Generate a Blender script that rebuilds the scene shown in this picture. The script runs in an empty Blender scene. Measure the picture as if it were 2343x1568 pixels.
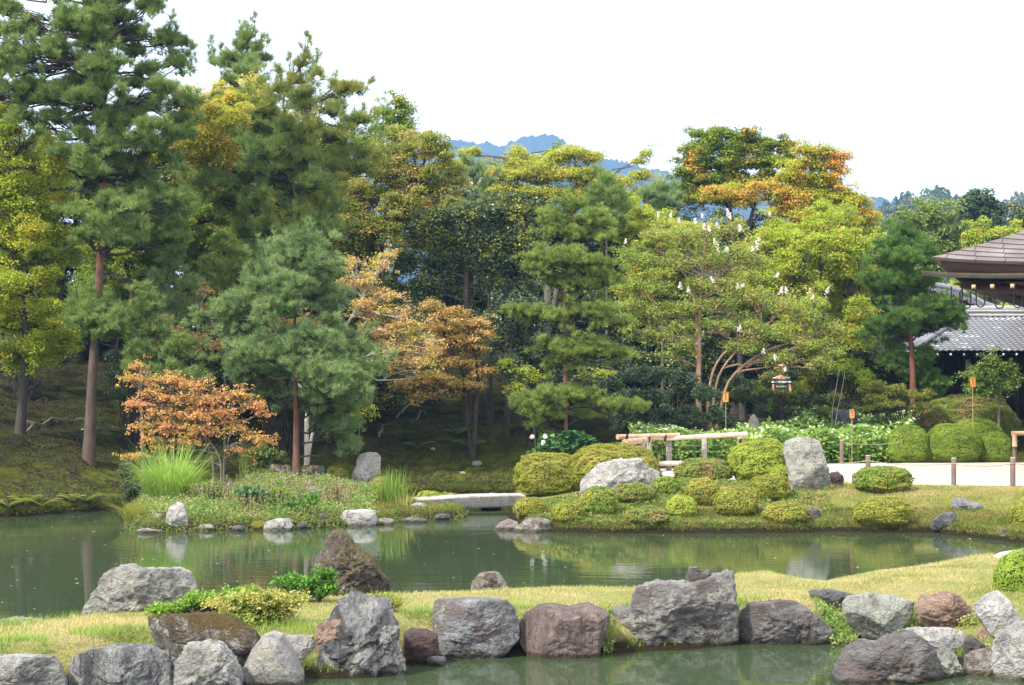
import bpy, math, random
import numpy as np
from mathutils import Vector

# ------------------------------------------------------------------ camera, sky, sun
F = 3900.0; CU = 1171.0; CV = 784.0; EYE = 2.5; HZ = 880.0
PITCH = math.atan((HZ - CV) / F)
SC = bpy.context.scene
COL = SC.collection
cam_d = bpy.data.cameras.new('camera'); cam = bpy.data.objects.new('camera', cam_d); COL.objects.link(cam)
cam_d.sensor_width = 36.0; cam_d.lens = 36.0 * F / 2342.0
cam_d.clip_start = 0.5; cam_d.clip_end = 12000.0
cam.location = (0, 0, EYE); cam.rotation_euler = (math.radians(90) + PITCH, 0, 0)
SC.camera = cam

SUN_EL, SUN_AZ = 48.0, -128.0        # azimuth clockwise from +y: behind the camera, to the left
w = bpy.data.worlds.new('World'); SC.world = w; w.use_nodes = True
nt = w.node_tree; nt.nodes.clear()
o_ = nt.nodes.new('ShaderNodeOutputWorld'); bg = nt.nodes.new('ShaderNodeBackground')
sky = nt.nodes.new('ShaderNodeTexSky'); sky.sky_type = 'NISHITA'; sky.sun_disc = False
sky.sun_elevation = math.radians(SUN_EL); sky.sun_rotation = math.radians(SUN_AZ)
sky.dust_density = 3.0
mx = nt.nodes.new('ShaderNodeMix'); mx.data_type = 'RGBA'
mx.inputs[0].default_value = 0.91                      # thin bright overcast over the clear sky
mx.inputs[7].default_value = (9.6, 9.7, 10.0, 1)
nt.links.new(sky.outputs[0], mx.inputs[6]); nt.links.new(mx.outputs[2], bg.inputs[0])
bg.inputs[1].default_value = 0.115
nt.links.new(bg.outputs[0], o_.inputs[0])
sun_d = bpy.data.lights.new('sun', 'SUN'); sun = bpy.data.objects.new('sun', sun_d); COL.objects.link(sun)
sun_d.energy = 3.2; sun_d.angle = math.radians(4.0); sun_d.color = (1.0, 0.93, 0.80)
_e, _a = math.radians(SUN_EL), math.radians(SUN_AZ)
_sd = Vector((math.sin(_a) * math.cos(_e), math.cos(_a) * math.cos(_e), math.sin(_e)))
sun.rotation_euler = _sd.to_track_quat('Z', 'Y').to_euler()
SC.view_settings.view_transform = 'Standard'; SC.view_settings.look = 'None'
SC.view_settings.gamma = 1.0; SC.view_settings.use_curve_mapping = False
SC.view_settings.exposure = 1.18
SC.cycles.max_bounces = 6; SC.cycles.diffuse_bounces = 4; SC.cycles.glossy_bounces = 3
SC.cycles.transmission_bounces = 3; SC.cycles.transparent_max_bounces = 6; SC.cycles.volume_bounces = 0
SC.cycles.use_adaptive_sampling = True

# ------------------------------------------------------------------ geometry helpers
cp, sp = math.cos(PITCH), math.sin(PITCH)
def ray(u, v):
    a = (u - CU) / F; b = -(v - CV) / F
    return np.array([a, cp - b * sp, sp + b * cp])
def at(u, v, D):
    d = ray(u, v); return np.array([0, 0, EYE]) + d * (D / d[1])
def xat(u, D): return (u - CU) / F * D
rng = np.random.default_rng(7)
def R(a, b): return float(rng.uniform(a, b))

def _h(i, j, k, s):
    x = (i * 374761393 + j * 668265263 + k * 2147483647 + s * 974634777) & 0xFFFFFFFF
    x = ((x ^ (x >> 13)) * 1274126177) & 0xFFFFFFFF
    x = (x ^ (x >> 16)) & 0xFFFFFF
    return x / float(0xFFFFFF) * 2 - 1
def noise(P, s=0):
    P = np.atleast_2d(P).astype(float)
    Q = np.floor(P); f = P - Q; f = f * f * (3 - 2 * f); Q = Q.astype(np.int64) & 0xFFFF
    i, j, k = Q.T; x, y, z = f.T; r = 0
    for a in (0, 1):
        for b in (0, 1):
            for c in (0, 1):
                r = r + _h(i + a, j + b, k + c, s) * (x if a else 1 - x) * (y if b else 1 - y) * (z if c else 1 - z)
    return r
def fbm(P, o=4, s=0):
    r = 0; a = 1.0; P = np.asarray(P, float)
    for q in range(o): r = r + a * noise(P * 2 ** q + q * 17.3, s + q); a *= .5
    return r / 2
def sm(t): t = np.clip(t, 0, 1); return t * t * (3 - 2 * t)
def unit(v): return v / np.maximum(np.linalg.norm(v, axis=-1, keepdims=True), 1e-9)

def tag(o, label=None, cat=None, group=None, kind=None):
    if label: o['label'] = label
    if cat: o['category'] = cat
    if group: o['group'] = group
    if kind: o['kind'] = kind
    return o
def empty(name, loc, label, cat, group=None):
    o = bpy.data.objects.new(name, None); o.location = [float(c) for c in loc]; COL.objects.link(o)
    o.empty_display_size = 0.1
    return tag(o, label, cat, group)
def mesh(name, parts, mats, parent=None, smooth=False, origin=None):
    """parts: list of (V (n,3), Fc (m,k), material slot); ONE mesh object."""
    if parent is not None: origin = np.array(parent.location)
    if origin is None: origin = np.zeros(3)
    Vs, LS, LT, LI, MI = [], [], [], [], []; vo = 0; lo = 0
    for V, Fc, mi in parts:
        V = np.asarray(V, float); Fc = np.asarray(Fc, np.int64)
        if len(V) == 0 or len(Fc) == 0: continue
        m, k = Fc.shape
        Vs.append(V - origin); LI.append((Fc + vo).ravel())
        LS.append(lo + np.arange(m) * k); LT.append(np.full(m, k)); MI.append(np.full(m, mi))
        vo += len(V); lo += m * k
    me = bpy.data.meshes.new(name)
    V = np.concatenate(Vs); LI = np.concatenate(LI); LS = np.concatenate(LS); LT = np.concatenate(LT); MI = np.concatenate(MI)
    me.vertices.add(len(V)); me.vertices.foreach_set('co', V.astype(np.float32).ravel())
    me.loops.add(len(LI)); me.loops.foreach_set('vertex_index', LI.astype(np.int32))
    me.polygons.add(len(LS)); me.polygons.foreach_set('loop_start', LS.astype(np.int32))
    me.polygons.foreach_set('loop_total', LT.astype(np.int32))
    for m_ in (mats if isinstance(mats, (list, tuple)) else [mats]): me.materials.append(m_)
    me.polygons.foreach_set('material_index', MI.astype(np.int32))
    if smooth: me.polygons.foreach_set('use_smooth', np.ones(len(LS), bool))
    me.update(calc_edges=True)
    o = bpy.data.objects.new(name, me); COL.objects.link(o)
    if parent is not None: o.parent = parent
    else: o.location = [float(c) for c in origin]
    return o

def tube(path, radii, n=7, cap=True):
    path = np.asarray(path, float); m = len(path)
    radii = np.broadcast_to(np.asarray(radii, float), (m,))
    T = unit(np.gradient(path, axis=0)); ref = np.array([0.31, 0.17, 0.93])
    if abs(T[0] @ unit(ref)) > .95: ref = np.array([1., 0.1, 0])
    A = unit(np.cross(T, ref)); B = np.cross(T, A)
    th = np.linspace(0, 2 * np.pi, n, endpoint=False)
    V = path[:, None] + radii[:, None, None] * (np.cos(th)[None, :, None] * A[:, None] + np.sin(th)[None, :, None] * B[:, None])
    V = V.reshape(-1, 3); Fc = []
    i = np.arange(m - 1)[:, None] * n; j = np.arange(n)[None]
    Fc = np.stack([i + j, i + (j + 1) % n, i + n + (j + 1) % n, i + n + j], -1).reshape(-1, 4)
    out = [(V, Fc)]
    if cap:
        for base, c, rev in ((0, path[0], 1), ((m - 1) * n, path[-1], 0)):
            VV = np.vstack([V[base:base + n], c[None]])
            k = np.arange(n); tri = np.stack([k, (k + 1) % n, np.full(n, n)], -1)
            out.append((VV, tri[:, ::-1] if rev else tri))
    return out
def tubes(lst, mi=0):
    r = []
    for t in lst: r += [(V, Fc, mi) for V, Fc in t]
    return r
def curve(p0, p1, sag=0.0, wob=0.03, n=7, up=0.0):
    p0 = np.asarray(p0, float); p1 = np.asarray(p1, float)
    t = np.linspace(0, 1, n)[:, None]; L = np.linalg.norm(p1 - p0)
    P = p0 + (p1 - p0) * t
    P[:, 2] += (sag * 4 * t[:, 0] * (1 - t[:, 0]) + up * (t[:, 0] ** 2 - t[:, 0])) * L
    wv = rng.normal(0, wob * L, (n, 3)); wv[0] = 0; wv[-1] = 0
    return P + wv
def box(c, s, rz=0.0, bev=0.0):
    """box as V, F; bev chamfers the vertical and top edges slightly"""
    c = np.asarray(c, float); hx, hy, hz = [a / 2 for a in s]
    if bev <= 0:
        V = np.array([[x, y, z] for x in (-hx, hx) for y in (-hy, hy) for z in (-hz, hz)])
        Fc = np.array([[0, 1, 3, 2], [4, 6, 7, 5], [0, 4, 5, 1], [2, 3, 7, 6], [0, 2, 6, 4], [1, 5, 7, 3]])
    else:
        b = bev; ring = [(-hx + b, -hy), (hx - b, -hy), (hx, -hy + b), (hx, hy - b), (hx - b, hy), (-hx + b, hy), (-hx, hy - b), (-hx, -hy + b)]
        V = [(x, y, -hz) for x, y in ring] + [(x, y, hz - b) for x, y in ring] + [(x * (1 - b / max(hx, 1e-6)), y * (1 - b / max(hy, 1e-6)), hz) for x, y in ring]
        V = np.array(V); Fc = []
        for l in (0, 8):
            for k in range(8): Fc.append([l + k, l + (k + 1) % 8, l + 8 + (k + 1) % 8, l + 8 + k])
        Fc += [[16, 17, 18, 19], [16, 19, 20, 23], [20, 21, 22, 23], [3, 2, 1, 0], [7, 4, 3, 0], [7, 6, 5, 4]]
        Fc = np.array(Fc)
    ca, sa = math.cos(rz), math.sin(rz)
    V = np.stack([V[:, 0] * ca - V[:, 1] * sa, V[:, 0] * sa + V[:, 1] * ca, V[:, 2]], -1) + c
    return V, Fc

# ------------------------------------------------------------------ materials
MATS = {}
def _n(nt, t, **kw):
    n = nt.nodes.new(t)
    for k, v in kw.items(): setattr(n, k, v)
    return n
def ramp(nt, stops, src):
    r = nt.nodes.new('ShaderNodeValToRGB'); e = r.color_ramp.elements
    while len(e) < len(stops): e.new(0.5)
    for q, (p, c) in enumerate(stops):
        e[q].position = p; e[q].color = (*c, 1) if len(c) == 3 else c
    nt.links.new(src, r.inputs[0]); return r.outputs[0]
def mixc(nt, a, b, f, mode='MIX'):
    m = _n(nt, 'ShaderNodeMix', data_type='RGBA', blend_type=mode)
    for s, v in ((m.inputs[6], a), (m.inputs[7], b), (m.inputs[0], f)):
        if hasattr(v, 'is_output'): nt.links.new(v, s)
        elif isinstance(v, (int, float)): s.default_value = v
        else: s.default_value = (*v, 1)
    return m.outputs[2]
def noi(nt, vec, scale, detail=4, rough=.55, dist=0.0):
    n = _n(nt, 'ShaderNodeTexNoise'); n.inputs['Scale'].default_value = scale; n.inputs['Detail'].default_value = detail
    n.inputs['Roughness'].default_value = rough; n.inputs['Distortion'].default_value = dist
    nt.links.new(vec, n.inputs['Vector']); return n.outputs['Fac']
def newmat(name):
    m = bpy.data.materials.new(name); m.use_nodes = True; nt = m.node_tree
    b = nt.nodes['Principled BSDF']; return m, nt, b
def bump(nt, b, h, dist, strength=1.0):
    n = _n(nt, 'ShaderNodeBump'); n.inputs['Strength'].default_value = strength; n.inputs['Distance'].default_value = dist
    nt.links.new(h, n.inputs['Height']); nt.links.new(n.outputs[0], b.inputs['Normal'])
def leafmat(name, c1, c2, c3=None, amt=0.3, scale=0.7, trans=0.35, gloss=0.5):
    """leaves: every leaf its own tint between c1 and c2; patches of the crown turned to c3"""
    if name in MATS: return MATS[name]
    lift = lambda c: [min(.85, c[0] * 1.2), min(.85, c[1] * 1.19), min(.8, c[2] * 1.15 + .014)]
    c1, c2, c3 = lift(c1), lift(c2), (lift(c3) if c3 else None)
    m, nt, b = newmat(name)
    geo = _n(nt, 'ShaderNodeNewGeometry'); ri = geo.outputs['Random Per Island']
    col = ramp(nt, [(0, c1), (1, c2)], ri)
    nz = noi(nt, geo.outputs['Position'], scale * 2.2, 2)
    col = mixc(nt, col, [x * .85 for x in c1], ramp(nt, [(.45, (0, 0, 0)), (.65, (.8, .8, .8))], nz))
    if c3:
        n2 = noi(nt, geo.outputs['Position'], scale, 3, .6)
        add = _n(nt, 'ShaderNodeMath', operation='MULTIPLY_ADD'); nt.links.new(ri, add.inputs[0]); add.inputs[1].default_value = 0.22
        nt.links.new(n2, add.inputs[2])
        t = 0.78 - amt * 0.5
        f = ramp(nt, [(t - .06, (0, 0, 0)), (t + .06, (1, 1, 1))], add.outputs[0])
        col = mixc(nt, col, c3, f)
    nt.links.new(col, b.inputs['Base Color']); b.inputs['Roughness'].default_value = gloss
    b.inputs['Specular IOR Level'].default_value = 0.13
    tr = _n(nt, 'ShaderNodeBsdfTranslucent'); tc = mixc(nt, col, (1.0, 1.0, .35), 0.22, 'MULTIPLY'); nt.links.new(tc, tr.inputs[0])
    ms = _n(nt, 'ShaderNodeMixShader'); ms.inputs[0].default_value = trans
    out = nt.nodes['Material Output']
    nt.links.new(b.outputs[0], ms.inputs[1]); nt.links.new(tr.outputs[0], ms.inputs[2]); nt.links.new(ms.outputs[0], out.inputs[0])
    MATS[name] = m; return m
def barkmat(name, c1, c2, scale=9.0, zs=0.18, up=None, z0=3.0):
    """bark; 'up' is the colour higher on the trunk (red pines peel to orange above z0)"""
    if name in MATS: return MATS[name]
    m, nt, b = newmat(name)
    geo = _n(nt, 'ShaderNodeNewGeometry'); mp = _n(nt, 'ShaderNodeMapping'); mp.inputs['Scale'].default_value = (1, 1, zs)
    nt.links.new(geo.outputs['Position'], mp.inputs[0])
    f = noi(nt, mp.outputs[0], scale * 2.2, 6, .65)
    col = ramp(nt, [(.3, c1), (.7, c2)], f)
    if up:
        sx = _n(nt, 'ShaderNodeSeparateXYZ'); nt.links.new(geo.outputs['Position'], sx.inputs[0])
        mr = _n(nt, 'ShaderNodeMapRange'); mr.inputs[1].default_value = z0 - .8; mr.inputs[2].default_value = z0 + .8
        nt.links.new(sx.outputs[2], mr.inputs[0])
        colu = ramp(nt, [(.3, [x * .55 for x in up]), (.7, up)], f)
        col = mixc(nt, col, colu, mr.outputs[0])
    nt.links.new(col, b.inputs['Base Color']); b.inputs['Roughness'].default_value = .9
    bump(nt, b, f, .04, .9)
    MATS[name] = m; return m
def rockmat(name, light, dark, lichen=(.5, .5, .42), la=.5, moss=0.0, mosscol=(.11, .09, .02), strata=(1, 1, 1), ds=.5, stain=None):
    if name in MATS: return MATS[name]
    m, nt, b = newmat(name)
    tc = _n(nt, 'ShaderNodeTexCoord'); geo = _n(nt, 'ShaderNodeNewGeometry')
    mp = _n(nt, 'ShaderNodeMapping'); mp.inputs['Scale'].default_value = strata; mp.inputs['Rotation'].default_value = (.3, .5, .2)
    nt.links.new(geo.outputs['Position'], mp.inputs[0]); P = mp.outputs[0]
    big = noi(nt, P, 2.6, 6, .62, .6); med = noi(nt, P, 11, 6, .7, .4); fine = noi(nt, P, 55, 5, .75)
    col = ramp(nt, [(ds - .17, dark), (ds + .02, [(a + c) / 2 for a, c in zip(light, dark)]), (ds + .17, light)], big)
    col = mixc(nt, col, [x * .62 for x in dark], ramp(nt, [(.5, (0, 0, 0)), (.66, (.8, .8, .8))], med))
    if stain: col = mixc(nt, col, stain, ramp(nt, [(.5, (0, 0, 0)), (.62, (.7, .7, .7))], noi(nt, P, 3.7, 5, .6)))
    # lichen patches
    lf = noi(nt, geo.outputs['Position'], 6.5, 8, .72, .2)
    t = .66 - la * .2
    col = mixc(nt, col, lichen, ramp(nt, [(t, (0, 0, 0)), (t + .035, (.85, .85, .85))], lf))
    lf2 = noi(nt, geo.outputs['Position'], 26, 4, .7)
    col = mixc(nt, col, [min(1, x * 1.12) for x in lichen], ramp(nt, [(.66, (0, 0, 0)), (.7, (.7, .7, .7))], lf2))
    col = mixc(nt, col, ramp(nt, [(.25, (.6, .6, .6)), (.7, (1.15, 1.15, 1.15))], fine), 1.0, 'MULTIPLY')
    # hair cracks
    vo = _n(nt, 'ShaderNodeTexVoronoi', feature='DISTANCE_TO_EDGE'); vo.inputs['Scale'].default_value = 2.6
    wv = _n(nt, 'ShaderNodeVectorMath', operation='ADD'); nt.links.new(P, wv.inputs[0])
    nn = _n(nt, 'ShaderNodeTexNoise'); nn.inputs['Scale'].default_value = 3.0; nt.links.new(P, nn.inputs['Vector'])
    sc = _n(nt, 'ShaderNodeVectorMath', operation='SCALE'); sc.inputs['Scale'].default_value = .55; nt.links.new(nn.outputs['Color'], sc.inputs[0])
    nt.links.new(sc.outputs[0], wv.inputs[1]); nt.links.new(wv.outputs[0], vo.inputs['Vector'])
    crack = ramp(nt, [(0, (0, 0, 0)), (.028, (1, 1, 1))], vo.outputs['Distance'])
    col = mixc(nt, [x * .35 for x in dark], col, ramp(nt, [(0, (.75, .75, .75)), (.008, (1, 1, 1))], vo.outputs['Distance']))
    if moss > 0:
        sx = _n(nt, 'ShaderNodeSeparateXYZ'); nt.links.new(geo.outputs['Normal'], sx.inputs[0])
        ad = _n(nt, 'ShaderNodeMath', operation='MULTIPLY_ADD'); nt.links.new(med, ad.inputs[0]); ad.inputs[1].default_value = 1.2
        nt.links.new(sx.outputs[2], ad.inputs[2]); t = 1.55 - moss
        mf = ramp(nt, [(min(.98, max(0, t - .1)), (0, 0, 0)), (min(1, max(.02, t + .06)), (1, 1, 1))], ad.outputs[0])
        col = mixc(nt, col, mixc(nt, mosscol, [x * 1.9 for x in mosscol], fine), mf)
    # wet band where it stands in the pond
    sz = _n(nt, 'ShaderNodeSeparateXYZ'); nt.links.new(geo.outputs['Position'], sz.inputs[0])
    wet = ramp(nt, [(0.0, (.38, .36, .3)), (.03, (.38, .36, .3)), (.055, (1, 1, 1))], sz.outputs[2])
    col = mixc(nt, col, wet, 1.0, 'MULTIPLY')
    nt.links.new(col, b.inputs['Base Color']); b.inputs['Roughness'].default_value = .85
    b.inputs['Specular IOR Level'].default_value = .3
    hh = _n(nt, 'ShaderNodeMath', operation='ADD'); nt.links.new(med, hh.inputs[0])
    h2 = _n(nt, 'ShaderNodeMath', operation='MULTIPLY'); nt.links.new(fine, h2.inputs[0]); h2.inputs[1].default_value = .35
    nt.links.new(h2.outputs[0], hh.inputs[1])
    h3 = _n(nt, 'ShaderNodeMath', operation='MULTIPLY_ADD'); nt.links.new(crack, h3.inputs[0]); h3.inputs[1].default_value = .12
    nt.links.new(hh.outputs[0], h3.inputs[2])
    bump(nt, b, h3.outputs[0], .13, 1.0)
    MATS[name] = m; return m
def plain(name, c, rough=.7, var=.3, scale=8.0, metal=0.0, stretch=(1, 1, 1), bmp=.004):
    if name in MATS: return MATS[name]
    m, nt, b = newmat(name)
    geo = _n(nt, 'ShaderNodeNewGeometry'); mp = _n(nt, 'ShaderNodeMapping'); mp.inputs['Scale'].default_value = stretch
    nt.links.new(geo.outputs['Position'], mp.inputs[0])
    f = noi(nt, mp.outputs[0], scale, 5, .65)
    col = ramp(nt, [(.28, [x * (1 - var) for x in c]), (.72, [min(1, x * (1 + var)) for x in c])], f)
    nt.links.new(col, b.inputs['Base Color']); b.inputs['Roughness'].default_value = rough; b.inputs['Metallic'].default_value = metal
    bump(nt, b, f, bmp, .8)
    MATS[name] = m; return m

# ------------------------------------------------------------------ the lie of the land
def px0(u, v):                         # pixel on the pond surface
    D = F * EYE / (v - HZ); return (xat(u, D), D)
def uD(u, D): return (xat(u, D), D)
POLY_A = [uD(-900, 15.2), uD(-300, 15.4), uD(0, 15.9), uD(130, 16.3), uD(300, 16.8), uD(600, 17.6), uD(900, 18.2), uD(1180, 18.6), uD(1500, 18.9),
          uD(1700, 20.4), uD(2000, 21.9), uD(2342, 23.5), uD(2700, 25.2), (30, 24), (30, 13.5), uD(2800, 14.2), uD(2342, 14.6), uD(2200, 14.9), uD(2060, 15.7), uD(1990, 16.1),
          uD(1940, 16.5), uD(1700, 16.5), uD(1560, 16.1), uD(1370, 15.9), uD(1190, 15.8), uD(1000, 15.55), uD(935, 15.2), uD(850, 14.6), uD(720, 14.5), uD(540, 14.8), uD(400, 14.8), uD(200, 14.1), uD(0, 13.7), uD(-900, 13.0)]
POLY_B = [px0(298, 1205), px0(330, 1217), px0(440, 1215), px0(700, 1209), px0(870, 1200), px0(930, 1191), px0(1060, 1184), uD(1072, 33.4), uD(960, 34.9),
          uD(860, 36.5), uD(700, 37.6), uD(450, 37.2), uD(300, 35.0), uD(280, 32.4)]
POLY_C = [uD(1168, 38.6), uD(1185, 36), px0(1163, 1172), px0(1172, 1195), px0(1230, 1212), px0(1285, 1217), px0(1400, 1220), px0(1700, 1220), px0(1900, 1217), px0(2130, 1219),
          px0(2230, 1230), px0(2342, 1243), px0(2600, 1262), (14.5, 25.0), (40, 25.0), (40, 70), uD(1168, 60)]
POLY_H = [(-60, 30), uD(-300, 31.2), px0(0, 1186), px0(130, 1177), px0(290, 1163), uD(480, 37.6), uD(800, 38.6), uD(1190, 38.4), uD(1300, 38), (60, 38), (60, 130), (-60, 130)]
def sdist(X, Y, poly):
    P = np.array(poly); Q = np.roll(P, -1, axis=0)
    d2 = np.full(X.shape, 1e18); inside = np.zeros(X.shape, bool)
    for (ax, ay), (bx, by) in zip(P, Q):
        ex, ey = bx - ax, by - ay; wx, wy = X - ax, Y - ay
        t = np.clip((wx * ex + wy * ey) / (ex * ex + ey * ey + 1e-12), 0, 1)
        d2 = np.minimum(d2, (wx - ex * t) ** 2 + (wy - ey * t) ** 2)
        c = (ay > Y) != (by > Y)
        xi = ax + (Y - ay) / (by - ay + 1e-15) * ex
        inside ^= c & (X < xi)
    d = np.sqrt(d2); return np.where(inside, d, -d)
def height(X, Y, zones=False):
    X = np.asarray(X, float); Y = np.asarray(Y, float)
    P2 = np.stack([X, Y, np.zeros_like(X)], -1).reshape(-1, 3)
    n1 = fbm(P2 * .55, 3, 3).reshape(X.shape); n2 = fbm(P2 * 2.1, 3, 9).reshape(X.shape); n3 = noise(P2 * [3., 6., 1], 21).reshape(X.shape)
    a, b, c, h = [sdist(X, Y, p) + .09 * n2 for p in (POLY_A, POLY_B, POLY_C, POLY_H)]
    bed = lambda s: -.7 * sm(-s / .7)
    hA = np.where(a > 0, .34 * sm(a / (.5 + 1.4 * sm((X - 2.9) / .6))) + .05 * n1 * sm(a / 2) + .02 * n2 * sm(a), bed(a))
    hA = hA + np.where(a > 0, .14 * sm((X - 2.5) / 4) * sm(a / 2.5), 0)
    hB = np.where(b > 0, .13 * sm(b / .16) + .50 * sm(b / 3.6) + .05 * n2, bed(b))
    hC = np.where(c > 0, .15 * sm(c / .15) + .42 * sm((c - .1) / 3.2) + .03 * n2 * (1 - sm((c - 2.5) / 1.2)), bed(c))
    k = 1 - sm((X - .2) / 5.0)
    sl = np.maximum(0, h - .7)
    rise = np.where(X < 1.5 + 0 * X, 1, 1) * (k * (8.5 * (1 - np.exp(-sl * .28 / 8.5 * 1.08))))
    ridge = .12 * n3 * sm(sl / 1.5) + .25 * n1 * sm(sl / 3)
    hH = np.where(h > 0, .24 * sm(h / .25) + .12 * sm(h / 1.6) + rise + k * ridge + (1 - k) * (.2 + .95 * sm((Y - 42.3) / 4)), bed(h))
    r = np.maximum(np.maximum(hA, hB), np.maximum(hC, hH))
    r = np.maximum(r, np.maximum(.95 * sm((6.5 - Y) / 3), .8 * sm((np.abs(X) - 40) / 4)) * 1.7 - .7)
    far = sm((Y - 130) / 60) ; r = r * (1 - far) + 1.5 * far
    if zones:
        z = np.where((hA >= r - 1e-6) | ((hC >= r - 1e-6) & (c > 0)), 1.0, 0.0)
        z = np.where((hB >= r - 1e-6) & (b > 0), .35, z)
        return r, z
    return r
def hz(x, y): return float(height(np.array([x]), np.array([y]))[0])
def ground(u, v, dmin=12.0, dmax=75.0):
    """where the sight line through the pixel first meets the ground (or the pond)"""
    d = ray(u, v); D = np.arange(dmin, dmax, .08); t = D / d[1]
    X, Y, Z = d[0] * t, D, EYE + d[2] * t
    hh = np.maximum(height(X, Y), 0.0); k = np.nonzero(Z <= hh)[0]
    i = k[0] if len(k) else len(D) - 1
    return np.array([X[i], Y[i], hh[i]])

# one sheet, fine near the garden, coarse out to the horizon
xs = np.concatenate([[-1350, -900, -300, -120, -60, -45, -35, -28, -24, -21], np.arange(-19, 19.01, .11), [21, 24, 28, 35, 45, 60, 120, 300, 900, 1350]])
ys = np.concatenate([[-55, -30, -10, 0, 2, 3, 4, 5, 6, 7, 8, 10], np.arange(11.5, 27, .1), np.arange(27, 48, .12), np.arange(48, 75, .5), [78, 82, 88, 95, 105, 120, 140, 170, 220, 320, 600, 1200, 1900, 2550]])
XX, YY = np.meshgrid(xs, ys)
ZZ, ZN = height(XX, YY, zones=True)
V = np.stack([XX, YY, ZZ], -1).reshape(-1, 3); nx, ny = len(xs), len(ys)
i = (np.arange(ny - 1)[:, None] * nx + np.arange(nx - 1)[None]).ravel()
m, nt, b = newmat('earth_grass_moss')
geo = _n(nt, 'ShaderNodeNewGeometry'); at_ = _n(nt, 'ShaderNodeAttribute', attribute_name='zone'); P = geo.outputs['Position']
n_a = noi(nt, P, 1.4, 5, .6); n_b = noi(nt, P, 26, 5, .7); n_c = noi(nt, P, 5, 5, .65)
lawn = ramp(nt, [(.36, (.24, .26, .07)), (.52, (.37, .36, .13)), (.66, (.45, .38, .18))], n_a)
lawn = mixc(nt, lawn, ramp(nt, [(.3, (.55, .55, .5)), (.7, (1.2, 1.2, 1.2))], n_b), 1.0, 'MULTIPLY')
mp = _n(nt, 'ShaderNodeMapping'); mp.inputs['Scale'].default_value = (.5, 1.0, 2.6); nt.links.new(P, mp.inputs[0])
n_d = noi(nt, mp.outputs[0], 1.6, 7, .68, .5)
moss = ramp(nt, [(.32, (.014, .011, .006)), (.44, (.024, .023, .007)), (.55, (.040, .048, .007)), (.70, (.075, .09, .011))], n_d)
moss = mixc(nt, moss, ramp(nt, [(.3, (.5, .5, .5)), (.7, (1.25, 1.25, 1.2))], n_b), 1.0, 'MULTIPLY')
sx = _n(nt, 'ShaderNodeSeparateXYZ'); nt.links.new(P, sx.inputs[0])
# short bright moss just above the pond edge
mr = _n(nt, 'ShaderNodeMapRange'); mr.inputs[1].default_value = 1.15; mr.inputs[2].default_value = .38; nt.links.new(sx.outputs[2], mr.inputs[0])
mt = _n(nt, 'ShaderNodeMath', operation='MULTIPLY'); nt.links.new(mr.outputs[0], mt.inputs[0]); mt.inputs[1].default_value = .8
moss = mixc(nt, moss, ramp(nt, [(.35, (.07, .075, .012)), (.6, (.17, .19, .02))], n_c), mt.outputs[0])
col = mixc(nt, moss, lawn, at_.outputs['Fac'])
nb = _n(nt, 'ShaderNodeMapRange'); nb.inputs[1].default_value = .07; nb.inputs[2].default_value = .16; nt.links.new(sx.outputs[2], nb.inputs[0])
col = mixc(nt, (.03, .024, .012), col, nb.outputs[0])
nt.links.new(col, b.inputs['Base Color']); b.inputs['Roughness'].default_value = .95; b.inputs['Specular IOR Level'].default_value = .1
hs = _n(nt, 'ShaderNodeMath', operation='ADD'); nt.links.new(n_b, hs.inputs[0]); nt.links.new(n_c, hs.inputs[1])
bump(nt, b, hs.outputs[0], .08, 1.0)
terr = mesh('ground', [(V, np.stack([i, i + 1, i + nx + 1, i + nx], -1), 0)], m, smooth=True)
att = terr.data.attributes.new('zone', 'FLOAT', 'POINT'); att.data.foreach_set('value', ZN.ravel().astype(np.float32))
tag(terr, kind='structure')

# water: murky green with a faint ripple
m, nt, b = newmat('pond_water')
b.inputs['Base Color'].default_value = (.038, .058, .028, 1); b.inputs['Roughness'].default_value = .02
b.inputs['IOR'].default_value = 1.33; b.inputs['Specular IOR Level'].default_value = .5
tc = _n(nt, 'ShaderNodeNewGeometry'); mp = _n(nt, 'ShaderNodeMapping'); mp.inputs['Scale'].default_value = (.55, 2.4, 1)
nt.links.new(tc.outputs['Position'], mp.inputs[0])
w1 = noi(nt, mp.outputs[0], 3.0, 3, .5); w2 = noi(nt, mp.outputs[0], .9, 2, .5)
pw = noi(nt, tc.outputs['Position'], .22, 2)
amp = ramp(nt, [(.40, (.12, .12, .12)), (.62, (1, 1, 1))], pw)
mu = _n(nt, 'ShaderNodeMath', operation='MULTIPLY'); nt.links.new(w1, mu.inputs[0]); nt.links.new(amp, mu.inputs[1])
ad = _n(nt, 'ShaderNodeMath', operation='MULTIPLY_ADD'); nt.links.new(w2, ad.inputs[0]); ad.inputs[1].default_value = .7; nt.links.new(mu.outputs[0], ad.inputs[2])
bump(nt, b, ad.outputs[0], .0032, 1.0)
V = np.array([[-60, 2, 0], [60, 2, 0], [60, 60, 0], [-60, 60, 0]], float)
tag(mesh('pond_water', [(V, np.array([[0, 1, 2, 3]]), 0)], m), kind='structure')

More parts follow.
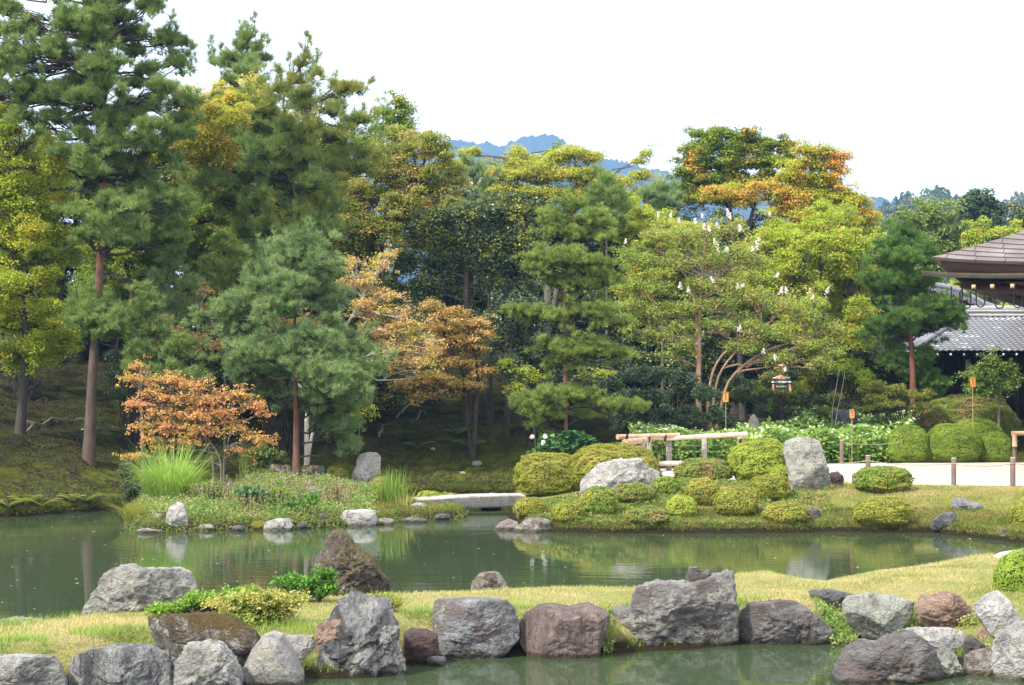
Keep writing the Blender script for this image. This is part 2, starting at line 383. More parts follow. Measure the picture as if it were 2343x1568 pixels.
# raked gravel path
m, nt, b = newmat('pale_gravel')
geo = _n(nt, 'ShaderNodeNewGeometry'); g1 = noi(nt, geo.outputs['Position'], 60, 3, .7); g2 = noi(nt, geo.outputs['Position'], 2.4, 7, .7)
col = mixc(nt, ramp(nt, [(.3, (.40, .36, .30)), (.6, (.66, .60, .52))], g1), (.40, .32, .25), ramp(nt, [(.42, (0, 0, 0)), (.68, (.75, .75, .75))], g2))
nt.links.new(col, b.inputs['Base Color']); b.inputs['Roughness'].default_value = .95; bump(nt, b, g1, .02)
gravel = m
PATH = [uD(1440, 33.3), uD(1900, 34.3), uD(1960, 32.9), uD(2342, 32.1), uD(2600, 31.8), (30, 31.8), (30, 42.2), uD(2500, 42.2), uD(1900, 41.2), uD(1550, 40.2), uD(1440, 37)]
def patch(name, poly, mat, lift, step=.15):
    P = np.array(poly); gx = np.arange(P[:, 0].min(), P[:, 0].max() + step, step); gy = np.arange(P[:, 1].min(), P[:, 1].max() + step, step)
    GX, GY = np.meshgrid(gx, gy); s = sdist(GX, GY, poly); nn = noise(np.stack([GX, GY, 0 * GX], -1).reshape(-1, 3) * 2.5, 5).reshape(GX.shape)
    s = s + .08 * nn
    # keep the sheet under the ground outside its outline, so that its edge is the line where the two cross
    GZ = height(GX, GY) + lift * np.clip(s / .1, -3, 1)
    k = (np.arange(len(gy) - 1)[:, None] * len(gx) + np.arange(len(gx) - 1)[None])
    ok = (s[:-1, :-1] > -.3) | (s[1:, 1:] > -.3); k = k[ok]
    return mesh(name, [(np.stack([GX, GY, GZ], -1).reshape(-1, 3), np.stack([k, k + 1, k + len(gx) + 1, k + len(gx)], -1), 0)], mat, smooth=True)
tag(patch('gravel_path', PATH, gravel, .03), kind='structure')
g0, g1_, g2_, g3 = ground(2255, 1268), ground(2350, 1254), ground(2350, 1278), ground(2275, 1279)
tag(patch('gravel_patch', [tuple(q[:2]) for q in (g3, g2_, g1_, g0)], gravel, .03, .06), kind='structure')
#---PART2---
# ------------------------------------------------------------------ rocks
import bmesh
_ICO = {}
def ico(sub):
    if sub not in _ICO:
        bm = bmesh.new(); bmesh.ops.create_icosphere(bm, subdivisions=sub, radius=1.0)
        V = np.array([v.co[:] for v in bm.verts]); Fc = np.array([[v.index for v in f.verts] for f in bm.faces]); bm.free()
        _ICO[sub] = (V, Fc)
    return _ICO[sub]
def rock(label, pts, mat, D=None, thick=.7, group=None, sub=6, seed=0, flat=.62, cuts=16, rough=.05, bury=.12, name='boulder', parent=None):
    """a boulder: outline as seen from the terrace, real depth behind it, chiselled by random planes"""
    r_ = np.random.default_rng(seed * 31 + 5)
    pts = np.array(pts, float); uc, vb = pts[:, 0].mean(), pts[:, 1].max()
    push = .55
    if D is None: g = ground(uc, vb - 2); D = g[1]; push = .4
    Pw = np.array([at(u, v, D) for u, v in pts]); ox = Pw[:, 0]; oz = Pw[:, 2]
    cx, cz = (ox.min() + ox.max()) / 2, (oz.min() + oz.max()) / 2
    W, H = ox.max() - ox.min(), oz.max() - oz.min()
    dep = thick * min(W, H * 1.6) / 2
    N, Fc = ico(sub)
    ang = np.linspace(-np.pi, np.pi, 721)
    rr = np.zeros(721); A = np.stack([ox - cx, oz - cz], -1); B = np.roll(A, -1, 0)
    for q, t in enumerate(ang):
        dx, dz = math.cos(t), math.sin(t); best = 0
        for (ax, az), (bx, bz) in zip(A, B):
            ex, ez = bx - ax, bz - az; den = dx * ez - dz * ex
            if abs(den) < 1e-12: continue
            tt = (ax * ez - az * ex) / den; s = (ax * dz - az * dx) / den
            if tt > 0 and -1e-6 <= s <= 1 + 1e-6: best = max(best, tt)
        rr[q] = best
    k = np.exp(-np.linspace(-2, 2, 7) ** 2); k /= k.sum()
    rr = np.convolve(np.concatenate([rr[-4:-1], rr, rr[1:4]]), k, 'valid')
    th = np.arctan2(N[:, 2], N[:, 0]); s = np.hypot(N[:, 0], N[:, 2])
    rad = np.interp(th, ang, rr) * s ** flat
    P = np.stack([np.cos(th) * rad, np.sign(N[:, 1]) * np.abs(N[:, 1]) ** flat * dep, np.sin(th) * rad], -1)
    S = (W + H) / 2
    # chisel facets on the front and back, leaving the outline alone
    for _ in range(cuts):
        a = r_.uniform(-np.pi, np.pi); front = -1 if r_.uniform() < .8 else 1
        n = unit(np.array([math.cos(a) * r_.uniform(.1, .7), front * r_.uniform(.55, 1), math.sin(a) * r_.uniform(.1, .7)]))
        h = (P @ n); lim = h.max() * r_.uniform(.58, .9)
        over = np.maximum(0, h - lim); P = P - over[:, None] * n * .93
    G = unit(P / np.array([W / 2, dep, H / 2]) ** 1)
    q = P / S * 3.0 + seed * 7.7
    ridg = 1 - np.abs(fbm(q * 1.3, 4, seed)) * 2
    st = q @ unit(np.array([r_.normal(0, .5), r_.normal(0, .5), 1.])); warp = fbm(q * .9, 3, seed + 3)
    saw = np.modf(np.abs(st * 2.1 + warp * 1.6))[0]; saw2 = np.modf(np.abs(st * 5.3 + warp * 2.6 + q[:, 0] * .7))[0]
    d = fbm(q, 5, seed + 40) * rough * 1.25 + (ridg - .5) * rough * 1.1 + (saw - .5) * rough * .55 + (saw2 - .5) * rough * .22 + noise(q * 7, seed) * rough * .32 + noise(q * 16, seed) * rough * .2 + noise(q * 34, seed) * rough * .1
    edge = 1 - .55 * (s ** 6)[:, None]
    P = P + G * d[:, None] * S * edge
    low = P[:, 2] < -H * .25
    P[low, 2] -= (-(P[low, 2] + H * .25)) * bury * 4
    P = P + np.array([cx, D + dep * push, cz])
    org = np.array([cx, D + dep * push, max(0, oz.min())])
    o = mesh(name, [(P, Fc, 0)], mat, smooth=True, origin=org, parent=parent)
    if parent is None: tag(o, label, 'rock', group)
    return o
def blob(u0, u1, v0, v1, seed=0, n=14, lean=0.0, square=.0):
    """simple rounded stone outline from its box in the photo"""
    r_ = np.random.default_rng(seed + 99); out = []
    for q in range(n):
        t = 2 * math.pi * q / n; c, s_ = math.cos(t), math.sin(t)
        e = .62 + square * .0
        x = math.copysign(abs(c) ** (.8 - square), c); y = math.copysign(abs(s_) ** (.8 - square), s_)
        k = r_.uniform(.88, 1.04)
        out.append(((u0 + u1) / 2 + x * (u1 - u0) / 2 * k + lean * y * (v1 - v0) / 2, (v0 + v1) / 2 - y * (v1 - v0) / 2 * k))
    return out

# ------------------------------------------------------------------ leaves, needles, blades
def leaves(P, N, size, asp=.5, jit=.5, sj=.35):
    """one folded rhombus per point"""
    n = len(P); N = unit(N + rng.normal(0, jit, (n, 3)))
    T = unit(np.cross(N, rng.normal(0, 1, (n, 3)))); B = np.cross(N, T)
    s = size * rng.uniform(1 - sj, 1 + sj, (n, 1))
    a = P + T * s * .5; c = P - T * s * .5; b_ = P + B * s * asp * .5 - N * s * .1; d = P - B * s * asp * .5 - N * s * .1
    V = np.stack([a, b_, c, d], 1).reshape(-1, 3); return V, np.arange(n * 4).reshape(-1, 4)
def ell_pts(n, c, r, lo=.5, zb=-.4):
    """points in the outer shell of ellipsoids; c (m,3), r (m,3): n points for each"""
    m_ = len(c); d = unit(rng.normal(0, 1, (m_, n, 3))); d[..., 2] = np.where(d[..., 2] < zb, -d[..., 2] * .4, d[..., 2])
    rad = rng.uniform(lo, 1, (m_, n, 1)) ** .6
    P = c[:, None] + d * rad * r[:, None]
    return P.reshape(-1, 3), d.reshape(-1, 3)
def needles(P, A, K, L, wd, spread=.75, along=.5):
    """bottle-brush tufts: K thin needles round each twig end"""
    n = len(P); A = unit(A)
    off = rng.uniform(-along, .15, (n, K, 1)) * L
    rv = rng.normal(0, 1, (n, K, 3)); rv -= (rv * A[:, None]).sum(-1, keepdims=True) * A[:, None]; rv = unit(rv)
    ax = rng.uniform(.35, 1.1, (n, K, 1))
    D = unit(A[:, None] * ax + rv * spread)
    base = P[:, None] + A[:, None] * off
    ll = L * rng.uniform(.7, 1.15, (n, K, 1))
    side = unit(np.cross(D, rng.normal(0, 1, (n, K, 3)))) * wd / 2
    V = np.stack([base - side, base + side, base + D * ll], 2).reshape(-1, 3)
    return V, np.arange(len(V)).reshape(-1, 3)
def blades(P, L, wd, lean=.5, curl=.6, seg=3, dirs=None, droop=0.0):
    """grass blades: a strip of seg quads ending in a point"""
    n = len(P); L = np.broadcast_to(L, (n,)) * rng.uniform(.6, 1.15, n)
    a = rng.uniform(0, 2 * np.pi, n); Dh = np.stack([np.cos(a), np.sin(a), 0 * a], -1)
    if dirs is not None: Dh = unit(dirs * 1.0 + Dh * .5)
    S = np.stack([-Dh[:, 1], Dh[:, 0], 0 * a], -1); ln = rng.uniform(.1, 1, n) * lean; dr = rng.uniform(0, 1, n) * droop
    Vs = []
    for q in range(seg + 1):
        t = q / seg; c = P + Dh * (L * (ln * t + curl * ln * t * t))[:, None] + np.array([0, 0, 1.]) * (L * (t - .5 * curl * ln * t * t - dr * t ** 3))[:, None]
        w_ = wd * (1 - t * .92) / 2
        Vs += [c - S * w_, c + S * w_]
    V = np.stack(Vs, 1).reshape(-1, 3); m_ = 2 * (seg + 1)
    b_ = (np.arange(n) * m_)[:, None]
    Fc = np.concatenate([b_ + np.array([[2 * q, 2 * q + 1, 2 * q + 3, 2 * q + 2]]) for q in range(seg)], 0)
    return V, Fc

BARK_RED = barkmat('red_pine_bark', (.050, .034, .026), (.13, .085, .065), up=(.20, .085, .055), z0=4.6)
BARK_RED2 = barkmat('young_red_pine_bark', (.09, .05, .036), (.20, .11, .08), up=(.20, .085, .05), z0=1.4)
BARK_DARK = barkmat('dark_bark', (.022, .018, .014), (.075, .06, .048))
BARK_GREY = barkmat('grey_bark', (.07, .06, .05), (.20, .175, .145))
BARK_SMOOTH = barkmat('smooth_tan_bark', (.15, .09, .06), (.34, .22, .15), scale=3)
BARK_PALE = barkmat('pale_mottled_bark', (.20, .17, .13), (.55, .52, .46), scale=4, zs=.6)

def crown_clumps(pads, D, cr, flatc, per=1.0, yfac=1.0, hollow=.45, vs=1.0, fill=0.0):
    """pads (u,v,ru,rv[,dy]) in photo pixels at distance D -> clump centres & radii (metres)"""
    C, Rr, G = [], [], []
    for gi, p in enumerate(pads):
        u, v, ru, rv = p[:4]; dy = p[4] if len(p) > 4 else 0
        c = at(u, v, D + dy); rx, rz = ru * (D + dy) / F, rv * vs * (D + dy) / F
        ry = max(rx * .85, rz * .8) * yfac
        n = max(3, int(per * 1.5 * (rx * rz + rx * ry + ry * rz) / (cr * cr)))
        d = unit(rng.normal(0, 1, (n, 3)))
        d[:, 1] = np.where(rng.uniform(0, 1, n) < .25, -np.abs(d[:, 1]), d[:, 1])
        rad = rng.uniform(hollow, 1, (n, 1)) ** .7
        q = c + d * rad * np.maximum(np.array([rx - cr * .55, ry - cr * .5, rz - cr * flatc * .7]), .03)
        if fill > 0:
            k = int(n * fill) + 1; e = np.clip(rng.normal(0, .6, (k, 3)), -1.15, 1.15) * np.array([rx, ry, rz * 1.2]); q = np.vstack([q, c + e]); n += k
        C.append(q); s = cr * rng.uniform(.55, 1.25, (n, 1)); Rr.append(np.hstack([s, s, s * flatc])); G += [gi] * n
    return np.vstack(C), np.vstack(Rr), np.array(G)
def limb(p0, p1, r0, r1, up=.25, n=8, wob=.025):
    return tube(curve(p0, p1, wob=wob, n=n, up=up), np.linspace(r0, r1, n), 6, cap=False)
def trunk_path(pix, D, sink=.25, n=18, dys=None):
    """pix: [(u,v)...] bottom to top; first point is dropped to the ground"""
    P = [at(u, v, D + (dys[q] if dys else 0)) for q, (u, v) in enumerate(pix)]
    P[0][2] = hz(P[0][0], P[0][1]) - sink; P = np.array(P)
    L = np.r_[0, np.cumsum(np.linalg.norm(np.diff(P, axis=0), axis=1))]; t = np.linspace(0, L[-1], n)
    Q = np.stack([np.interp(t, L, P[:, k]) for k in range(3)], -1)
    k = np.array([.25, .5, .25])
    for _ in range(2): Q[1:-1] = Q[:-2] * .25 + Q[1:-1] * .5 + Q[2:] * .25
    return Q
def flare(path, r0, r1, power=.8):
    t = np.linspace(0, 1, len(path)); r = r0 + (r1 - r0) * t ** power; r[0] *= 1.45; r[1] *= 1.12; return r

def broadleaf(name, label, cat, D, trunks, r0, pads, mat, bark, cr=.36, flatc=.5, lsize=.07, dens=260, per=1.0, asp=.62, up=.75,
              group=None, limbs=True, yfac=1.0, hollow=.45, tfrac=.45, sub_r=.7, extra=None, twig=.35, zb=-.75, vs=1.3, fill=.55):
    """trunks: list of pixel paths. Foliage: leaf-sized faces spread through clumps inside every pad."""
    T = [trunk_path(t, D) for t in trunks]
    base = T[0][0].copy(); base[2] += .25
    root = empty(name, base, label, cat, group)
    C, Rr, G = crown_clumps(pads, D, cr, min(.85, flatc * 1.3), per * 1.6, yfac, hollow * .7, vs, fill)
    parts = []
    n = max(12, int(dens * 1.15 * (cr / .36) ** 2))
    P, d = ell_pts(n, C, Rr, .25, zb)
    Nn = d * .5 + np.array([0, 0, up])
    V, Fc = leaves(P, Nn, lsize, asp); parts.append((V, Fc, 0))
    mats = [mat]
    if extra:
        parts += [(a, b_, q + 1) for a, b_, q in extra[0](C, Rr)]; mats += extra[1]
    mesh('crown', parts, mats, root)
    for q, t in enumerate(T):
        rr = r0 * (1 if q == 0 else sub_r)
        mesh('trunk', tubes([tube(t, flare(t, rr, rr * tfrac), 10)]), bark, root, smooth=True)
    if limbs:
        LT = []
        for gi, p in enumerate(pads):
            dy = p[4] if len(p) > 4 else 0; c = at(p[0], p[1] + p[3] * .3, D + dy)
            t = min(T, key=lambda t: np.linalg.norm(t[-1] - c)); cand = t[len(t) // 3:]
            cc = [np.linalg.norm(q - c) + max(0, q[2] - c[2] + .1) * 2.5 for q in cand]
            s = cand[int(np.argmin(cc))]
            LT.append(limb(s, c, rr_l := max(.018, r0 * .27), .012, up=-.1))
            idx = np.nonzero(G == gi)[0]; idx = idx[rng.uniform(0, 1, len(idx)) < twig][:26]
            lp = curve(s, c, n=6, wob=.0)
            for k in idx:
                st = lp[rng.integers(2, 6)]; LT.append(tube(curve(st, C[k], wob=.04, n=5, up=-.2), np.linspace(.016, .006, 5), 4, cap=False))
        mesh('branches', tubes(LT), bark, root, smooth=True)
    return root

def pad_pine(label, D, trunk, r0, pads, mat, bark, cr=.22, per=1.0, K=26, L=.13, wd=.011, tuft=6, group=None, name='pine_tree', upk=.8, spread=.8, yfac=1.0, top=.2, hollow=.4, vs=1.15, fill=.35, leaders=0):
    """pine with trained pads of foliage"""
    t = trunk_path(trunk, D); base = t[0].copy(); base[2] += .25
    root = empty(name, base, label, 'pine tree', group)
    C, Rr, G = crown_clumps(pads, D, cr, .75, per * 1.6, yfac, hollow * .8, vs, fill)
    P, d = ell_pts(tuft, C, Rr, .3, -.35)
    cc = np.repeat(C, tuft, 0)
    A = unit((P - cc) / cr * .6 + np.array([0, 0, upk]) + rng.normal(0, .25, P.shape))
    LT = []
    if leaders:
        tp = []; ta = []; mid = C.mean(0)
        for k in rng.permutation(len(C))[:leaders]:
            o_ = C[k] - mid; o_[2] = abs(o_[2]) * .4 + 1.2; dd = unit(o_ + rng.normal(0, .6, 3)); l = R(.3, .75); e = C[k] + dd * l + [0, 0, .1]
            LT.append(tube(curve(C[k], e, n=5, up=.2), np.linspace(.014, .005, 5), 4, cap=False))
            for t_, n_ in ((1, 2), (.8, 2), (.6, 2), (.4, 2)):
                for _ in range(n_): tp.append(C[k] + (e - C[k]) * t_ + rng.normal(0, .05 + .06 * (1 - t_), 3)); ta.append(unit(dd + rng.normal(0, .35, 3) + [0, 0, .6]))
        P = np.vstack([P, tp]); A = np.vstack([A, ta])
    V, Fc = needles(P, A, K, L, wd, spread)
    mesh('crown', [(V, Fc, 0)], mat, root)
    mesh('trunk', tubes([tube(t, flare(t, r0, r0 * top), 10)]), bark, root, smooth=True)
    for gi, p in enumerate(pads):
        dy = p[4] if len(p) > 4 else 0; c = at(p[0], p[1] + p[3] * .35, D + dy)
        cc = [np.linalg.norm(q - c) + max(0, q[2] - c[2]) * 1.5 for q in t]; s = t[int(np.argmin(cc))]
        LT.append(limb(s, c, max(.014, r0 * .28), .012, up=.12, wob=.04))
        lp = curve(s, c, n=6, wob=0)
        for k in np.nonzero(G == gi)[0][:34]:
            LT.append(tube(curve(lp[rng.integers(2, 6)], C[k], wob=.05, n=5), np.linspace(.013, .005, 5), 4, cap=False))
    mesh('branches', tubes(LT), BARK_DARK, root, smooth=True)
    return root

def wild_pine(label, D, trunk, r0, prof, mat, bark, step=.42, nb=6, K=20, L=.16, wd=.013, twl=.5, group=None, top=.15, rise=.34, dens=1.0, name='pine_tree', ydep=.75):
    """free-growing pine: whorls of rising branches, each twig ended by an upright tuft. prof: (v, uL, uR)"""
    t = trunk_path(trunk, D, n=30); base = t[0].copy(); base[2] += .25
    root = empty(name, base, label, 'pine tree', group)
    prof = sorted(prof); pv = [p[0] for p in prof]; pl = [p[1] for p in prof]; pr = [p[2] for p in prof]
    zt = t[:, 2]; z = at(0, pv[-1], D)[2]; ztop = at(0, pv[0], D)[2]
    TP, TA, LT = [], [], []
    while z < ztop:
        c0 = c = np.array([np.interp(z, zt, t[:, 0]), np.interp(z, zt, t[:, 1]), z])
        v = HZ - (z - EYE) / D * F; uc = CU + c[0] / D * F
        lL = max(.15, (uc - np.interp(v, pv, pl)) / F * D); lR = max(.15, (np.interp(v, pv, pr) - uc) / F * D)
        a0 = R(0, 6.28)
        for q in range(nb):
            a = a0 + q * 2 * math.pi / nb + R(-.3, .3); ca, sa = math.cos(a), math.sin(a)
            Lm = (lR if ca > 0 else lL) * abs(ca) + (lL + lR) / 2 * ydep * (1 - abs(ca))
            Lm *= R(.55, 1.12); c = c0 + [0, 0, R(-.5, .5) * step]; dh = np.array([ca, sa, 0.]); n = 8; s = np.linspace(0, 1, n)
            rr = rise * R(.2, 2.2)
            path = c + dh * (Lm * s)[:, None] + np.array([0, 0, 1.]) * (Lm * (rr * s + .22 * s ** 3) - .0)[:, None]
            path[1:-1] += rng.normal(0, .03 * Lm, (n - 2, 3)); LT.append(tube(path, np.linspace(.012 + .018 * Lm, .008, n), 5, cap=False))
            m_ = max(4, int(Lm / .115 * dens))
            for tt in np.linspace(.28, 1, m_):
                p = np.array([np.interp(tt, s, path[:, k]) for k in range(3)])
                sd = R(-1.15, 1.15); lat = np.array([-sa, ca, 0]) * sd
                dd = unit(dh * .75 + lat + np.array([0, 0, R(.25, 1.0)]))
                lt = twl * R(.35, 1.0) * (1.15 - .6 * tt)
                e = p + dd * lt; LT.append(tube(np.array([p, (p + e) / 2 - [0, 0, .02], e]), [.008, .006, .004], 3, cap=False))
                ae = unit(dd * .5 + np.array([0, 0, .9]))
                TP += [e]; TA += [ae]
                for _ in range(2):
                    if R(0, 1) < .8: TP.append(p + dd * lt * R(.3, .8) + rng.normal(0, .05, 3)); TA.append(unit(dd + rng.normal(0, .4, 3) + [0, 0, .7]))
        z += step * R(.8, 1.2)
    for k in range(6): TP.append(t[-1] + [0, 0, -.1 * k]); TA.append(np.array([R(-.3, .3), R(-.3, .3), 1.]))
    V, Fc = needles(np.array(TP), np.array(TA), K, L, wd, .62, .6)
    mesh('crown', [(V, Fc, 0)], mat, root)
    mesh('trunk', tubes([tube(t, flare(t, r0, r0 * top), 12)]), bark, root, smooth=True)
    mesh('branches', tubes(LT), BARK_DARK, root, smooth=True)
    return root

def prof_pads(prof, ru=40, rv=20, dv=40, du=62, skip=.14, dy=1.6):
    prof = sorted(prof); pv = [p[0] for p in prof]; out = []; v = pv[0] + rv * .6; r = 0
    while v < pv[-1]:
        a, b_ = np.interp(v, pv, [p[1] for p in prof]), np.interp(v, pv, [p[2] for p in prof]); n = max(1, int(round((b_ - a) / du)))
        for q in range(n):
            if n > 2 and R(0, 1) < skip: continue
            u = a + (b_ - a) * (q + .5 + R(-.3, .3)) / n; k = R(.7, 1.25)
            e = 1 - abs(2 * (u - a) / (b_ - a + 1) - 1)
            out.append((u, v + R(-.4, .4) * dv, min(ru, (b_ - a) * .5) * k, rv * R(.75, 1.25), R(-dy, dy) * (.4 + e)))
        v += dv
    return out
TWIG = plain('inner_twigs', (.07, .075, .02), .9)
def dome(label, u0, u1, v0, v1, mat, D=None, lsize=.029, cov=2.6, group='clipped azaleas on the far bank', name='clipped_shrub', ydep=.85, lump=.10, open_=.0, flatb=.25, jit=.42, upn=.4, tall=1.0):
    """clipped azalea: a lumpy dome of small leaves over a twiggy heart, on short stems"""
    uc = (u0 + u1) / 2
    if D is None: D = ground(uc, v1 - 3)[1]; D += (u1 - u0) / 2 * D / F * .6
    c1 = at(uc, v1, D); c0 = at(uc, v0, D); rx = (u1 - u0) / 2 * D / F * 1.04; gz = min(hz(c1[0], D), c1[2] + .12) - .02
    Ht = c0[2] - gz; ry = rx * ydep; zc = gz + Ht * .42; rzu = Ht * .58; rzd = Ht * .42
    base = np.array([c1[0], D, gz]); root = empty(name, base, label, 'shrub', group)
    cen = np.array([c1[0], D, zc])
    def surf(d, k=1.0):
        rz = np.where(d[:, 2] > 0, rzu, rzd)
        e = np.sign(d) * np.abs(d) ** .82; e = e * np.array([rx, ry, 1.0]); e[:, 2] *= rz
        nz = fbm(d * 2.4 + base * 1.3, 3, 11) * lump * 2.2 + fbm(d * 7 + base, 2, 5) * lump * 1.1
        return cen + e * (k + nz)[:, None]
    area = 2.6 * math.pi * rx * (ry + Ht) / 2
    n = int(cov * 1.25 * area / (lsize ** 2 * .5)); n = min(n, 70000)
    d = unit(rng.normal(0, 1, (n, 3))); gap = fbm(d * 6 + base * 2, 2, 8)
    kk = 1 - rng.exponential(.03, n) - np.maximum(0, gap - .3) * .2; kk = np.clip(kk, .68, 1.03)
    P = surf(d, kk); N = d / np.array([rx, ry, Ht / 2]); N = unit(N) + np.array([0, 0, upn])
    V, Fc = leaves(P, N, lsize, .62, jit)
    I, IF = ico(4); Cv = surf(I, np.full(len(I), .78))
    mesh('foliage', [(V, Fc, 0), (Cv, IF, 1)], [mat, TWIG], root)
    LT = []
    for q in range(9):
        a = R(0, 6.28); LT.append(tube(curve(base + [math.cos(a) * rx * .15, math.sin(a) * ry * .15, -.05], cen + [math.cos(a) * rx * .5, math.sin(a) * ry * .5, 0], n=4), [.012, .01, .008, .006], 4, cap=False))
    mesh('stems', tubes(LT), BARK_DARK, root, smooth=True)
    return root

def bush(name, label, D, pads, mat, cr=.16, lsize=.045, dens=120, per=1.0, flatc=.75, group=None, cat='shrub', asp=.5, up=.5, bark=None, yfac=1.0, extra=None, jit=.5, hollow=.4):
    """loose shrub: leafy clumps on thin stems rising from one base"""
    us = [p[0] for p in pads]; x = np.mean([xat(u, D) for u in us]); base = np.array([x, D, hz(x, D)])
    root = empty(name, base, label, cat, group)
    C, Rr, G = crown_clumps(pads, D, cr, flatc, per, yfac, hollow)
    P, d = ell_pts(max(8, int(dens * (cr / .16) ** 2)), C, Rr, .2, -.6); P = P[P[:, 2] > height(P[:, 0], P[:, 1]) - .02]; d = rng.normal(0, .5, P.shape)
    V, Fc = leaves(P, d + np.array([0, 0, up]), lsize, asp, jit)
    parts = [(V, Fc, 0)]; mats = [mat]
    if extra: parts += [(a, b_, q + 1) for a, b_, q in extra[0](C, Rr)]; mats += extra[1]
    mesh('foliage', parts, mats, root)
    LT = [tube(curve(base + [R(-.1, .1), R(-.1, .1), -.05], C[k], wob=.04, n=5, up=-.2), np.linspace(.014, .005, 5), 4, cap=False) for k in rng.permutation(len(C))[:60]]
    mesh('stems', tubes(LT), bark or BARK_DARK, root, smooth=True)
    return root

# ------------------------------------------------------------------ leaf and needle colours
PINE = leafmat('pine_needles', (.130, .205, .048), (.27, .36, .10), None, 0.3, 0.7, 0.35, 0.5)
PINE_BLUE = leafmat('bluish_pine_needles', (.135, .22, .075), (.30, .385, .15), None, 0.3, 0.7, 0.35, 0.5)
PINE_BRIGHT = leafmat('bright_pine_needles', (.15, .225, .04), (.30, .37, .085), None, 0.3, 0.7, 0.35, 0.5)
PINE_YEL = leafmat('yellowing_pine_needles', (.145, .21, .045), (.29, .35, .085), (0.32, 0.32, 0.06), 0.2, 1.0, 0.35, 0.5)
PINE_DEEP = leafmat('deep_green_needles', (0.08, 0.165, 0.025), (0.165, 0.27, 0.05), None, 0.3, 0.7, 0.35, 0.5)
MAP_YG = leafmat('yellow_green_maple', (.25, .34, .02), (.43, .49, .04), (0.46, 0.42, 0.04), 0.18, 1.6, 0.45, 0.5)
MAP_GOLD = leafmat('golden_maple', (.36, .38, .03), (.52, .50, .07), (0.58, 0.42, 0.11), 0.22, 1.4, 0.45, 0.5)
MAP_BRZ = leafmat('bronze_maple', (0.2, 0.25, 0.025), (0.33, 0.35, 0.05), (0.48, 0.34, 0.14), 0.2, 1.5, 0.4, 0.5)
MAP_OR = leafmat('orange_maple', (.46, .33, .07), (.60, .44, .12), (.62, .32, .15), .34, 2.2, 0.4, 0.5)
MAP_PEACH = leafmat('peach_maple', (.44, .39, .08), (.62, .51, .15), (0.6, 0.38, 0.19), 0.34, 1.8, 0.4, 0.5)
MAP_GRN = leafmat('green_maple', (.15, .24, .018), (.29, .37, .035), (.38, .34, .035), .1, 1.5, .45)
MAP_LIME = leafmat('lime_maple', (.30, .39, .035), (.46, .52, .07), (0.5, 0.45, 0.07), 0.15, 1.5, 0.5, 0.5)
MAP_MIX = leafmat('turning_maple', (.30, .35, .022), (.45, .46, .05), (.60, .34, .07), .24, .9, .42)
CHERRY = leafmat('yellowing_cherry', (.34, .38, .045), (.52, .53, .10), (.54, .38, .09), .08, 1.8, .45)
EVER = leafmat('dark_evergreen', (.030, .055, .016), (.090, .135, .040), (.24, .25, .04), .12, 1.2, .1, .3)
EVER2 = leafmat('grey_green_evergreen', (.036, .066, .026), (.12, .17, .075), trans=.1, gloss=.3)
MYRT = leafmat('myrtle_leaves', (.20, .30, .04), (.37, .44, .09), (0.38, 0.35, 0.09), 0.2, 1.5, 0.35, 0.5)
SEED = plain('tan_seed_heads', (.40, .36, .13), .8)
WHITE = plain('white_petals', (.74, .70, .69), .8, .12, 30)
AZ = leafmat('azalea_leaves', (0.19, 0.215, 0.02), (0.33, 0.335, 0.045), (0.36, 0.31, 0.06), 0.15, 1.4, 0.3, 0.5)
AZ_G = leafmat('green_azalea_leaves', (.12, .20, .02), (.25, .33, .04), (.36, .32, .06), .15, 2.2, .3)
AZ_RED = leafmat('reddish_azalea_leaves', (.14, .19, .022), (.25, .29, .045), (.36, .25, .11), .16, 2.5, .3)
AZ_BR = leafmat('bright_azalea_leaves', (0.22, 0.29, 0.025), (0.38, 0.43, 0.055), None, 0.3, 0.7, 0.3, 0.5)
AZ_BOX = leafmat('bright_box_leaves', (0.15, 0.235, 0.02), (0.29, 0.37, 0.04), None, 0.3, 0.7, 0.3, 0.5)
AZ_NEAR = leafmat('pale_azalea_leaves', (.22, .28, .04), (.42, .46, .13), (.46, .38, .12), .2, 3, .35)
AZ_NEARG = leafmat('fresh_azalea_leaves', (.12, .24, .02), (.28, .42, .05), trans=.35)
GRASS = leafmat('lawn_blades', (0.26, 0.31, 0.075), (0.47, 0.47, 0.165), (0.54, 0.43, 0.22), 0.3, 1.3, 0.4, 0.5)
GREENGR = leafmat('green_blades', (.14, .24, .03), (.30, .42, .08), trans=.4)
HERB = leafmat('pond_herbs', (0.12, 0.2, 0.035), (0.27, 0.36, 0.09), (0.34, 0.28, 0.12), 0.14, 1.8, 0.3, 0.5)
BED = leafmat('broad_bed_leaves', (.12, .22, .030), (.26, .38, .075), trans=.35)
PALE = leafmat('pale_bracts', (.55, .62, .32), (.70, .74, .48), trans=.3)
FERN = leafmat('fern_fronds', (.06, .15, .02), (.16, .28, .04), trans=.35)
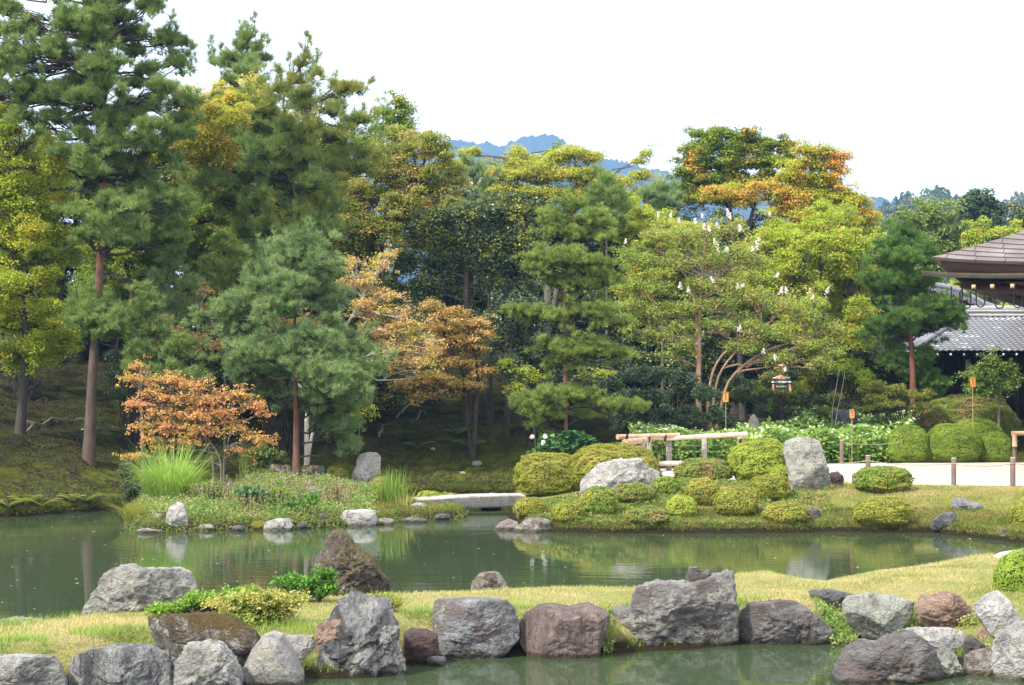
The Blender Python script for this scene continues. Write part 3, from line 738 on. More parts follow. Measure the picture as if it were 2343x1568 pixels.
#---PART3---
# ================================================================== boulders
G1 = rockmat('grey_stone', (0.728, 0.699, 0.670), (0.221, 0.215, 0.208), (.56, .56, .46), .55, strata=(1, 1, 1.6))
G4 = rockmat('dark_lichened_stone', (.46, .44, .43), (.165, .155, .15), (.48, .48, .40), .6, strata=(1, 1, 1.8), ds=.5, stain=(.17, .13, .12))
G2 = rockmat('pale_grey_stone', (0.750, 0.724, 0.699), (0.317, 0.305, 0.299), (.60, .60, .50), .4, ds=.44)
G3 = rockmat('dark_streaked_stone', (0.598, 0.598, 0.613), (0.111, 0.111, 0.117), (.50, .50, .45), .55, strata=(2.2, 2.2, .7), ds=.52)
GB = rockmat('blue_grey_stone', (0.495, 0.509, 0.550), (0.175, 0.175, 0.194), (.42, .42, .36), .45, ds=.48, stain=(.20, .15, .12))
EGG = rockmat('smooth_grey_stone', (0.575, 0.550, 0.525), (0.338, 0.312, 0.294), (.52, .50, .38), .75, ds=.42)
RED = rockmat('reddish_smooth_stone', (.44, .34, .31), (.17, .12, .11), (.50, .46, .36), .3, strata=(2.6, 2.6, .35), ds=.48)
DRED = rockmat('dark_red_stone', (.22, .15, .135), (.10, .065, .06), (.4, .36, .32), .1)
BRN = rockmat('brown_jagged_stone', (.33, .27, .235), (.075, .062, .055), (.44, .42, .34), .5, moss=.08, strata=(2, 2, 1), mosscol=(.12, .10, .03))
MOS = rockmat('moss_topped_stone', (0.425, 0.400, 0.375), (0.094, 0.075, 0.062), (.50, .49, .44), .6, moss=.12, mosscol=(.075, .05, .015))
PUR = rockmat('purple_grey_stone', (.39, .375, .365), (.135, .120, .118), (.46, .44, .36), .35, strata=(1, 1, 2.4), ds=.5, stain=(.22, .16, .13))
PNK = rockmat('pink_stone', (0.598, 0.414, 0.322), (0.310, 0.207, 0.161), (.55, .48, .42), .35, strata=(1, 1, 1.4))
LIC = rockmat('lichen_green_stone', (0.529, 0.540, 0.483), (0.230, 0.230, 0.207), (.52, .54, .45), .8, ds=.45)
SLB = rockmat('dark_slab_stone', (0.240, 0.240, 0.252), (0.108, 0.108, 0.120), (.35, .35, .33), .2)
WHT = rockmat('whitish_stone', (0.713, 0.690, 0.655), (0.368, 0.345, 0.333), (.66, .65, .58), .5, ds=.42)
ISL = rockmat('mossy_island_stone', (.50, .47, .43), (.16, .12, .09), (.55, .53, .48), .6, moss=.4, mosscol=(.075, .06, .012))
SPK = rockmat('speckled_stone', (0.552, 0.480, 0.432), (0.192, 0.144, 0.120), (.60, .56, .50), .7, strata=(2, 2, 2))
NE = 'boulders edging the near lawn'
rock('big grey boulder with a cream lichen corner, left of the spreading azaleas',
     [(178, 1440), (182, 1400), (195, 1365), (218, 1345), (222, 1325), (250, 1305), (285, 1298), (325, 1308), (400, 1307), (425, 1318), (437, 1350), (434, 1400), (345, 1425), (240, 1440)], G1, 16.2, .8, NE, sub=7, seed=1, rough=.06)
rock('low reddish-grey rock lying in the water at the far left of the near lawn', [(-40, 1455), (-30, 1430), (0, 1420), (40, 1415), (90, 1420), (118, 1434), (100, 1450), (30, 1458)], SPK, 15.9, .9, NE, sub=6, seed=2)
rock('dark boulder with a brown moss cap below the spreading azaleas', [(308, 1450), (315, 1425), (370, 1414), (470, 1412), (530, 1425), (575, 1455), (588, 1485), (560, 1530), (450, 1530), (380, 1520), (340, 1490), (320, 1475)], MOS, 14.25, .8, NE, sub=7, seed=3)
rock('flat-topped grey boulder cut off by the lower left corner', [(-90, 1512), (0, 1508), (100, 1512), (116, 1525), (135, 1568), (135, 1620), (-90, 1620)], G1, 13.6, .9, NE, sub=7, seed=4)
rock('long grey and dark mottled boulder, second from the left in the front row', [(135, 1570), (138, 1535), (152, 1512), (200, 1497), (260, 1486), (330, 1490), (362, 1505), (378, 1530), (380, 1575), (370, 1620), (140, 1620)], G3, 13.7, .9, NE, sub=7, seed=5, rough=.045)
rock('grey boulder with a knob on top, left of the smooth egg-shaped stone', [(378, 1575), (385, 1528), (412, 1502), (418, 1482), (465, 1473), (500, 1480), (525, 1510), (545, 1545), (552, 1615), (385, 1615)], G1, 13.8, .9, NE, sub=7, seed=6, rough=.05)
rock('smooth egg-shaped grey stone with cream lichen patches', [(545, 1555), (553, 1530), (572, 1490), (598, 1457), (620, 1449), (642, 1457), (668, 1497), (690, 1545), (692, 1568), (620, 1575), (552, 1572)], EGG, 14.2, .9, NE, sub=7, seed=7, cuts=0, rough=.008, flat=.75)
rock('small pale stone between the egg-shaped stone and the tall jagged boulder', [(640, 1462), (665, 1456), (712, 1458), (720, 1480), (715, 1520), (675, 1525), (655, 1500)], G2, 14.8, .8, NE, sub=6, seed=8)
rock('tall jagged grey boulder with dark streaks at the edge of the near pool', [(700, 1570), (712, 1540), (722, 1500), (738, 1440), (760, 1405), (780, 1372), (798, 1363), (818, 1366), (832, 1378), (855, 1371), (885, 1378), (905, 1384), (910, 1425), (925, 1465), (937, 1525), (925, 1555), (880, 1565), (800, 1580)], G3, 14.6, .75, NE, sub=7, seed=9, rough=.08, cuts=22)
rock('narrow pinkish stone leaning against the left side of the tall jagged boulder', [(718, 1500), (722, 1440), (728, 1428), (750, 1425), (775, 1408), (785, 1430), (770, 1500)], PNK, 14.75, .5, NE, sub=6, seed=10)
rock('dark red rounded stone with a white streak, in a gap of the front row', [(922, 1525), (922, 1450), (940, 1440), (975, 1443), (998, 1455), (1005, 1500), (985, 1522), (940, 1530)], DRED, 15.3, .9, NE, sub=6, seed=11, cuts=2, rough=.02)
rock('blue-grey squared boulder with a vertical crack, left of the reddish one', [(986, 1440), (987, 1388), (1000, 1380), (1080, 1377), (1158, 1380), (1177, 1398), (1188, 1440), (1186, 1475), (1150, 1500), (1050, 1514), (1012, 1504), (995, 1480)], GB, 15.5, .9, NE, sub=7, seed=12, rough=.035)
rock('little dark stone just above the water below the blue-grey boulder', blob(972, 1022, 1502, 1528, 13), SLB, 15.2, .9, NE, sub=4, seed=13)
rock('smooth reddish-brown dome-shaped boulder streaked by rain', [(1190, 1480), (1187, 1440), (1200, 1412), (1235, 1393), (1270, 1390), (1305, 1397), (1350, 1388), (1395, 1408), (1392, 1440), (1378, 1475), (1370, 1508), (1290, 1514), (1215, 1508)], RED, 15.7, .9, NE, sub=7, seed=14, cuts=3, rough=.018, flat=.6)
rock('largest grey lichened boulder with a stepped top, middle of the near pool edge', [(1360, 1508), (1372, 1470), (1385, 1430), (1410, 1404), (1450, 1402), (1453, 1375), (1462, 1352), (1500, 1346), (1565, 1342), (1625, 1336), (1640, 1325), (1688, 1320), (1694, 1390), (1700, 1440), (1698, 1480), (1600, 1500), (1480, 1512), (1380, 1516)], G4, 16.1, .75, NE, sub=7, seed=15, rough=.06, cuts=22, flat=.5)
rock('small broken stone stump on top of the largest stepped boulder', [(1567, 1350), (1572, 1322), (1580, 1303), (1598, 1300), (1604, 1318), (1622, 1306), (1632, 1322), (1655, 1332), (1660, 1350)], PUR, 16.5, .8, NE, sub=6, seed=16, rough=.09)
rock('purple-grey wedge boulder with a cream lichen stripe, right of the largest one', [(1697, 1450), (1699, 1402), (1722, 1386), (1790, 1381), (1832, 1384), (1880, 1418), (1915, 1450), (1948, 1484), (1880, 1494), (1740, 1492), (1705, 1480)], PUR, 16.4, .8, NE, sub=7, seed=17, rough=.04)
rock('thin dark slab sunk in the lawn above the purple-grey wedge boulder', [(1848, 1352), (1900, 1351), (1962, 1362), (1958, 1380), (1920, 1400), (1870, 1395), (1855, 1372)], SLB, None, .7, NE, sub=6, seed=18)
rock('greenish squared boulder narrowing to its foot, right of the weeds', [(1938, 1410), (1937, 1385), (1950, 1370), (2000, 1362), (2060, 1368), (2098, 1382), (2094, 1412), (2070, 1440), (2042, 1474), (2010, 1476), (1965, 1450), (1945, 1430)], LIC, None, .85, NE, sub=7, seed=19, rough=.03)
rock('pink two-lobed boulder on the lawn edge at the right', [(2105, 1405), (2103, 1385), (2118, 1366), (2145, 1368), (2172, 1357), (2200, 1366), (2232, 1402), (2225, 1432), (2190, 1448), (2130, 1446), (2110, 1430)], PNK, None, .8, NE, sub=6, seed=20, rough=.055)
rock('rounded blue-grey boulder under the clipped dome at the right edge', [(2234, 1385), (2262, 1362), (2290, 1354), (2312, 1375), (2345, 1420), (2350, 1470), (2305, 1470), (2262, 1445), (2240, 1412)], G2, None, .8, NE, sub=6, seed=21, rough=.03)
rock('flat pale rock behind the largest dark boulder in the lower right', [(2058, 1465), (2070, 1446), (2100, 1441), (2180, 1441), (2210, 1452), (2214, 1490), (2150, 1515), (2080, 1505)], G2, 15.6, .8, NE, sub=6, seed=22, rough=.03)
rock('large purple-brown boulder in the water at the lower right', [(1920, 1590), (1926, 1540), (1945, 1505), (1962, 1488), (1985, 1474), (2020, 1480), (2060, 1463), (2090, 1458), (2125, 1470), (2150, 1492), (2170, 1530), (2178, 1590), (2150, 1625), (1925, 1625)], PUR, 14.2, .8, NE, sub=7, seed=23, rough=.06)
rock('greenish slanting stone behind the right shoulder of the large purple-brown boulder', [(2135, 1545), (2140, 1490), (2165, 1480), (2190, 1500), (2212, 1548), (2200, 1580), (2140, 1585)], LIC, 14.6, .7, NE, sub=6, seed=24)
rock('small cracked grey stone in the lower right rock pile', [(2206, 1488), (2208, 1458), (2220, 1450), (2240, 1465), (2254, 1478), (2250, 1500), (2212, 1505)], PUR, 15.3, .8, NE, sub=4, seed=25)
rock('small orange-tinged stone in the lower right rock pile', [(2238, 1450), (2262, 1432), (2282, 1440), (2298, 1470), (2280, 1496), (2250, 1490)], PNK, 15.7, .8, NE, sub=4, seed=26)
rock('knobbly brownish stone at the foot of the lower right rock pile', [(2212, 1540), (2214, 1505), (2240, 1490), (2270, 1487), (2292, 1500), (2300, 1545), (2280, 1560), (2220, 1555)], SPK, 14.7, .8, NE, sub=6, seed=27, rough=.06)
rock('large pale boulder cut off by the lower right edge', [(2286, 1530), (2290, 1475), (2305, 1450), (2345, 1430), (2430, 1435), (2450, 1600), (2330, 1620), (2300, 1575)], G2, 14.4, .8, NE, sub=7, seed=28, rough=.04)
rock('brown jagged peak-shaped rock with golden moss on its crest', [(700, 1375), (708, 1318), (712, 1282), (737, 1262), (740, 1237), (752, 1222), (768, 1217), (788, 1230), (806, 1255), (838, 1274), (860, 1308), (885, 1330), (905, 1355), (915, 1380), (800, 1390)], BRN, 17.9, .75, NE, sub=7, seed=29, rough=.068, cuts=20, flat=.72)
rock('small speckled rock on the far edge of the near lawn, beside open water', [(1074, 1365), (1080, 1335), (1095, 1316), (1118, 1310), (1140, 1313), (1156, 1332), (1170, 1365)], SPK, 18.3, .9, NE, sub=6, seed=30, rough=.05)
IS = 'stones on the small island'
rock('pale upright oval stone at the waterline of the island', [(375, 1215), (377, 1185), (385, 1160), (403, 1149), (418, 1155), (427, 1185), (427, 1215)], WHT, 29.15, .8, IS, sub=5, seed=31, rough=.035)
rock('small dark stone just left of the pale upright oval stone', blob(347, 383, 1170, 1212, 32, square=.2), ISL, 29.35, .9, IS, sub=4, seed=32)
rock('low flat rock in the water off the left tip of the island', [(306, 1228), (310, 1213), (330, 1210), (352, 1214), (375, 1218), (384, 1228), (345, 1233)], SPK, 28.7, 1.2, IS, sub=4, seed=33)
rock('whitish flat waterline stone beside a mossy one', [(598, 1215), (605, 1196), (630, 1188), (662, 1188), (668, 1205), (660, 1216), (620, 1219)], WHT, 29.2, .9, IS, sub=5, seed=34)
rock('little golden-moss covered stone at the island waterline', blob(572, 608, 1192, 1218, 35), rockmat('moss_ball', (.14, .12, .03), (.08, .07, .02), (.2, .2, .05), .2, moss=1.2, mosscol=(.14, .13, .015)), 29.3, .9, IS, sub=4, seed=35)
rock('long pale block stone forming the island edge near the bridge', [(773, 1206), (776, 1182), (785, 1170), (830, 1167), (856, 1170), (862, 1190), (858, 1206), (815, 1211)], WHT, 30.05, 1.0, IS, sub=5, seed=36, rough=.03)
rock('low mauve stones at the island edge under the iris clump', blob(915, 980, 1184, 1202, 37), PUR, 30.9, 1.1, IS, sub=4, seed=37)
rock('upright rounded grey-green stone in the flowering herbs', [(693, 1165), (696, 1135), (706, 1117), (718, 1114), (732, 1128), (742, 1150), (745, 1170)], LIC, 31.6, .8, IS, sub=4, seed=38)
rock('tall slanting pale slab stone standing behind the island', [(800, 1118), (806, 1085), (815, 1060), (818, 1040), (832, 1033), (860, 1036), (870, 1046), (868, 1085), (845, 1098), (822, 1122)], WHT, 35.6, .5, IS, sub=5, seed=39, rough=.025)
rock('block stone with a dark mossy face, left of the pine trunk on the island', blob(607, 665, 1062, 1094, 40, square=.35), ISL, 35.8, .8, IS, sub=5, seed=40)
rock('block stone with a whitish face, right of the pine trunk on the island', blob(686, 743, 1064, 1094, 41, square=.35), ISL, 35.8, .8, IS, sub=5, seed=41)
rock('low mossy block at the foot of the tall slanting slab', blob(744, 800, 1092, 1122, 42, square=.3), ISL, 34.9, .8, IS, sub=4, seed=42)
rock('thin flat stepping slab in front of the mossy block', blob(738, 802, 1117, 1130, 43, square=.3), WHT, 33.9, 1.4, IS, sub=4, seed=43)
rock('pale low stone hidden by herbs below the pine trunk', blob(568, 625, 1098, 1122, 44), WHT, 33.9, .9, IS, sub=4, seed=44)
rock('small grey stone under the island end of the stone bridge', blob(938, 978, 1150, 1172, 45), G2, 32.2, .9, IS, sub=4, seed=45)
rock('dark wedge stone at the waterline right of the leafy herbs', blob(728, 748, 1174, 1206, 46), SLB, 30.0, .8, IS, sub=4, seed=46)
for k, (u, v, ww, hh, lb) in enumerate([(470, 1212, 40, 12, 'tiny flat stone at the island waterline right of the pale upright stone'), (545, 1213, 34, 11, 'tiny grey stone at the island waterline left of the golden-moss one'), (690, 1208, 26, 14, 'small brown stone at the waterline below the glossy green bush'),
                                       (880, 1198, 44, 12, 'long low stone at the waterline right of the long pale block'), (1012, 1188, 40, 12, 'flat dark stone at the waterline near the bridge')]):
    rock(lb, blob(u - ww / 2, u + ww / 2, v - hh, v + 4, 140 + k), [SPK, SLB, PUR, SPK, SLB][k], F * EYE / (v + 2 - HZ) - .05, 1.0, IS, sub=4, seed=140 + k)
rock('small bluish stone in the moss left of the iris clump', blob(838, 862, 1140, 1156, 47), GB, 32.8, .8, IS, sub=4, seed=47)
rock('grey slab lying at the water edge of the left bank', blob(138, 188, 1162, 1182, 48, square=.2), SLB, 33.4, 1.2, None, sub=4, seed=48)
CG = 'stones of the far garden bank'
rock('smooth mauve rock half in the water below the right garden', [(1123, 1228), (1126, 1215), (1145, 1196), (1165, 1189), (1185, 1196), (1190, 1228)], rockmat('mauve_stone', (.42, .35, .34), (.28, .23, .22), (.5, .46, .42), .2), 29.4, .9, CG, sub=5, seed=50, cuts=4, rough=.02)
rock('layered speckled rock in the water right of the smooth mauve one', [(1168, 1238), (1180, 1208), (1205, 1190), (1240, 1188), (1262, 1195), (1280, 1212), (1288, 1238)], SPK, 29.0, .9, CG, sub=5, seed=51, rough=.06)
rock('broad pale boulder lying between clipped azaleas at the bridge end', [(1327, 1135), (1328, 1105), (1345, 1085), (1372, 1062), (1420, 1052), (1466, 1050), (1481, 1066), (1512, 1083), (1514, 1097), (1500, 1130), (1400, 1140)], WHT, 32.3, .7, CG, seed=52, rough=.045)
rock('tall pale standing boulder beside the gravel path', [(1812, 1140), (1806, 1085), (1796, 1030), (1800, 1012), (1825, 1003), (1855, 1001), (1880, 1012), (1890, 1045), (1902, 1090), (1915, 1130), (1893, 1148), (1840, 1148)], rockmat('pale_standing_stone', (.50, .48, .44), (.26, .25, .23), (.52, .53, .42), .75, ds=.44), 31.6, .75, CG, seed=53, rough=.035)
rock('small brown stone leaning behind the tall standing boulder', blob(1892, 1932, 1079, 1118, 54), DRED, 32.4, .8, CG, sub=4, seed=54)
rock('small mauve stone in the slope right of the yellowish low azalea', blob(1844, 1880, 1162, 1194, 55), PUR, None, .8, CG, sub=4, seed=55)
rock('upper left blue-grey stone of the drain group on the grassy bank', blob(2178, 2222, 1138, 1172, 56), GB, None, .8, CG, sub=4, seed=56)
rock('flat blue-grey stone right of the drain pipe', blob(2212, 2252, 1149, 1172, 57), GB, None, .9, CG, sub=4, seed=57)
rock('dark leaning slab below the drain pipe', [(2130, 1208), (2136, 1192), (2160, 1174), (2185, 1172), (2192, 1184), (2175, 1200), (2150, 1212)], SLB, None, .7, CG, sub=4, seed=58)
rock('small square stone at the waterline by the right edge', blob(2288, 2318, 1210, 1244, 59, square=.2), PUR, 27.4, .8, CG, sub=4, seed=59)
rock('pointed grey memorial-like stone behind the pale-leaved plants', [(1708, 1000), (1710, 970), (1718, 952), (1725, 947), (1734, 958), (1740, 978), (1740, 1000)], plain('grey_upright_stone', (.20, .19, .165), .9, .35), 43.2, .5, CG, sub=4, seed=60, cuts=0, rough=.01, flat=.8)
rock('smaller notched grey stone left of the pointed one', blob(1682, 1702, 963, 1000, 61), plain('grey_upright_stone', (.2, .2, .2)), 43.2, .5, CG, sub=4, seed=61)
rock('dark square stone block in the shade behind the pale-leaved plants', blob(1908, 1965, 936, 975, 62, square=.5), SLB, 43.9, .6, CG, sub=4, seed=62, rough=.01)
HG = 'loose stones on the mossy slope'
for k, (u, v, ww, hh) in enumerate([(1206, 1062, 22, 18), (1090, 1062, 24, 14), (1058, 1083, 14, 8), (1196, 1047, 12, 10), (990, 1028, 12, 9), (905, 1078, 10, 7), (190, 985, 14, 9), (413, 1010, 15, 9), (60, 968, 34, 12)]):
    rock(['pinkish stone on the moss beside the round azalea', 'grey stone on the moss left of the pinkish one', 'small flat white stone low on the mossy slope', 'little stone above the pinkish one on the moss',
          'small pale stone high on the mossy slope', 'tiny pale stone behind the tall slab', 'small stone on the moss of the left hill', 'pale stone beside the orange maple on the slope', 'low dark stone among roots at far left'][k],
         blob(u - ww / 2, u + ww / 2, v - hh / 2, v + hh / 2, 70 + k), PNK if k == 0 else (SLB if k == 8 else G2), None, .9, HG, sub=3, seed=70 + k)

# ================================================================== stone bridge
m_gr = plain('bridge_granite', (.32, .30, .285), .85, .5, 26, bmp=.012)
a, b_ = at(940, 1143, 33.6), at(1190, 1131, 34.2); L = np.linalg.norm(b_ - a); n = 40
rootb = empty('stone_bridge', (a + b_) / 2 - [0, 0, .25], 'low bridge of one long rough granite slab crossing to the island', 'bridge')
prof = np.array([(-.42, .0), (-.40, -.03), (-.40, -.2), (-.36, -.235), (.36, -.235), (.40, -.2), (.40, -.03), (.38, 0), (0, .015)])
S = np.linspace(0, 1, n); d = (b_ - a) / L; nrm = np.array([-d[1], d[0], 0])
V = []
for q, t in enumerate(S):
    c = a + (b_ - a) * t + np.array([0, 0, .03 * math.sin(math.pi * t)])
    for (x, z) in prof: V.append(c + nrm * x + np.array([0, 0, z]))
V = np.array(V); V += fbm(V * 6, 3, 4)[:, None] * [.012, .012, .02] + (noise(V * [14, 14, 14], 8)[:, None] * [.0, .0, .012])
k = len(prof); ii = (np.arange(n - 1)[:, None] * k + np.arange(k)[None]); jj = (np.arange(n - 1)[:, None] * k + (np.arange(k)[None] + 1) % k)
Fs = np.stack([ii, jj, jj + k, ii + k], -1).reshape(-1, 4)
Ve = np.vstack([V[:k], V[:k].mean(0)[None], V[-k:], V[-k:].mean(0)[None]])
te = np.array([[q, (q + 1) % k, k] for q in range(k)] + [[k + 1 + (q + 1) % k, k + 1 + q, 2 * k + 1] for q in range(k)])
mesh('slab', [(V, Fs, 0), (Ve, te, 0)], m_gr, rootb)
for (u0, u1, s) in ((1085, 1150, 3), (985, 1050, 9)):
    rock('', blob(u0, u1, 1158, 1180, s, square=.3), m_gr, 34.3, .9, None, sub=3, seed=s, name='pier_stone', parent=rootb)

# drain pipe
c = at(2213, 1176, 29.9)
th = np.linspace(0, 2 * np.pi, 25)[:-1]
def ring_pipe(c, ro, ri, ln):
    V = []
    for y, r in ((0, ro), (0, ri), (ln, ri), (ln, ro)):
        V += [[c[0] + r * math.cos(t), c[1] + y, c[2] + r * math.sin(t)] for t in th]
    n = len(th); Fc = []
    for l in range(4):
        for q in range(n): Fc.append([l * n + q, l * n + (q + 1) % n, ((l + 1) % 4) * n + (q + 1) % n, ((l + 1) % 4) * n + q])
    return np.array(V), np.array(Fc)
V, Fc = ring_pipe(c, .085, .068, .6)
tag(mesh('drain_pipe', [(V, Fc, 0)], plain('dark_pipe', (.05, .05, .05), .5), origin=c), 'dark round drain pipe mouth between stones in the grassy bank', 'pipe')

# ================================================================== bamboo fence
BAM = plain('dry_bamboo', (.48, .31, .20), .45, .22, 5, stretch=(.6, .6, 6))
BAMP = plain('pale_bamboo', (.60, .47, .36), .45, .18, 5, stretch=(.6, .6, 6))
POST = plain('weathered_post', (.16, .11, .09), .85, .4, 20, stretch=(3, 3, .4))
GPOST = plain('grey_post', (.30, .27, .24), .85, .3, 20, stretch=(3, 3, .4))
ROPE = plain('black_rope', (.012, .011, .010), .9)
def bamboo(p0, p1, r, nodes):
    P, Rr = [], []
    for q in range(nodes):
        for t, k in ((0, 1.10), (.02, 1.13), (.05, 1.0), (.5, .97), (.95, 1.0)): P.append(p0 + (p1 - p0) * (q + t) / nodes); Rr.append(r * k)
    P.append(p1); Rr.append(r * 1.1)
    out = tube(np.array(P), Rr, 14, cap=False)
    dr = unit(p1 - p0)
    for c, s in ((p0, 1), (p1, -1)):   # hollow ends
        q = tube(np.array([c, c + dr * s * .08]), [r * .8, r * .78], 14, cap=True); out += q
        w_ = tube(np.array([c, c + dr * s * .001]), [r * 1.1, r * .8], 14, cap=False); out += w_
    return out
fr = empty('bamboo_fence', (xat(1530, 37.3), 37.3, hz(xat(1530, 37.3), 37.3)), 'low tan bamboo rail fence with dark rope ties in front of the pale-leaved plants', 'fence')
rails = [((1412, 1000, 36.9), (1552, 996, 37.7), .056, 4, BAM), ((1518, 1004, 37.6), (1708, 993, 37.9), .052, 6, BAMP), ((1429, 1013, 36.2), (1484, 1006, 37.4), .068, 5, BAM),
         ((1433, 1002, 37.0), (1518, 1004, 37.5), .035, 4, BAM), ((1497, 1061, 37.5), (1562, 1060, 37.5), .055, 2, BAMP)]
for a, b_, r, nn, mt in rails:
    mesh('rail', tubes([bamboo(at(*a), at(*b_), r, nn)]), mt, fr, smooth=True)
for (u, v0, D) in ((1530, 1004, 37.7), (1485, 1006, 37.55), (1611, 1002, 37.95), (1694, 998, 38.0), (1470, 1012, 37.0)):
    p = at(u, v0, D); mesh('post', [(*box((p[0], p[1] + .02, (p[2] + hz(p[0], p[1])) / 2 - .05), (.11, .09, p[2] - hz(p[0], p[1]) + .1), .1, .012), 0)], GPOST if u != 1694 else BAM, fr)
for (u, v, D) in ((1434, 1001, 36.85), (1485, 1004, 37.3), (1522, 1002, 37.5), (1694, 1012, 37.9)):
    p = at(u, v, D); r = .066; th2 = np.linspace(0, 2 * np.pi, 20)
    T = [tube(np.stack([p[0] + dx + .0 * th2 + .012 * np.sin(th2), p[1] + r * np.cos(th2) , p[2] + r * np.sin(th2)], -1), .008, 5, cap=False) for dx in (-.02, -.004, .012)]
    T.append(tube(curve(p + [0, -r, -.03], p + [R(-.04, .04), -r, -.16], n=5), .006, 4)); T.append(tube(curve(p + [0, -r, -.03], p + [R(-.04, .06), -r, -.13], n=5), .006, 4))
    mesh('rope_tie', tubes(T), ROPE, fr, smooth=True)
for v in (1022, 1036):
    mesh('wire', tubes([tube(np.array([at(1486, v, 37.5), at(1694, v - 4, 37.95)]), .006, 5)]), POST, fr)

# rope barrier: four posts, a sagging rope
PP = [(1925, 1008, 40.9, .10, 'brown wooden rope post at the back of the gravel path, by the standing boulder'), (1985, 1043, 33.4, .10, 'wooden rope post rising behind the flat-topped clipped shrub'),
      (2181, 1049, 32.5, .095, 'wooden rope post at the front edge of the gravel, right of the flat-topped shrub'), (2316, 1048, 32.0, .10, 'wooden rope post nearest the right edge of the gravel path')]
tops = []
for q, (u, v, D, wd, lb) in enumerate(PP):
    p = at(u, v, D); g = hz(p[0], D); H = p[2] - g
    e = empty('rope_post', (p[0], D, g), lb, 'post', 'wooden posts carrying the rope along the path')
    mesh('post', tubes([tube(np.array([[p[0], D, g - .1], [p[0], D, g + H * .5], [p[0] + .004, D, p[2] - .012], [p[0] + .004, D, p[2]]]), [wd / 2, wd / 2, wd / 2, wd / 2 - .014], 12)]), POST, e)
    mesh('post_cap', tubes([tube(np.array([[p[0] + .004, D, p[2] - .005], [p[0] + .004, D, p[2] + .012]]), [wd / 2 + .004, wd / 2 - .006], 12)]), GPOST, e)
    tops.append(np.array([p[0], D - wd / 2 - .006, p[2] - .10]))
def rope(name, a, b_, lb, sag=.05, r=.008):
    t = np.linspace(0, 1, 14)[:, None]; P = a + (b_ - a) * t; P[:, 2] -= sag * 4 * t[:, 0] * (1 - t[:, 0])
    tag(mesh(name, tubes([tube(P, r, 6)]), plain('hemp_rope', (.30, .24, .18), .9), smooth=True, origin=a), lb, 'rope', 'ropes strung between the path posts')
rope('rope', at(1840, 1062, 34), tops[1], 'rope span between the standing boulder and the post behind the shrub', .02)
rope('rope', tops[1], tops[2], 'rope span crossing above the flat-topped clipped shrub')
rope('rope', tops[2], tops[3], 'rope span between the two front posts of the gravel path')
rope('rope', tops[3], at(2480, 1060, 31.8), 'rope span leaving the picture at the right edge')
rope('rope', tops[0] + [0, 0, .05], at(2062, 1012, 41.3), 'thin rope behind the gravel path by the pale-leaved plants')

# bamboo frame at the right edge
e = empty('bamboo_gate', (*at(2320, 1060, 41.5)[:2], hz(*at(2320, 1060, 41.5)[:2])), 'bamboo barrier frame cut off by the right edge behind the gravel', 'fence')
g = hz(*at(2320, 1060, 41.5)[:2]); p = at(2320, 990, 41.5)
mesh('rail', tubes([bamboo(at(2314, 992, 41.5), at(2480, 988, 41.5), .055, 5)]), BAM, e, smooth=True)
mesh('post', tubes([tube(np.array([[p[0], 41.5, g - .1], [p[0], 41.5, p[2] - .06]]), .05, 12)]), POST, e, smooth=True)
mesh('bamboo_sleeve', tubes([bamboo(at(2321, 1022, 41.42), at(2320, 993, 41.42), .06, 1)]), BAM, e, smooth=True)

# three little plaques on stakes (roofed boards)
PLQ = plain('orange_cedar', (.58, .24, .05), .6, .15, 30); STK = plain('bamboo_stake', (.33, .24, .10), .6, .2)
INK = plain('ink_marks', (.05, .03, .02), .7)
for q, (u, vt, vb, vg, D, lb) in enumerate([(1660, 897, 920, 980, 40.0, 'orange wooden plaque on a thin stake in front of the dark shrub'), (1948.5, 937, 957, 1015, 41.6, 'orange wooden plaque standing in the pale-leaved plants'),
                                            (2225, 863, 885, 906, 41.8, 'small orange plaque rising above the broad dark azalea')]):
    p = at(u, (vt + vb) / 2, D); hgt = (vb - vt) / F * D; g = hz(p[0], D); wd = hgt * .52
    e = empty('plaque_sign', (p[0], D, g), lb, 'sign', 'orange plant name plaques on stakes')
    x0, x1, z0, z1 = -wd / 2, wd / 2, -hgt / 2, hgt / 2 - .03
    V = np.array([[x, y, z] for y in (-.012, .012) for x, z in ((x0, z0), (x1, z0), (x1, z1), (0, z1 + .03), (x0, z1))]) + p
    mesh('board', [(V, np.array([[4, 3, 2, 1, 0]]), 0), (V, np.array([[5, 6, 7, 8, 9]]), 0), (V, np.array([[k, (k + 1) % 5, (k + 1) % 5 + 5, k + 5] for k in range(5)]), 0)], PLQ, e)
    for s in (-1, 1):
        Bx, Bf = box((0, 0, 0), (wd * .62, .05, .014)); a_ = -s * .35
        Bx = np.stack([Bx[:, 0] * math.cos(a_) - Bx[:, 2] * math.sin(a_), Bx[:, 1], Bx[:, 0] * math.sin(a_) + Bx[:, 2] * math.cos(a_)], -1) + p + [s * wd * .27, -.004, z1 + .022]
        mesh('roof_board', [(Bx, Bf, 0)], PLQ, e)
    mesh('stake', tubes([tube(np.array([[p[0], D + .022, g - .1], [p[0], D + .022, p[2] + .02]]), .010, 6)]), STK, e)
    T = []
    for k in range(3):
        zc = p[2] + hgt * (.18 - .2 * k); s = wd * .22
        for (dx, dz, lx, lz) in ((0, s * .3, s, .009), (0, -s * .2, s * .8, .008), (-s * .3, 0, .009, s * .8), (s * .15, -.004, .009, s)):
            T.append((*box((p[0] + dx, D - .0145, zc + dz), (lx, .004, lz)), 0))
    mesh('brush_lettering', T, INK, e)
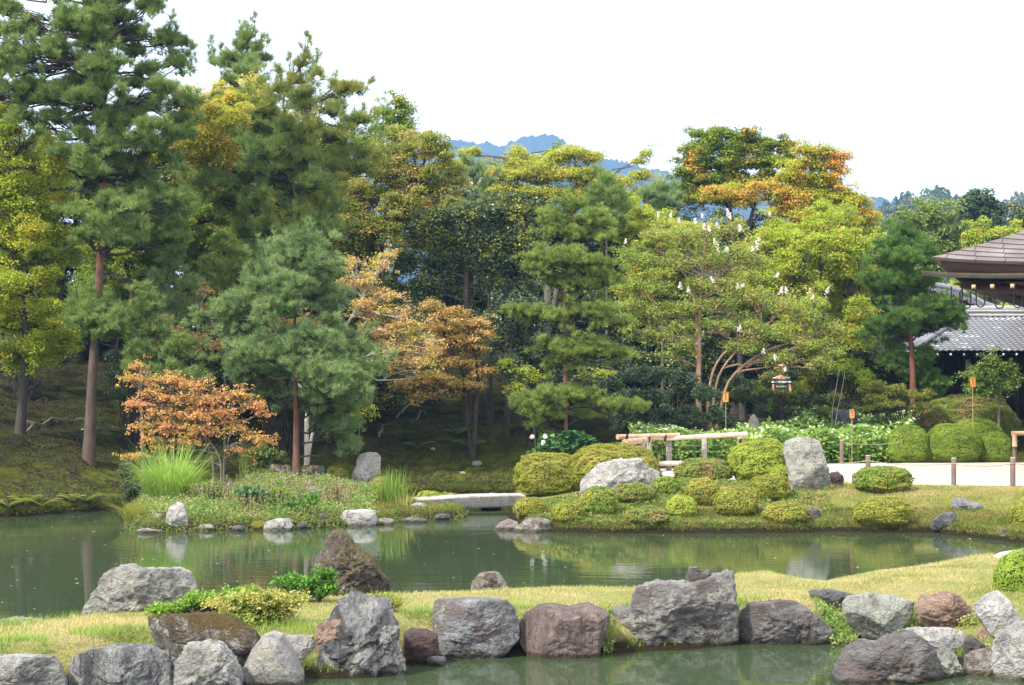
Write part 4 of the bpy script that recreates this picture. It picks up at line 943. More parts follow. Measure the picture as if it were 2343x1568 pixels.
#---PART4---
# ================================================================== clipped shrubs
for (u0, u1, v0, v1, mt, lb, kw) in [
    (1180, 1332, 1033, 1138, AZ, 'large round yellow-green azalea at the right end of the stone bridge', {}),
    (1306, 1503, 1014, 1110, AZ, 'broad azalea mound behind the wide pale boulder', dict(D=34.3)),
    (1545, 1672, 1048, 1118, AZ_RED, 'reddish-tipped flat-topped shrub below the bamboo fence', dict(D=33.6)),
    (1672, 1808, 1003, 1118, AZ_BR, 'tall bright green rounded azalea left of the standing boulder', dict(D=33.6)),
    (1567, 1645, 1092, 1163, AZ, 'barrel-shaped azalea under the reddish-tipped shrub', {}),
    (1636, 1732, 1112, 1190, AZ, 'brownish-green mound right of the barrel-shaped azalea', {}),
    (1525, 1592, 1133, 1190, AZ_BR, 'small bright yellow-green ball low on the slope', {}),
    (1718, 1806, 1086, 1152, AZ, 'round azalea touching the foot of the standing boulder', {}),
    (1762, 1806, 1065, 1100, AZ_BR, 'little azalea tucked against the left side of the standing boulder', dict(D=32.2)),
    (1748, 1846, 1147, 1207, AZ, 'low yellowish azalea just above the water, below the standing boulder', {}),
    (1955, 2081, 1065, 1134, AZ_G, 'flat-topped green shrub in front of the gravel path', {}),
    (1953, 2085, 1137, 1216, AZ, 'conical olive shrub reaching the water on the right bank', dict(flatb=.1)),
    (1492, 1556, 1090, 1142, AZ_G, 'dark green ball right of the wide pale boulder', {}),
    (1405, 1498, 1105, 1160, AZ_RED, 'low reddish-green azalea in front of the wide pale boulder', {}),
    (1330, 1412, 1113, 1190, AZ_G, 'glossy green shrub at the left foot of the wide pale boulder', {}),
    (1266, 1332, 1147, 1205, AZ, 'small olive azalea behind the rocks in the water', {}),
    (1176, 1248, 1138, 1192, AZ, 'little yellow azalea nearest the bridge end', dict(D=30.6)),
    (1430, 1530, 1158, 1212, AZ_RED, 'ragged low plant with reddish leaves at the waterline', dict(lump=.2, cov=1.6)),
    (2028, 2128, 975, 1065, AZ_BOX, 'left dome of the four bright clipped domes behind the path', dict(D=41.9, lump=.05)),
    (2118, 2242, 970, 1066, AZ_BOX, 'largest front dome of the four bright clipped domes', dict(D=41.9, lump=.05)),
    (2178, 2290, 956, 1020, AZ_BOX, 'rear dome half hidden by the other bright clipped domes', dict(D=43.2, lump=.05)),
    (2234, 2314, 988, 1064, AZ_BOX, 'right small dome of the four bright clipped domes', dict(D=42.0, lump=.05)),
    (2088, 2325, 905, 1040, AZ_RED, 'broad dark clipped azalea mass behind the four domes', dict(D=44.2, lump=.1, ydep=.4)),
    (2315, 2420, 1138, 1235, AZ, 'olive azalea mound cut off by the right edge above the water', dict(D=28.0)),
    (2280, 2440, 1255, 1410, AZ_BOX, 'large clipped dome at the right edge of the near lawn', dict(D=17.3, lsize=.026, lump=.05)),
    (560, 640, 1072, 1108, AZ_G, 'low green cushion left of the island block stones', dict(D=34.2)),
    (744, 796, 1066, 1098, AZ_G, 'small mossy cushion shrub right of the island block stones', dict(D=35.6)),
    (845, 905, 1090, 1110, AZ_RED, 'low brownish cushion at the foot of the slanting slab', dict(D=34.6)),
    (845, 925, 1104, 1142, AZ_G, 'broad dull green cushion left of the iris clump', dict(D=33.6)),
    (952, 1015, 1122, 1146, AZ_BR, 'bright mossy cushion behind the island end of the bridge', dict(D=34.6)),
    (1005, 1055, 1124, 1146, AZ, 'golden mossy cushion behind the middle of the bridge', dict(D=34.7)),
    (1000, 1068, 1158, 1188, EVER, 'dark ferny tuft hanging over the water under the bridge', dict(D=32.7)),
]:
    dome(lb, u0, u1, v0, v1, mt, **kw)

# near spreading azaleas
NG = 'azaleas on the near lawn'
bush('spreading_azalea', 'fresh green half of the spreading azaleas, behind the mossed dark boulder', 15.9, [(400, 1390, 62, 22), (470, 1372, 60, 26), (540, 1358, 50, 20), (360, 1398, 26, 16)], AZ_NEARG, cr=.09, lsize=.034, dens=160, flatc=.8, group=NG, per=1.5, up=1)
bush('spreading_azalea', 'pale yellow-green half of the spreading azaleas, right above the mossed dark boulder', 15.5, [(520, 1385, 62, 30), (600, 1372, 70, 34), (660, 1375, 58, 26), (580, 1415, 70, 30), (640, 1405, 50, 24)], AZ_NEAR, cr=.09, lsize=.034, dens=160, flatc=.8, group=NG, per=1.5, up=1)
bush('dark_green_azalea', 'deep green azalea at the left foot of the brown peak-shaped rock', 17.0, [(690, 1335, 50, 24), (740, 1345, 45, 30), (735, 1315, 38, 14), (660, 1328, 40, 14)], leafmat('deep_azalea', (.06, .17, .015), (.15, .30, .03), trans=.3), cr=.10, lsize=.05, dens=110, flatc=.8, group=NG, per=1.3, asp=.42, up=.9)
bush('small_azalea', 'small olive azalea behind the tall jagged boulder', 16.3, [(875, 1378, 48, 22), (850, 1372, 26, 12), (905, 1388, 18, 14)], AZ, cr=.08, lsize=.03, dens=140, group=NG, per=1.5, up=.9)
0 and bush('moss_weed', 'small orange and green weed between the egg-shaped stone and the jagged boulder', 14.25, [(735, 1480, 22, 18), (718, 1505, 16, 14)], AZ_RED, cr=.06, lsize=.025, dens=60, group=None, up=.5)

# ================================================================== lawn blades
def zone_points(n, x0, x1, y0, y1, polys, lo=.12, hmin=.1):
    X = rng.uniform(x0, x1, n); Y = rng.uniform(y0, y1, n)
    k = np.abs(X / Y) < .335; X, Y = X[k], Y[k]
    ok = np.zeros(len(X), bool)
    for p in polys: ok |= sdist(X, Y, p) > lo
    X, Y = X[ok], Y[ok]; Z = height(X, Y); k = Z > hmin
    return np.stack([X[k], Y[k], Z[k] - .006], -1)
P = zone_points(420000, -6.5, 8.5, 12.5, 26, [POLY_A])
P = P[sdist(P[:, 0], P[:, 1], [tuple(q[:2]) for q in (g3, g2_, g1_, g0)]) < 0]
tall = fbm(P * [1.5, 1.5, 0], 2, 4)
V1, F1 = blades(P, .035 + .02 * np.clip(tall * 2, -.6, 1.5), .006, .9, .5, 2)
tag(mesh('lawn_grass', [(V1, F1, 0)], GRASS), kind='stuff', label='short yellowing grass of the near lawn')
Pe = zone_points(160000, -5.5, 8, 12.5, 17.5, [POLY_A], .03, .03); Pe = Pe[sdist(Pe[:, 0], Pe[:, 1], POLY_A) < .75]; kk = fbm(Pe * 2.2, 3, 77); Pe = Pe[kk > -.02][:16000]
V1, F1 = blades(Pe, .085, .007, .8, .7, 3)
tag(mesh('boulder_edge_grass', [(V1, F1, 0)], GREENGR), kind='stuff', label='longer green grass growing round the near boulders')
P = zone_points(260000, .1, 10.5, 26, 34, [POLY_C], .02, .06); P = P[(sdist(P[:, 0], P[:, 1], PATH) < 0)]
V1, F1 = blades(P, .05, .010, .9, .5, 2)
tag(mesh('bank_grass', [(V1, F1, 0)], leafmat('bank_blades', (.20, .24, .04), (.38, .38, .11), (.40, .34, .14), .25, 1.0, .4)), kind='stuff', label='short grass on the far garden bank')
P = zone_points(420000, .1, 7.2, 28, 33.2, [POLY_C], .06, .05); cl = fbm(P * 1.3, 3, 44); P = P[(P[:, 0] / P[:, 1] < .185 + .02 * cl) & (sdist(P[:, 0], P[:, 1], PATH) < -.05) & (cl > -.1)][:30000]
V1, F1 = leaves(P + rng.uniform(0, 1, (len(P), 1)) * [0, 0, .08] * (1.1 + 2 * fbm(P * 3, 2, 6))[:, None], rng.normal(0, .4, P.shape) + [0, -.5, .8], .05, .5)
tag(mesh('bank_ground_cover', [(V1, F1, 0)], leafmat('bank_cover_leaves', (.08, .14, .02), (.22, .28, .04), (.30, .24, .08), .14, 1.6, .35)), kind='stuff', label='low leafy growth between the clipped azaleas on the bank')
# moss and low growth along the waterline
P = zone_points(260000, .1, 10.5, 26, 32, [POLY_C], -.12, .02); P = P[(P[:, 2] < .3)]
V1, F1 = blades(P[:40000], .09, .014, 1.2, .9, 2)
tag(mesh('bank_edge_growth', [(V1, F1, 0)], leafmat('edge_blades', (.09, .13, .02), (.24, .28, .04), (.28, .23, .07), .2, 1.5, .4)), kind='stuff', label='ragged growth along the waterline of the far bank')
P = zone_points(150000, -12, .5, 30, 40, [POLY_H], -.05, .02); P = P[P[:, 2] < .22][:14000]
V1, F1 = leaves(P + [0, 0, .04], np.tile([0, -.3, 1.], (len(P), 1)), .05, .5)
tag(mesh('bank_edge_plants', [(V1, F1, 0)], leafmat('edge_leaves', (.05, .08, .012), (.14, .17, .025), trans=.3)), kind='stuff', label='small leafy growth along the mossy shore')
P = zone_points(700000, -14, 1.5, 31, 52, [POLY_H], .2, .1); cl = fbm(P * 1.7, 3, 12)
P = P[cl > -.12][:170000]
V1, F1 = leaves(P + [0, 0, .015], np.tile([0, -.5, 1.], (len(P), 1)), .045, .6, .7)
tag(mesh('moss_tufts', [(V1, F1, 0)], leafmat('moss_tips', (.026, .036, .005), (.072, .09, .010), (.05, .035, .013), .35, .9, .2, .8)), kind='stuff', label='tufts of moss covering the shaded slope')

# ================================================================== island plants
def xyz(n, u0, u1, D0, D1, lo=.05):
    D = rng.uniform(D0, D1, n); u = rng.uniform(u0, u1, n); X = (u - CU) / F * D; P = np.stack([X, D, height(X, D)], -1)
    return P[(sdist(X, D, POLY_B) > lo)]
P = xyz(11000, 285, 860, 29, 34.5, .28)
hh_ = .17 + .13 * fbm(P * [1.1, 1.1, 0], 3, 31) * 2
V1, F1 = blades(P[:5000], np.clip(hh_[:5000], .07, .4), .013, .5, .7, 3)
k6 = min(len(P), 9000); hx_ = np.repeat(np.clip(hh_[:k6], .07, .4), 4)[:, None]
V2, F2 = leaves(np.repeat(P[:k6], 4, 0) + rng.uniform(0, 1, (k6 * 4, 1)) ** .7 * hx_ * [0, 0, 1] + rng.normal(0, .03, (k6 * 4, 3)), rng.normal(0, .5, (k6 * 4, 3)) + [0, -.3, .6], .045, .5)
tag(mesh('island_herbs', [(V1, F1, 0), (V2, F2, 0)], HERB), kind='stuff', label='thick wild herbs covering the front of the island')
P = xyz(30000, 285, 1070, 28.8, 34.5, -.10); P = P[(sdist(P[:, 0], P[:, 1], POLY_B) < .4) & (P[:, 2] > -.03)]
V1, F1 = blades(P[::2], .11, .012, .9, .9, 2); V2, F2 = leaves(P + rng.uniform(0, .09, (len(P), 1)) * [0, 0, 1], rng.normal(0, .5, P.shape) + [0, -.6, .5], .045, .5)
tag(mesh('island_edge_growth', [(V1, F1, 0), (V2, F2, 0)], leafmat('island_edge_leaves', (.08, .13, .02), (.21, .27, .04), (.20, .16, .06), .15, 1.8, .35)), kind='stuff', label='small growth hanging over the waterline of the island')
P = xyz(16000, 860, 1075, 30, 35)
V1, F1 = blades(P, .07, .012, .8, .8, 2)
tag(mesh('island_turf', [(V1, F1, 0)], leafmat('turf_blades', (.12, .15, .015), (.27, .28, .04), (.25, .16, .05), .25, 1.5, .4)), kind='stuff', label='low turf on the bridge end of the island')
P = xyz(300, 440, 800, 30.2, 33.0, .3); H = rng.uniform(.22, .46, len(P)) * np.where(P[:, 1] > 32, .75, 1)
T = []
for q in range(len(P)):
    T.append(tube(np.array([P[q], P[q] + [R(-.04, .04), 0, H[q] * .6], P[q] + [R(-.09, .09), R(-.05, .05), H[q]]]), [.006, .005, .003], 3, cap=False))
tip = np.array([t[0][0][-3:].mean(0) for t in T])
k_ = 16; n_ = len(tip); al = rng.uniform(0, 1, (n_, k_, 1)) ** 1.3
PP_ = (tip[:, None] - np.array([0, 0, .16]) * al + rng.normal(0, .012, (n_, k_, 3))).reshape(-1, 3)
col_pick = np.repeat(rng.uniform(0, 1, n_) < .07, k_)
V3, F3 = leaves(PP_[col_pick], rng.normal(0, 1, (col_pick.sum(), 3)), .032, .8); V4, F4 = leaves(PP_[~col_pick], rng.normal(0, 1, ((~col_pick).sum(), 3)), .026, .6)
tag(mesh('flowering_herbs', tubes(T, 0) + [(V3, F3, 1), (V4, F4, 2)], [HERB, plain('mauve_flowers', (.38, .20, .32), .7, .2), plain('rusty_seed_spikes', (.27, .22, .11), .8, .3)]),
    kind='stuff', label='thin herb stems with mauve flowers and rusty seed spikes on the island')
def grass_clump(name, label, u, D, n, L, wd, rad, mt, lean=.5, curl=.8, cat='ornamental grass', droop=0.0):
    x = xat(u, D); g = hz(x, D); a = rng.uniform(0, 2 * np.pi, n); r = rad * np.sqrt(rng.uniform(0, 1, n))
    P = np.stack([x + r * np.cos(a), D + r * np.sin(a) * .8, np.full(n, g - .02)], -1)
    V1, F1 = blades(P, L, wd, lean, curl, 6, np.stack([np.cos(a), np.sin(a), 0 * a], -1) * (r / rad)[:, None] * 1.4, droop)
    root = empty(name, (x, D, g), label, cat); mesh('blades', [(V1, F1, 0)], mt, root); return root
grass_clump('pampas_grass', 'big arching clump of pale green grass at the left tip of the island', 388, 31.8, 1300, 1.42, .018, .26, leafmat('pampas_blades', (.22, .36, .05), (.44, .58, .14), trans=.4), .42, .8, 'ornamental grass', .55)
grass_clump('iris_clump', 'upright clump of sword-leaved iris beside the stone bridge', 893, 32.6, 150, .62, .024, .30, GREENGR, .3, .15, 'iris')
grass_clump('iris_clump', 'smaller yellowing clump of iris leaves left of the bridge slab', 922, 32.2, 70, .40, .018, .22, leafmat('yellowing_blades', (.25, .26, .05), (.42, .36, .10), trans=.4), .5, .4, 'iris')
grass_clump('reed_clump', 'few tall thin reeds rising behind the orange maple stems', 560, 34.0, 26, .95, .014, .10, GREENGR, .25, .3, 'reed')
grass_clump('sedge_clump', 'low tuft of yellow-green sedge at the left waterline of the island', 330, 30.4, 420, .40, .012, .40, leafmat('sedge_blades', (.18, .20, .025), (.36, .34, .06), trans=.4), .9, .9, 'sedge')
bush('leafy_herb', 'large-leaved bluish green plant standing among the island herbs', 30.8, [(590, 1150, 30, 45), (575, 1125, 40, 14)], leafmat('bluish_leaves', (.08, .17, .06), (.20, .33, .13), trans=.3), cr=.14, lsize=.12, dens=26, cat='plant', up=1.2, asp=.6)
bush('leafy_herb', 'glossy bright green bush at the waterline in the middle of the island', 30.4, [(690, 1155, 42, 26), (715, 1140, 20, 14), (660, 1165, 22, 22)], leafmat('glossy_green_leaves', (.06, .16, .02), (.17, .32, .04), trans=.3), cr=.11, lsize=.06, dens=90, cat='shrub')
bush('herb_clump', 'olive bushy herb clump right of the pampas grass', 31.4, [(475, 1118, 34, 26), (510, 1128, 30, 20), (455, 1135, 24, 18)], HERB, cr=.12, lsize=.045, dens=80, cat='plant')
bush('herb_clump', 'rusty thin herb clump left of the long pale block stone', 31.2, [(765, 1128, 22, 30), (750, 1140, 18, 20)], leafmat('rusty_herbs', (.20, .15, .05), (.34, .26, .10), trans=.3), cr=.11, lsize=.035, dens=50, cat='plant')
bush('herb_clump', 'dark green leafy herb clump behind the whitish flat waterline stone', 30.9, [(615, 1145, 34, 24), (640, 1130, 28, 20), (560, 1145, 26, 20)], MAP_GRN, cr=.12, lsize=.05, dens=80, cat='plant')
bush('broadleaf_shrub', 'small round-leaved shrub with a red leaf left of the island pine trunk', 36.0, [(600, 1035, 38, 18), (570, 1050, 24, 16), (640, 1045, 24, 16), (590, 1062, 30, 12)], leafmat('round_leaves', (.10, .16, .03), (.22, .30, .06), (.5, .1, .04), .02, 2, .35), cr=.14, lsize=.065, dens=55, asp=.75)
bush('dark_shrub', 'dark blue-green shrub in the shade behind the pampas grass', 34.6, [(305, 1110, 28, 50), (290, 1080, 22, 30), (320, 1150, 26, 30)], EVER2, cr=.17, lsize=.05, dens=110)
bush('hibiscus', 'broad-leaved plant with three white flowers behind the round azalea', 37.6, [(1270, 1018, 52, 26), (1320, 1010, 42, 22), (1235, 1030, 24, 22), (1300, 998, 40, 10)], leafmat('hibiscus_leaves', (.06, .15, .04), (.14, .27, .08), trans=.3), cr=.16, lsize=.15, dens=20, cat='plant', up=1.3, asp=.85)
FLW = []
for (u, v) in ((1216, 1000), (1247, 999), (1243, 1013)):
    c = at(u, v, 37.2)
    P = c + unit(rng.normal(0, 1, (26, 3))) * .03; FLW.append((*leaves(P, P - c + [0, -.02, 0], .065, .9, .2), 0))
mesh('flowers', FLW, WHITE, bpy.data.objects['hibiscus'])

def fern(label, u, v, n=9, L=.42, mt=FERN):
    g = ground(u, v); root = empty('fern', g, label, 'fern', 'ferns on the mossy banks'); Pp, Nn, Ss, T = [], [], [], []
    Vs = []
    for q in range(n):
        a = R(0, 6.28); dh = np.array([math.cos(a), math.sin(a), 0]); l = L * R(.7, 1.1)
        t = np.linspace(0, 1, 12)[:, None]; pth = g + dh * l * .9 * t + np.array([0, 0, 1.]) * (l * (.95 * t - .62 * t * t)); T.append(tube(pth, .004, 3, cap=False))
        sd = np.array([-dh[1], dh[0], 0])
        for k in range(1, 12):
            for s in (-1, 1):
                w_ = l * .28 * math.sin(math.pi * min(1, .12 + k / 12 * .88)) + .012; p = pth[k]
                tipp = p + sd * s * w_ + dh * w_ * .35 - [0, 0, w_ * .15]; e = dh * l * .035
                Vs.append([p - e, p + e, tipp])
    V = np.array(Vs).reshape(-1, 3)
    mesh('fronds', [(V, np.arange(len(V)).reshape(-1, 3), 0)] + tubes(T), mt, root)
for u, v, n, lb in [(1045, 1000, 11, 'bright fern high on the mossy slope'), (1075, 1028, 10, 'second fern just below the bright one on the mossy slope'), (165, 1150, 10, 'yellow-green fern hanging over the left shore'), (195, 1155, 9, 'fern beside the slab on the left shore'),
                    (95, 1162, 10, 'fern at the water left of the shore slab'), (20, 1168, 12, 'fern clump at the far left shore'), (955, 1028, 6, 'tiny fern right of the tall slanting slab'), (60, 1165, 8, 'small fern between the two left shore ferns')]:
    fern(lb, u, v, n, .42 if v > 1100 else .5, FERN if v < 1100 else leafmat('yellow_fern', (.14, .18, .02), (.27, .30, .04), trans=.35))
# pale surface roots
for q, pts in enumerate([[(868, 998), (876, 975), (890, 965)], [(940, 965), (960, 950), (975, 948)], [(905, 960), (930, 935), (950, 915)], [(60, 985), (110, 975), (170, 960), (205, 962)], [(880, 930), (915, 925), (935, 905)]]):
    P = np.array([ground(u, v) for u, v in pts]); P = np.array([P[0] + (P[-1] - P[0]) * t if len(P) < 3 else np.array([np.interp(t, np.linspace(0, 1, len(P)), P[:, k]) for k in range(3)]) for t in np.linspace(0, 1, 9)])
    P[:, 2] = height(P[:, 0], P[:, 1]) + .015; P[0, 2] -= .05; P[-1, 2] -= .05
    tag(mesh('tree_root', tubes([tube(P + rng.normal(0, .012, P.shape), np.linspace(.035, .012, 9), 6)]), BARK_GREY, smooth=True, origin=P[0]),
        ['short pale root standing out of the moss right of the slanting slab', 'pale root high on the slope right of the island', 'long thin root running up the middle slope', 'long dark root snaking across the moss of the left hill', 'thin root beside the orange foliage on the slope'][q], 'root', 'roots showing on the mossy slope')

# pale-leaved bed behind the bamboo fence
def bedpts(n, poly, h):
    P = np.array(poly); X = rng.uniform(P[:, 0].min(), P[:, 0].max(), n); Y = rng.uniform(P[:, 1].min(), P[:, 1].max(), n)
    k = sdist(X, Y, poly) > 0; X, Y = X[k], Y[k]; Z = height(X, Y)
    hh = h * (1 + .25 * noise(np.stack([X, Y, 0 * X], -1) * 1.6, 2)); return X, Y, Z, hh
BP = [uD(1440, 38.6), uD(1700, 39.0), uD(1820, 41.6), uD(2060, 41.8), uD(2120, 44.5), uD(1850, 44.5), uD(1660, 42.6), uD(1440, 42.2)]
X, Y, Z, hh = bedpts(42000, BP, .80)
q_ = rng.uniform(.0, 1, len(X)) ** .75
P = np.stack([X, Y, Z + hh * q_], -1); V1, F1 = leaves(P, np.tile([0, -.6, 1.], (len(P), 1)), .14, .55, .45)
k = (q_ > .93) & (rng.uniform(0, 1, len(X)) < .22); V2, F2 = leaves(P[k] + [0, 0, .03], np.tile([0, -.6, 1.], (k.sum(), 1)), .10, .6, .4)
s = rng.permutation(len(X))[:900]; T = [tube(np.array([[X[i], Y[i], Z[i] - .05], [X[i], Y[i], Z[i] + hh[i] * .9]]), [.007, .005], 4, cap=False) for i in s]
tag(mesh('bed_plants', [(V1, F1, 0), (V2, F2, 1)] + tubes(T), [BED, PALE]), kind='stuff', label='dense bed of broad green leaves with pale bracts behind the bamboo fence')
# weeds among the near right boulders
X = []
for (u0, u1, v0, v1, n) in ((1880, 1960, 1400, 1480, 1800), (2060, 2110, 1400, 1470, 700), (2195, 2240, 1400, 1440, 500), (1378, 1400, 1405, 1500, 300), (2250, 2300, 1480, 1500, 120)):
    for _ in range(n // 12):
        g = ground(R(u0, u1), R(v0, v1)); X.append(g)
X = np.array(X); P = np.repeat(X, 9, 0) + rng.normal(0, .03, (len(X) * 9, 3)) + [0, 0, .05]; V1, F1 = leaves(P, np.tile([0, -.5, .8], (len(P), 1)), .03, .6, .6)
V2, F2 = blades(np.repeat(X, 3, 0), .13, .008, .7, .6, 3)
tag(mesh('weeds', [(V1, F1, 0), (V2, F2, 1)], [HERB, GREENGR]), kind='stuff', label='weeds and grass growing between the near boulders')
# leaves and specks drifting on the pond
n = 170; D = 1 / rng.uniform(1 / 34, 1 / 19, n); X = rng.uniform(-.32, .32, n) * D; k = height(X, D) < -.15
P = np.stack([X[k], D[k], np.full(k.sum(), .004)], -1); V1, F1 = leaves(P, np.tile([0, 0, 1.], (len(P), 1)), .04, .7, .03)
tag(mesh('floating_leaves', [(V1, F1, 0)], leafmat('fallen_leaves', (.30, .26, .10), (.52, .48, .30), trans=.1)), kind='stuff', label='tiny fallen leaves drifting on the pond')
#---PART5---

# ================================================================== pines
pad_pine('tallest red-trunked pine at the far left, rising beyond the top of the photo', 37.0, [(203, 1045), (209, 850), (222, 740), (228, 640), (233, 520), (236, 340), (240, 100), (246, -330)], .125,
         prof_pads([(-320, 200, 290), (-200, 90, 360), (-60, -20, 380), (0, -40, 360), (60, -60, 400), (130, -90, 425), (210, -90, 450), (260, 10, 450), (300, 70, 440), (380, 120, 400), (450, 130, 430), (500, 150, 430), (550, 170, 400)], 40, 19, 42, 62, .22) + [(215, 715, 70, 24), (180, 740, 36, 18), (260, 760, 50, 18)] + [(236 + R(-22, 22), v, 34, 17, -.9) for v in range(20, 540, 62)],
         PINE, BARK_RED, cr=.21, per=.88, K=28, L=.17, wd=.0125, tuft=7, upk=1.0, leaders=110, top=.15, hollow=.3, vs=1.1, fill=.5)
pad_pine('pine_tree', 36.6, [(226, 760), (224, 700)], .03, [], PINE, BARK_RED) if False else None
pad_pine('young pine growing low in front of the tall red trunk', 36.2, [(330, 900), (322, 800), (318, 690)], .05, [(215, 715, 60, 34, .6), (275, 735, 50, 30), (330, 700, 40, 36), (330, 800, 45, 42), (300, 840, 40, 25), (385, 850, 50, 32), (410, 790, 40, 30), (360, 760, 40, 36), (440, 870, 50, 30)], PINE, BARK_GREY, cr=.22, tuft=7)
pad_pine('slender young pine with a pale stem left of the orange maple', 38.5, [(398, 760), (399, 680), (401, 590)], .035, [(403, 590, 30, 30), (365, 640, 28, 26), (432, 650, 30, 26), (380, 690, 36, 24), (425, 720, 34, 26)], PINE_BLUE, BARK_GREY, cr=.2, L=.17, tuft=5)
pad_pine('slender young pine with bright candles beside the dark trunks', 39.0, [(515, 720), (515, 640), (516, 560)], .035, [(516, 560, 30, 30), (480, 610, 28, 26), (550, 615, 34, 28), (515, 650, 30, 26), (470, 670, 40, 30), (570, 670, 36, 30)], PINE_BRIGHT, BARK_GREY, cr=.2, L=.17, tuft=5)
pad_pine('thin pine showing its narrow top against the sky, left of the centre pines', 47.0, [(560, 700), (562, 420), (564, 200), (566, 60)], .09,
         [(566, 84, 20, 11), (548, 105, 20, 10), (588, 110, 20, 10), (530, 130, 26, 12), (572, 135, 28, 12), (608, 135, 20, 10)] + prof_pads([(150, 470, 640), (200, 455, 640), (300, 470, 640)], 30, 15, 34, 52, .3), PINE, BARK_DARK, cr=.2, per=.8, K=24, L=.2, wd=.016, tuft=5, upk=1.2, leaders=26, top=.2, vs=1, fill=.3)
pad_pine('broad pine in the left centre with upturned tips against the sky', 42.0, [(728, 620), (726, 500), (712, 400), (700, 300), (690, 200), (684, 140)], .12,
         [(686, 150, 18, 10), (726, 168, 20, 11), (672, 185, 24, 12)] + prof_pads([(195, 620, 790), (225, 590, 835), (250, 570, 860), (310, 550, 850), (380, 450, 850), (430, 440, 860), (480, 480, 800), (540, 540, 790)], 38, 16, 40, 66, .25) + [(700 + R(-20, 20), v, 32, 15, -.9) for v in range(230, 500, 60)],
         PINE_YEL, BARK_RED, cr=.21, per=.78, K=26, L=.19, wd=.014, tuft=6, upk=1.1, leaders=110, top=.2, hollow=.3, vs=1.1, fill=.4)
pad_pine('second pine leaning into the broad left-centre pine, lower and bluer', 41.2, [(690, 640), (688, 560), (680, 440), (640, 330)], .085,
         prof_pads([(330, 560, 690), (370, 500, 740), (420, 480, 760), (480, 520, 760), (560, 560, 760), (600, 600, 740)], 40, 19, 38, 62, .2), PINE, BARK_RED, cr=.21, per=.65, K=26, L=.18, wd=.014, tuft=6, upk=1.0, leaders=40, top=.2, fill=.4)
wild_pine('blue-green pine behind the bronze maple at the edge of the mountain view', 52.0, [(1090, 560), (1085, 430), (1080, 372)], .08, [(375, 1070, 1090), (410, 1050, 1120), (440, 1020, 1140), (500, 1030, 1130)], PINE_BLUE, BARK_GREY, step=.5, L=.22, wd=.02)
pad_pine('blue-green pine standing on the island in front of the orange maple', 35.2, [(676, 1092), (678, 1000), (677, 900), (674, 800), (668, 740), (684, 690), (700, 640)], .088,
         [(700, 565, 62, 36, .0), (660, 600, 72, 40, .2), (735, 610, 50, 42, -.2), (600, 640, 56, 40, .2), (665, 655, 70, 36, -.5), (745, 665, 52, 36, .3), (560, 690, 58, 40), (640, 700, 60, 34, -.6), (760, 700, 42, 28),
          (540, 760, 66, 38, .3), (600, 800, 90, 44, -.6), (720, 790, 80, 44, -.5), (790, 800, 72, 46, .2), (520, 720, 46, 30), (840, 850, 50, 34), (560, 850, 60, 36, .5), (760, 860, 90, 44, -.7), (640, 860, 50, 30, .7),
          (740, 920, 74, 40, .3), (800, 910, 60, 34), (610, 900, 45, 26, .6), (780, 980, 44, 46, .3), (740, 970, 34, 34, .6), (800, 1020, 26, 30, .3)], PINE_BLUE, BARK_RED2, cr=.19, tuft=7, K=28, L=.14, wd=.0105, vs=1.05, fill=.2, leaders=60)
pad_pine('cloud-pruned pine with flat tiers in the middle of the garden', 38.3, [(1295, 1000), (1293, 900), (1292, 800), (1290, 700), (1296, 620), (1306, 540), (1310, 470)], .062,
         [(1310, 470, 36, 22), (1265, 500, 48, 26), (1350, 505, 52, 26), (1300, 530, 62, 22), (1380, 545, 30, 16), (1235, 590, 46, 24), (1300, 590, 60, 26, -.4), (1360, 610, 60, 30), (1390, 640, 40, 22), (1225, 610, 34, 18), (1280, 640, 62, 26, .4), (1330, 650, 50, 22),
          (1190, 712, 46, 18), (1250, 720, 52, 24, -.4), (1310, 715, 46, 24, .3), (1370, 715, 58, 26, -.3), (1420, 740, 30, 16), (1255, 790, 36, 22, .2), (1310, 800, 60, 30, -.4), (1370, 800, 56, 26), (1425, 810, 34, 14), (1290, 830, 50, 20, .4),
          (1205, 920, 48, 28), (1260, 905, 46, 26, -.4), (1320, 905, 60, 28), (1240, 950, 60, 28), (1330, 945, 30, 20, .4), (1400, 925, 34, 18, -.4), (1450, 930, 42, 18, -.4)], PINE_BRIGHT, BARK_RED2, cr=.19, tuft=7, K=28, L=.12, wd=.011, upk=1.0, top=.3, vs=1.1, fill=.22)
pad_pine('dense rounded pine beside the temple roofs on the right', 44.5, [(2088, 930), (2088, 850), (2082, 760), (2072, 680), (2075, 600)], .115,
         [(2062, 535, 40, 26), (2035, 560, 40, 26, -.4), (2095, 560, 38, 26), (2120, 590, 30, 24), (2070, 590, 52, 30, -.7), (2030, 600, 40, 26), (2000, 640, 34, 24), (2050, 640, 52, 30, -.5), (2110, 640, 34, 26), (2085, 670, 40, 24, .4), (2020, 670, 40, 22, .3), (2120, 705, 50, 26, -.4), (2170, 715, 38, 30, -.4), (2190, 735, 22, 24),
          (2020, 740, 40, 24), (2070, 730, 50, 30, -.6), (2130, 745, 44, 22, .3), (2050, 765, 40, 18, .3), (2000, 760, 30, 18), (2040, 820, 46, 34, .4), (2100, 850, 44, 34, .3), (2120, 810, 26, 24), (2130, 890, 36, 30, .6)], PINE_DEEP, BARK_RED2, cr=.22, tuft=8, K=26, L=.13, wd=.012, upk=.6, top=.35)
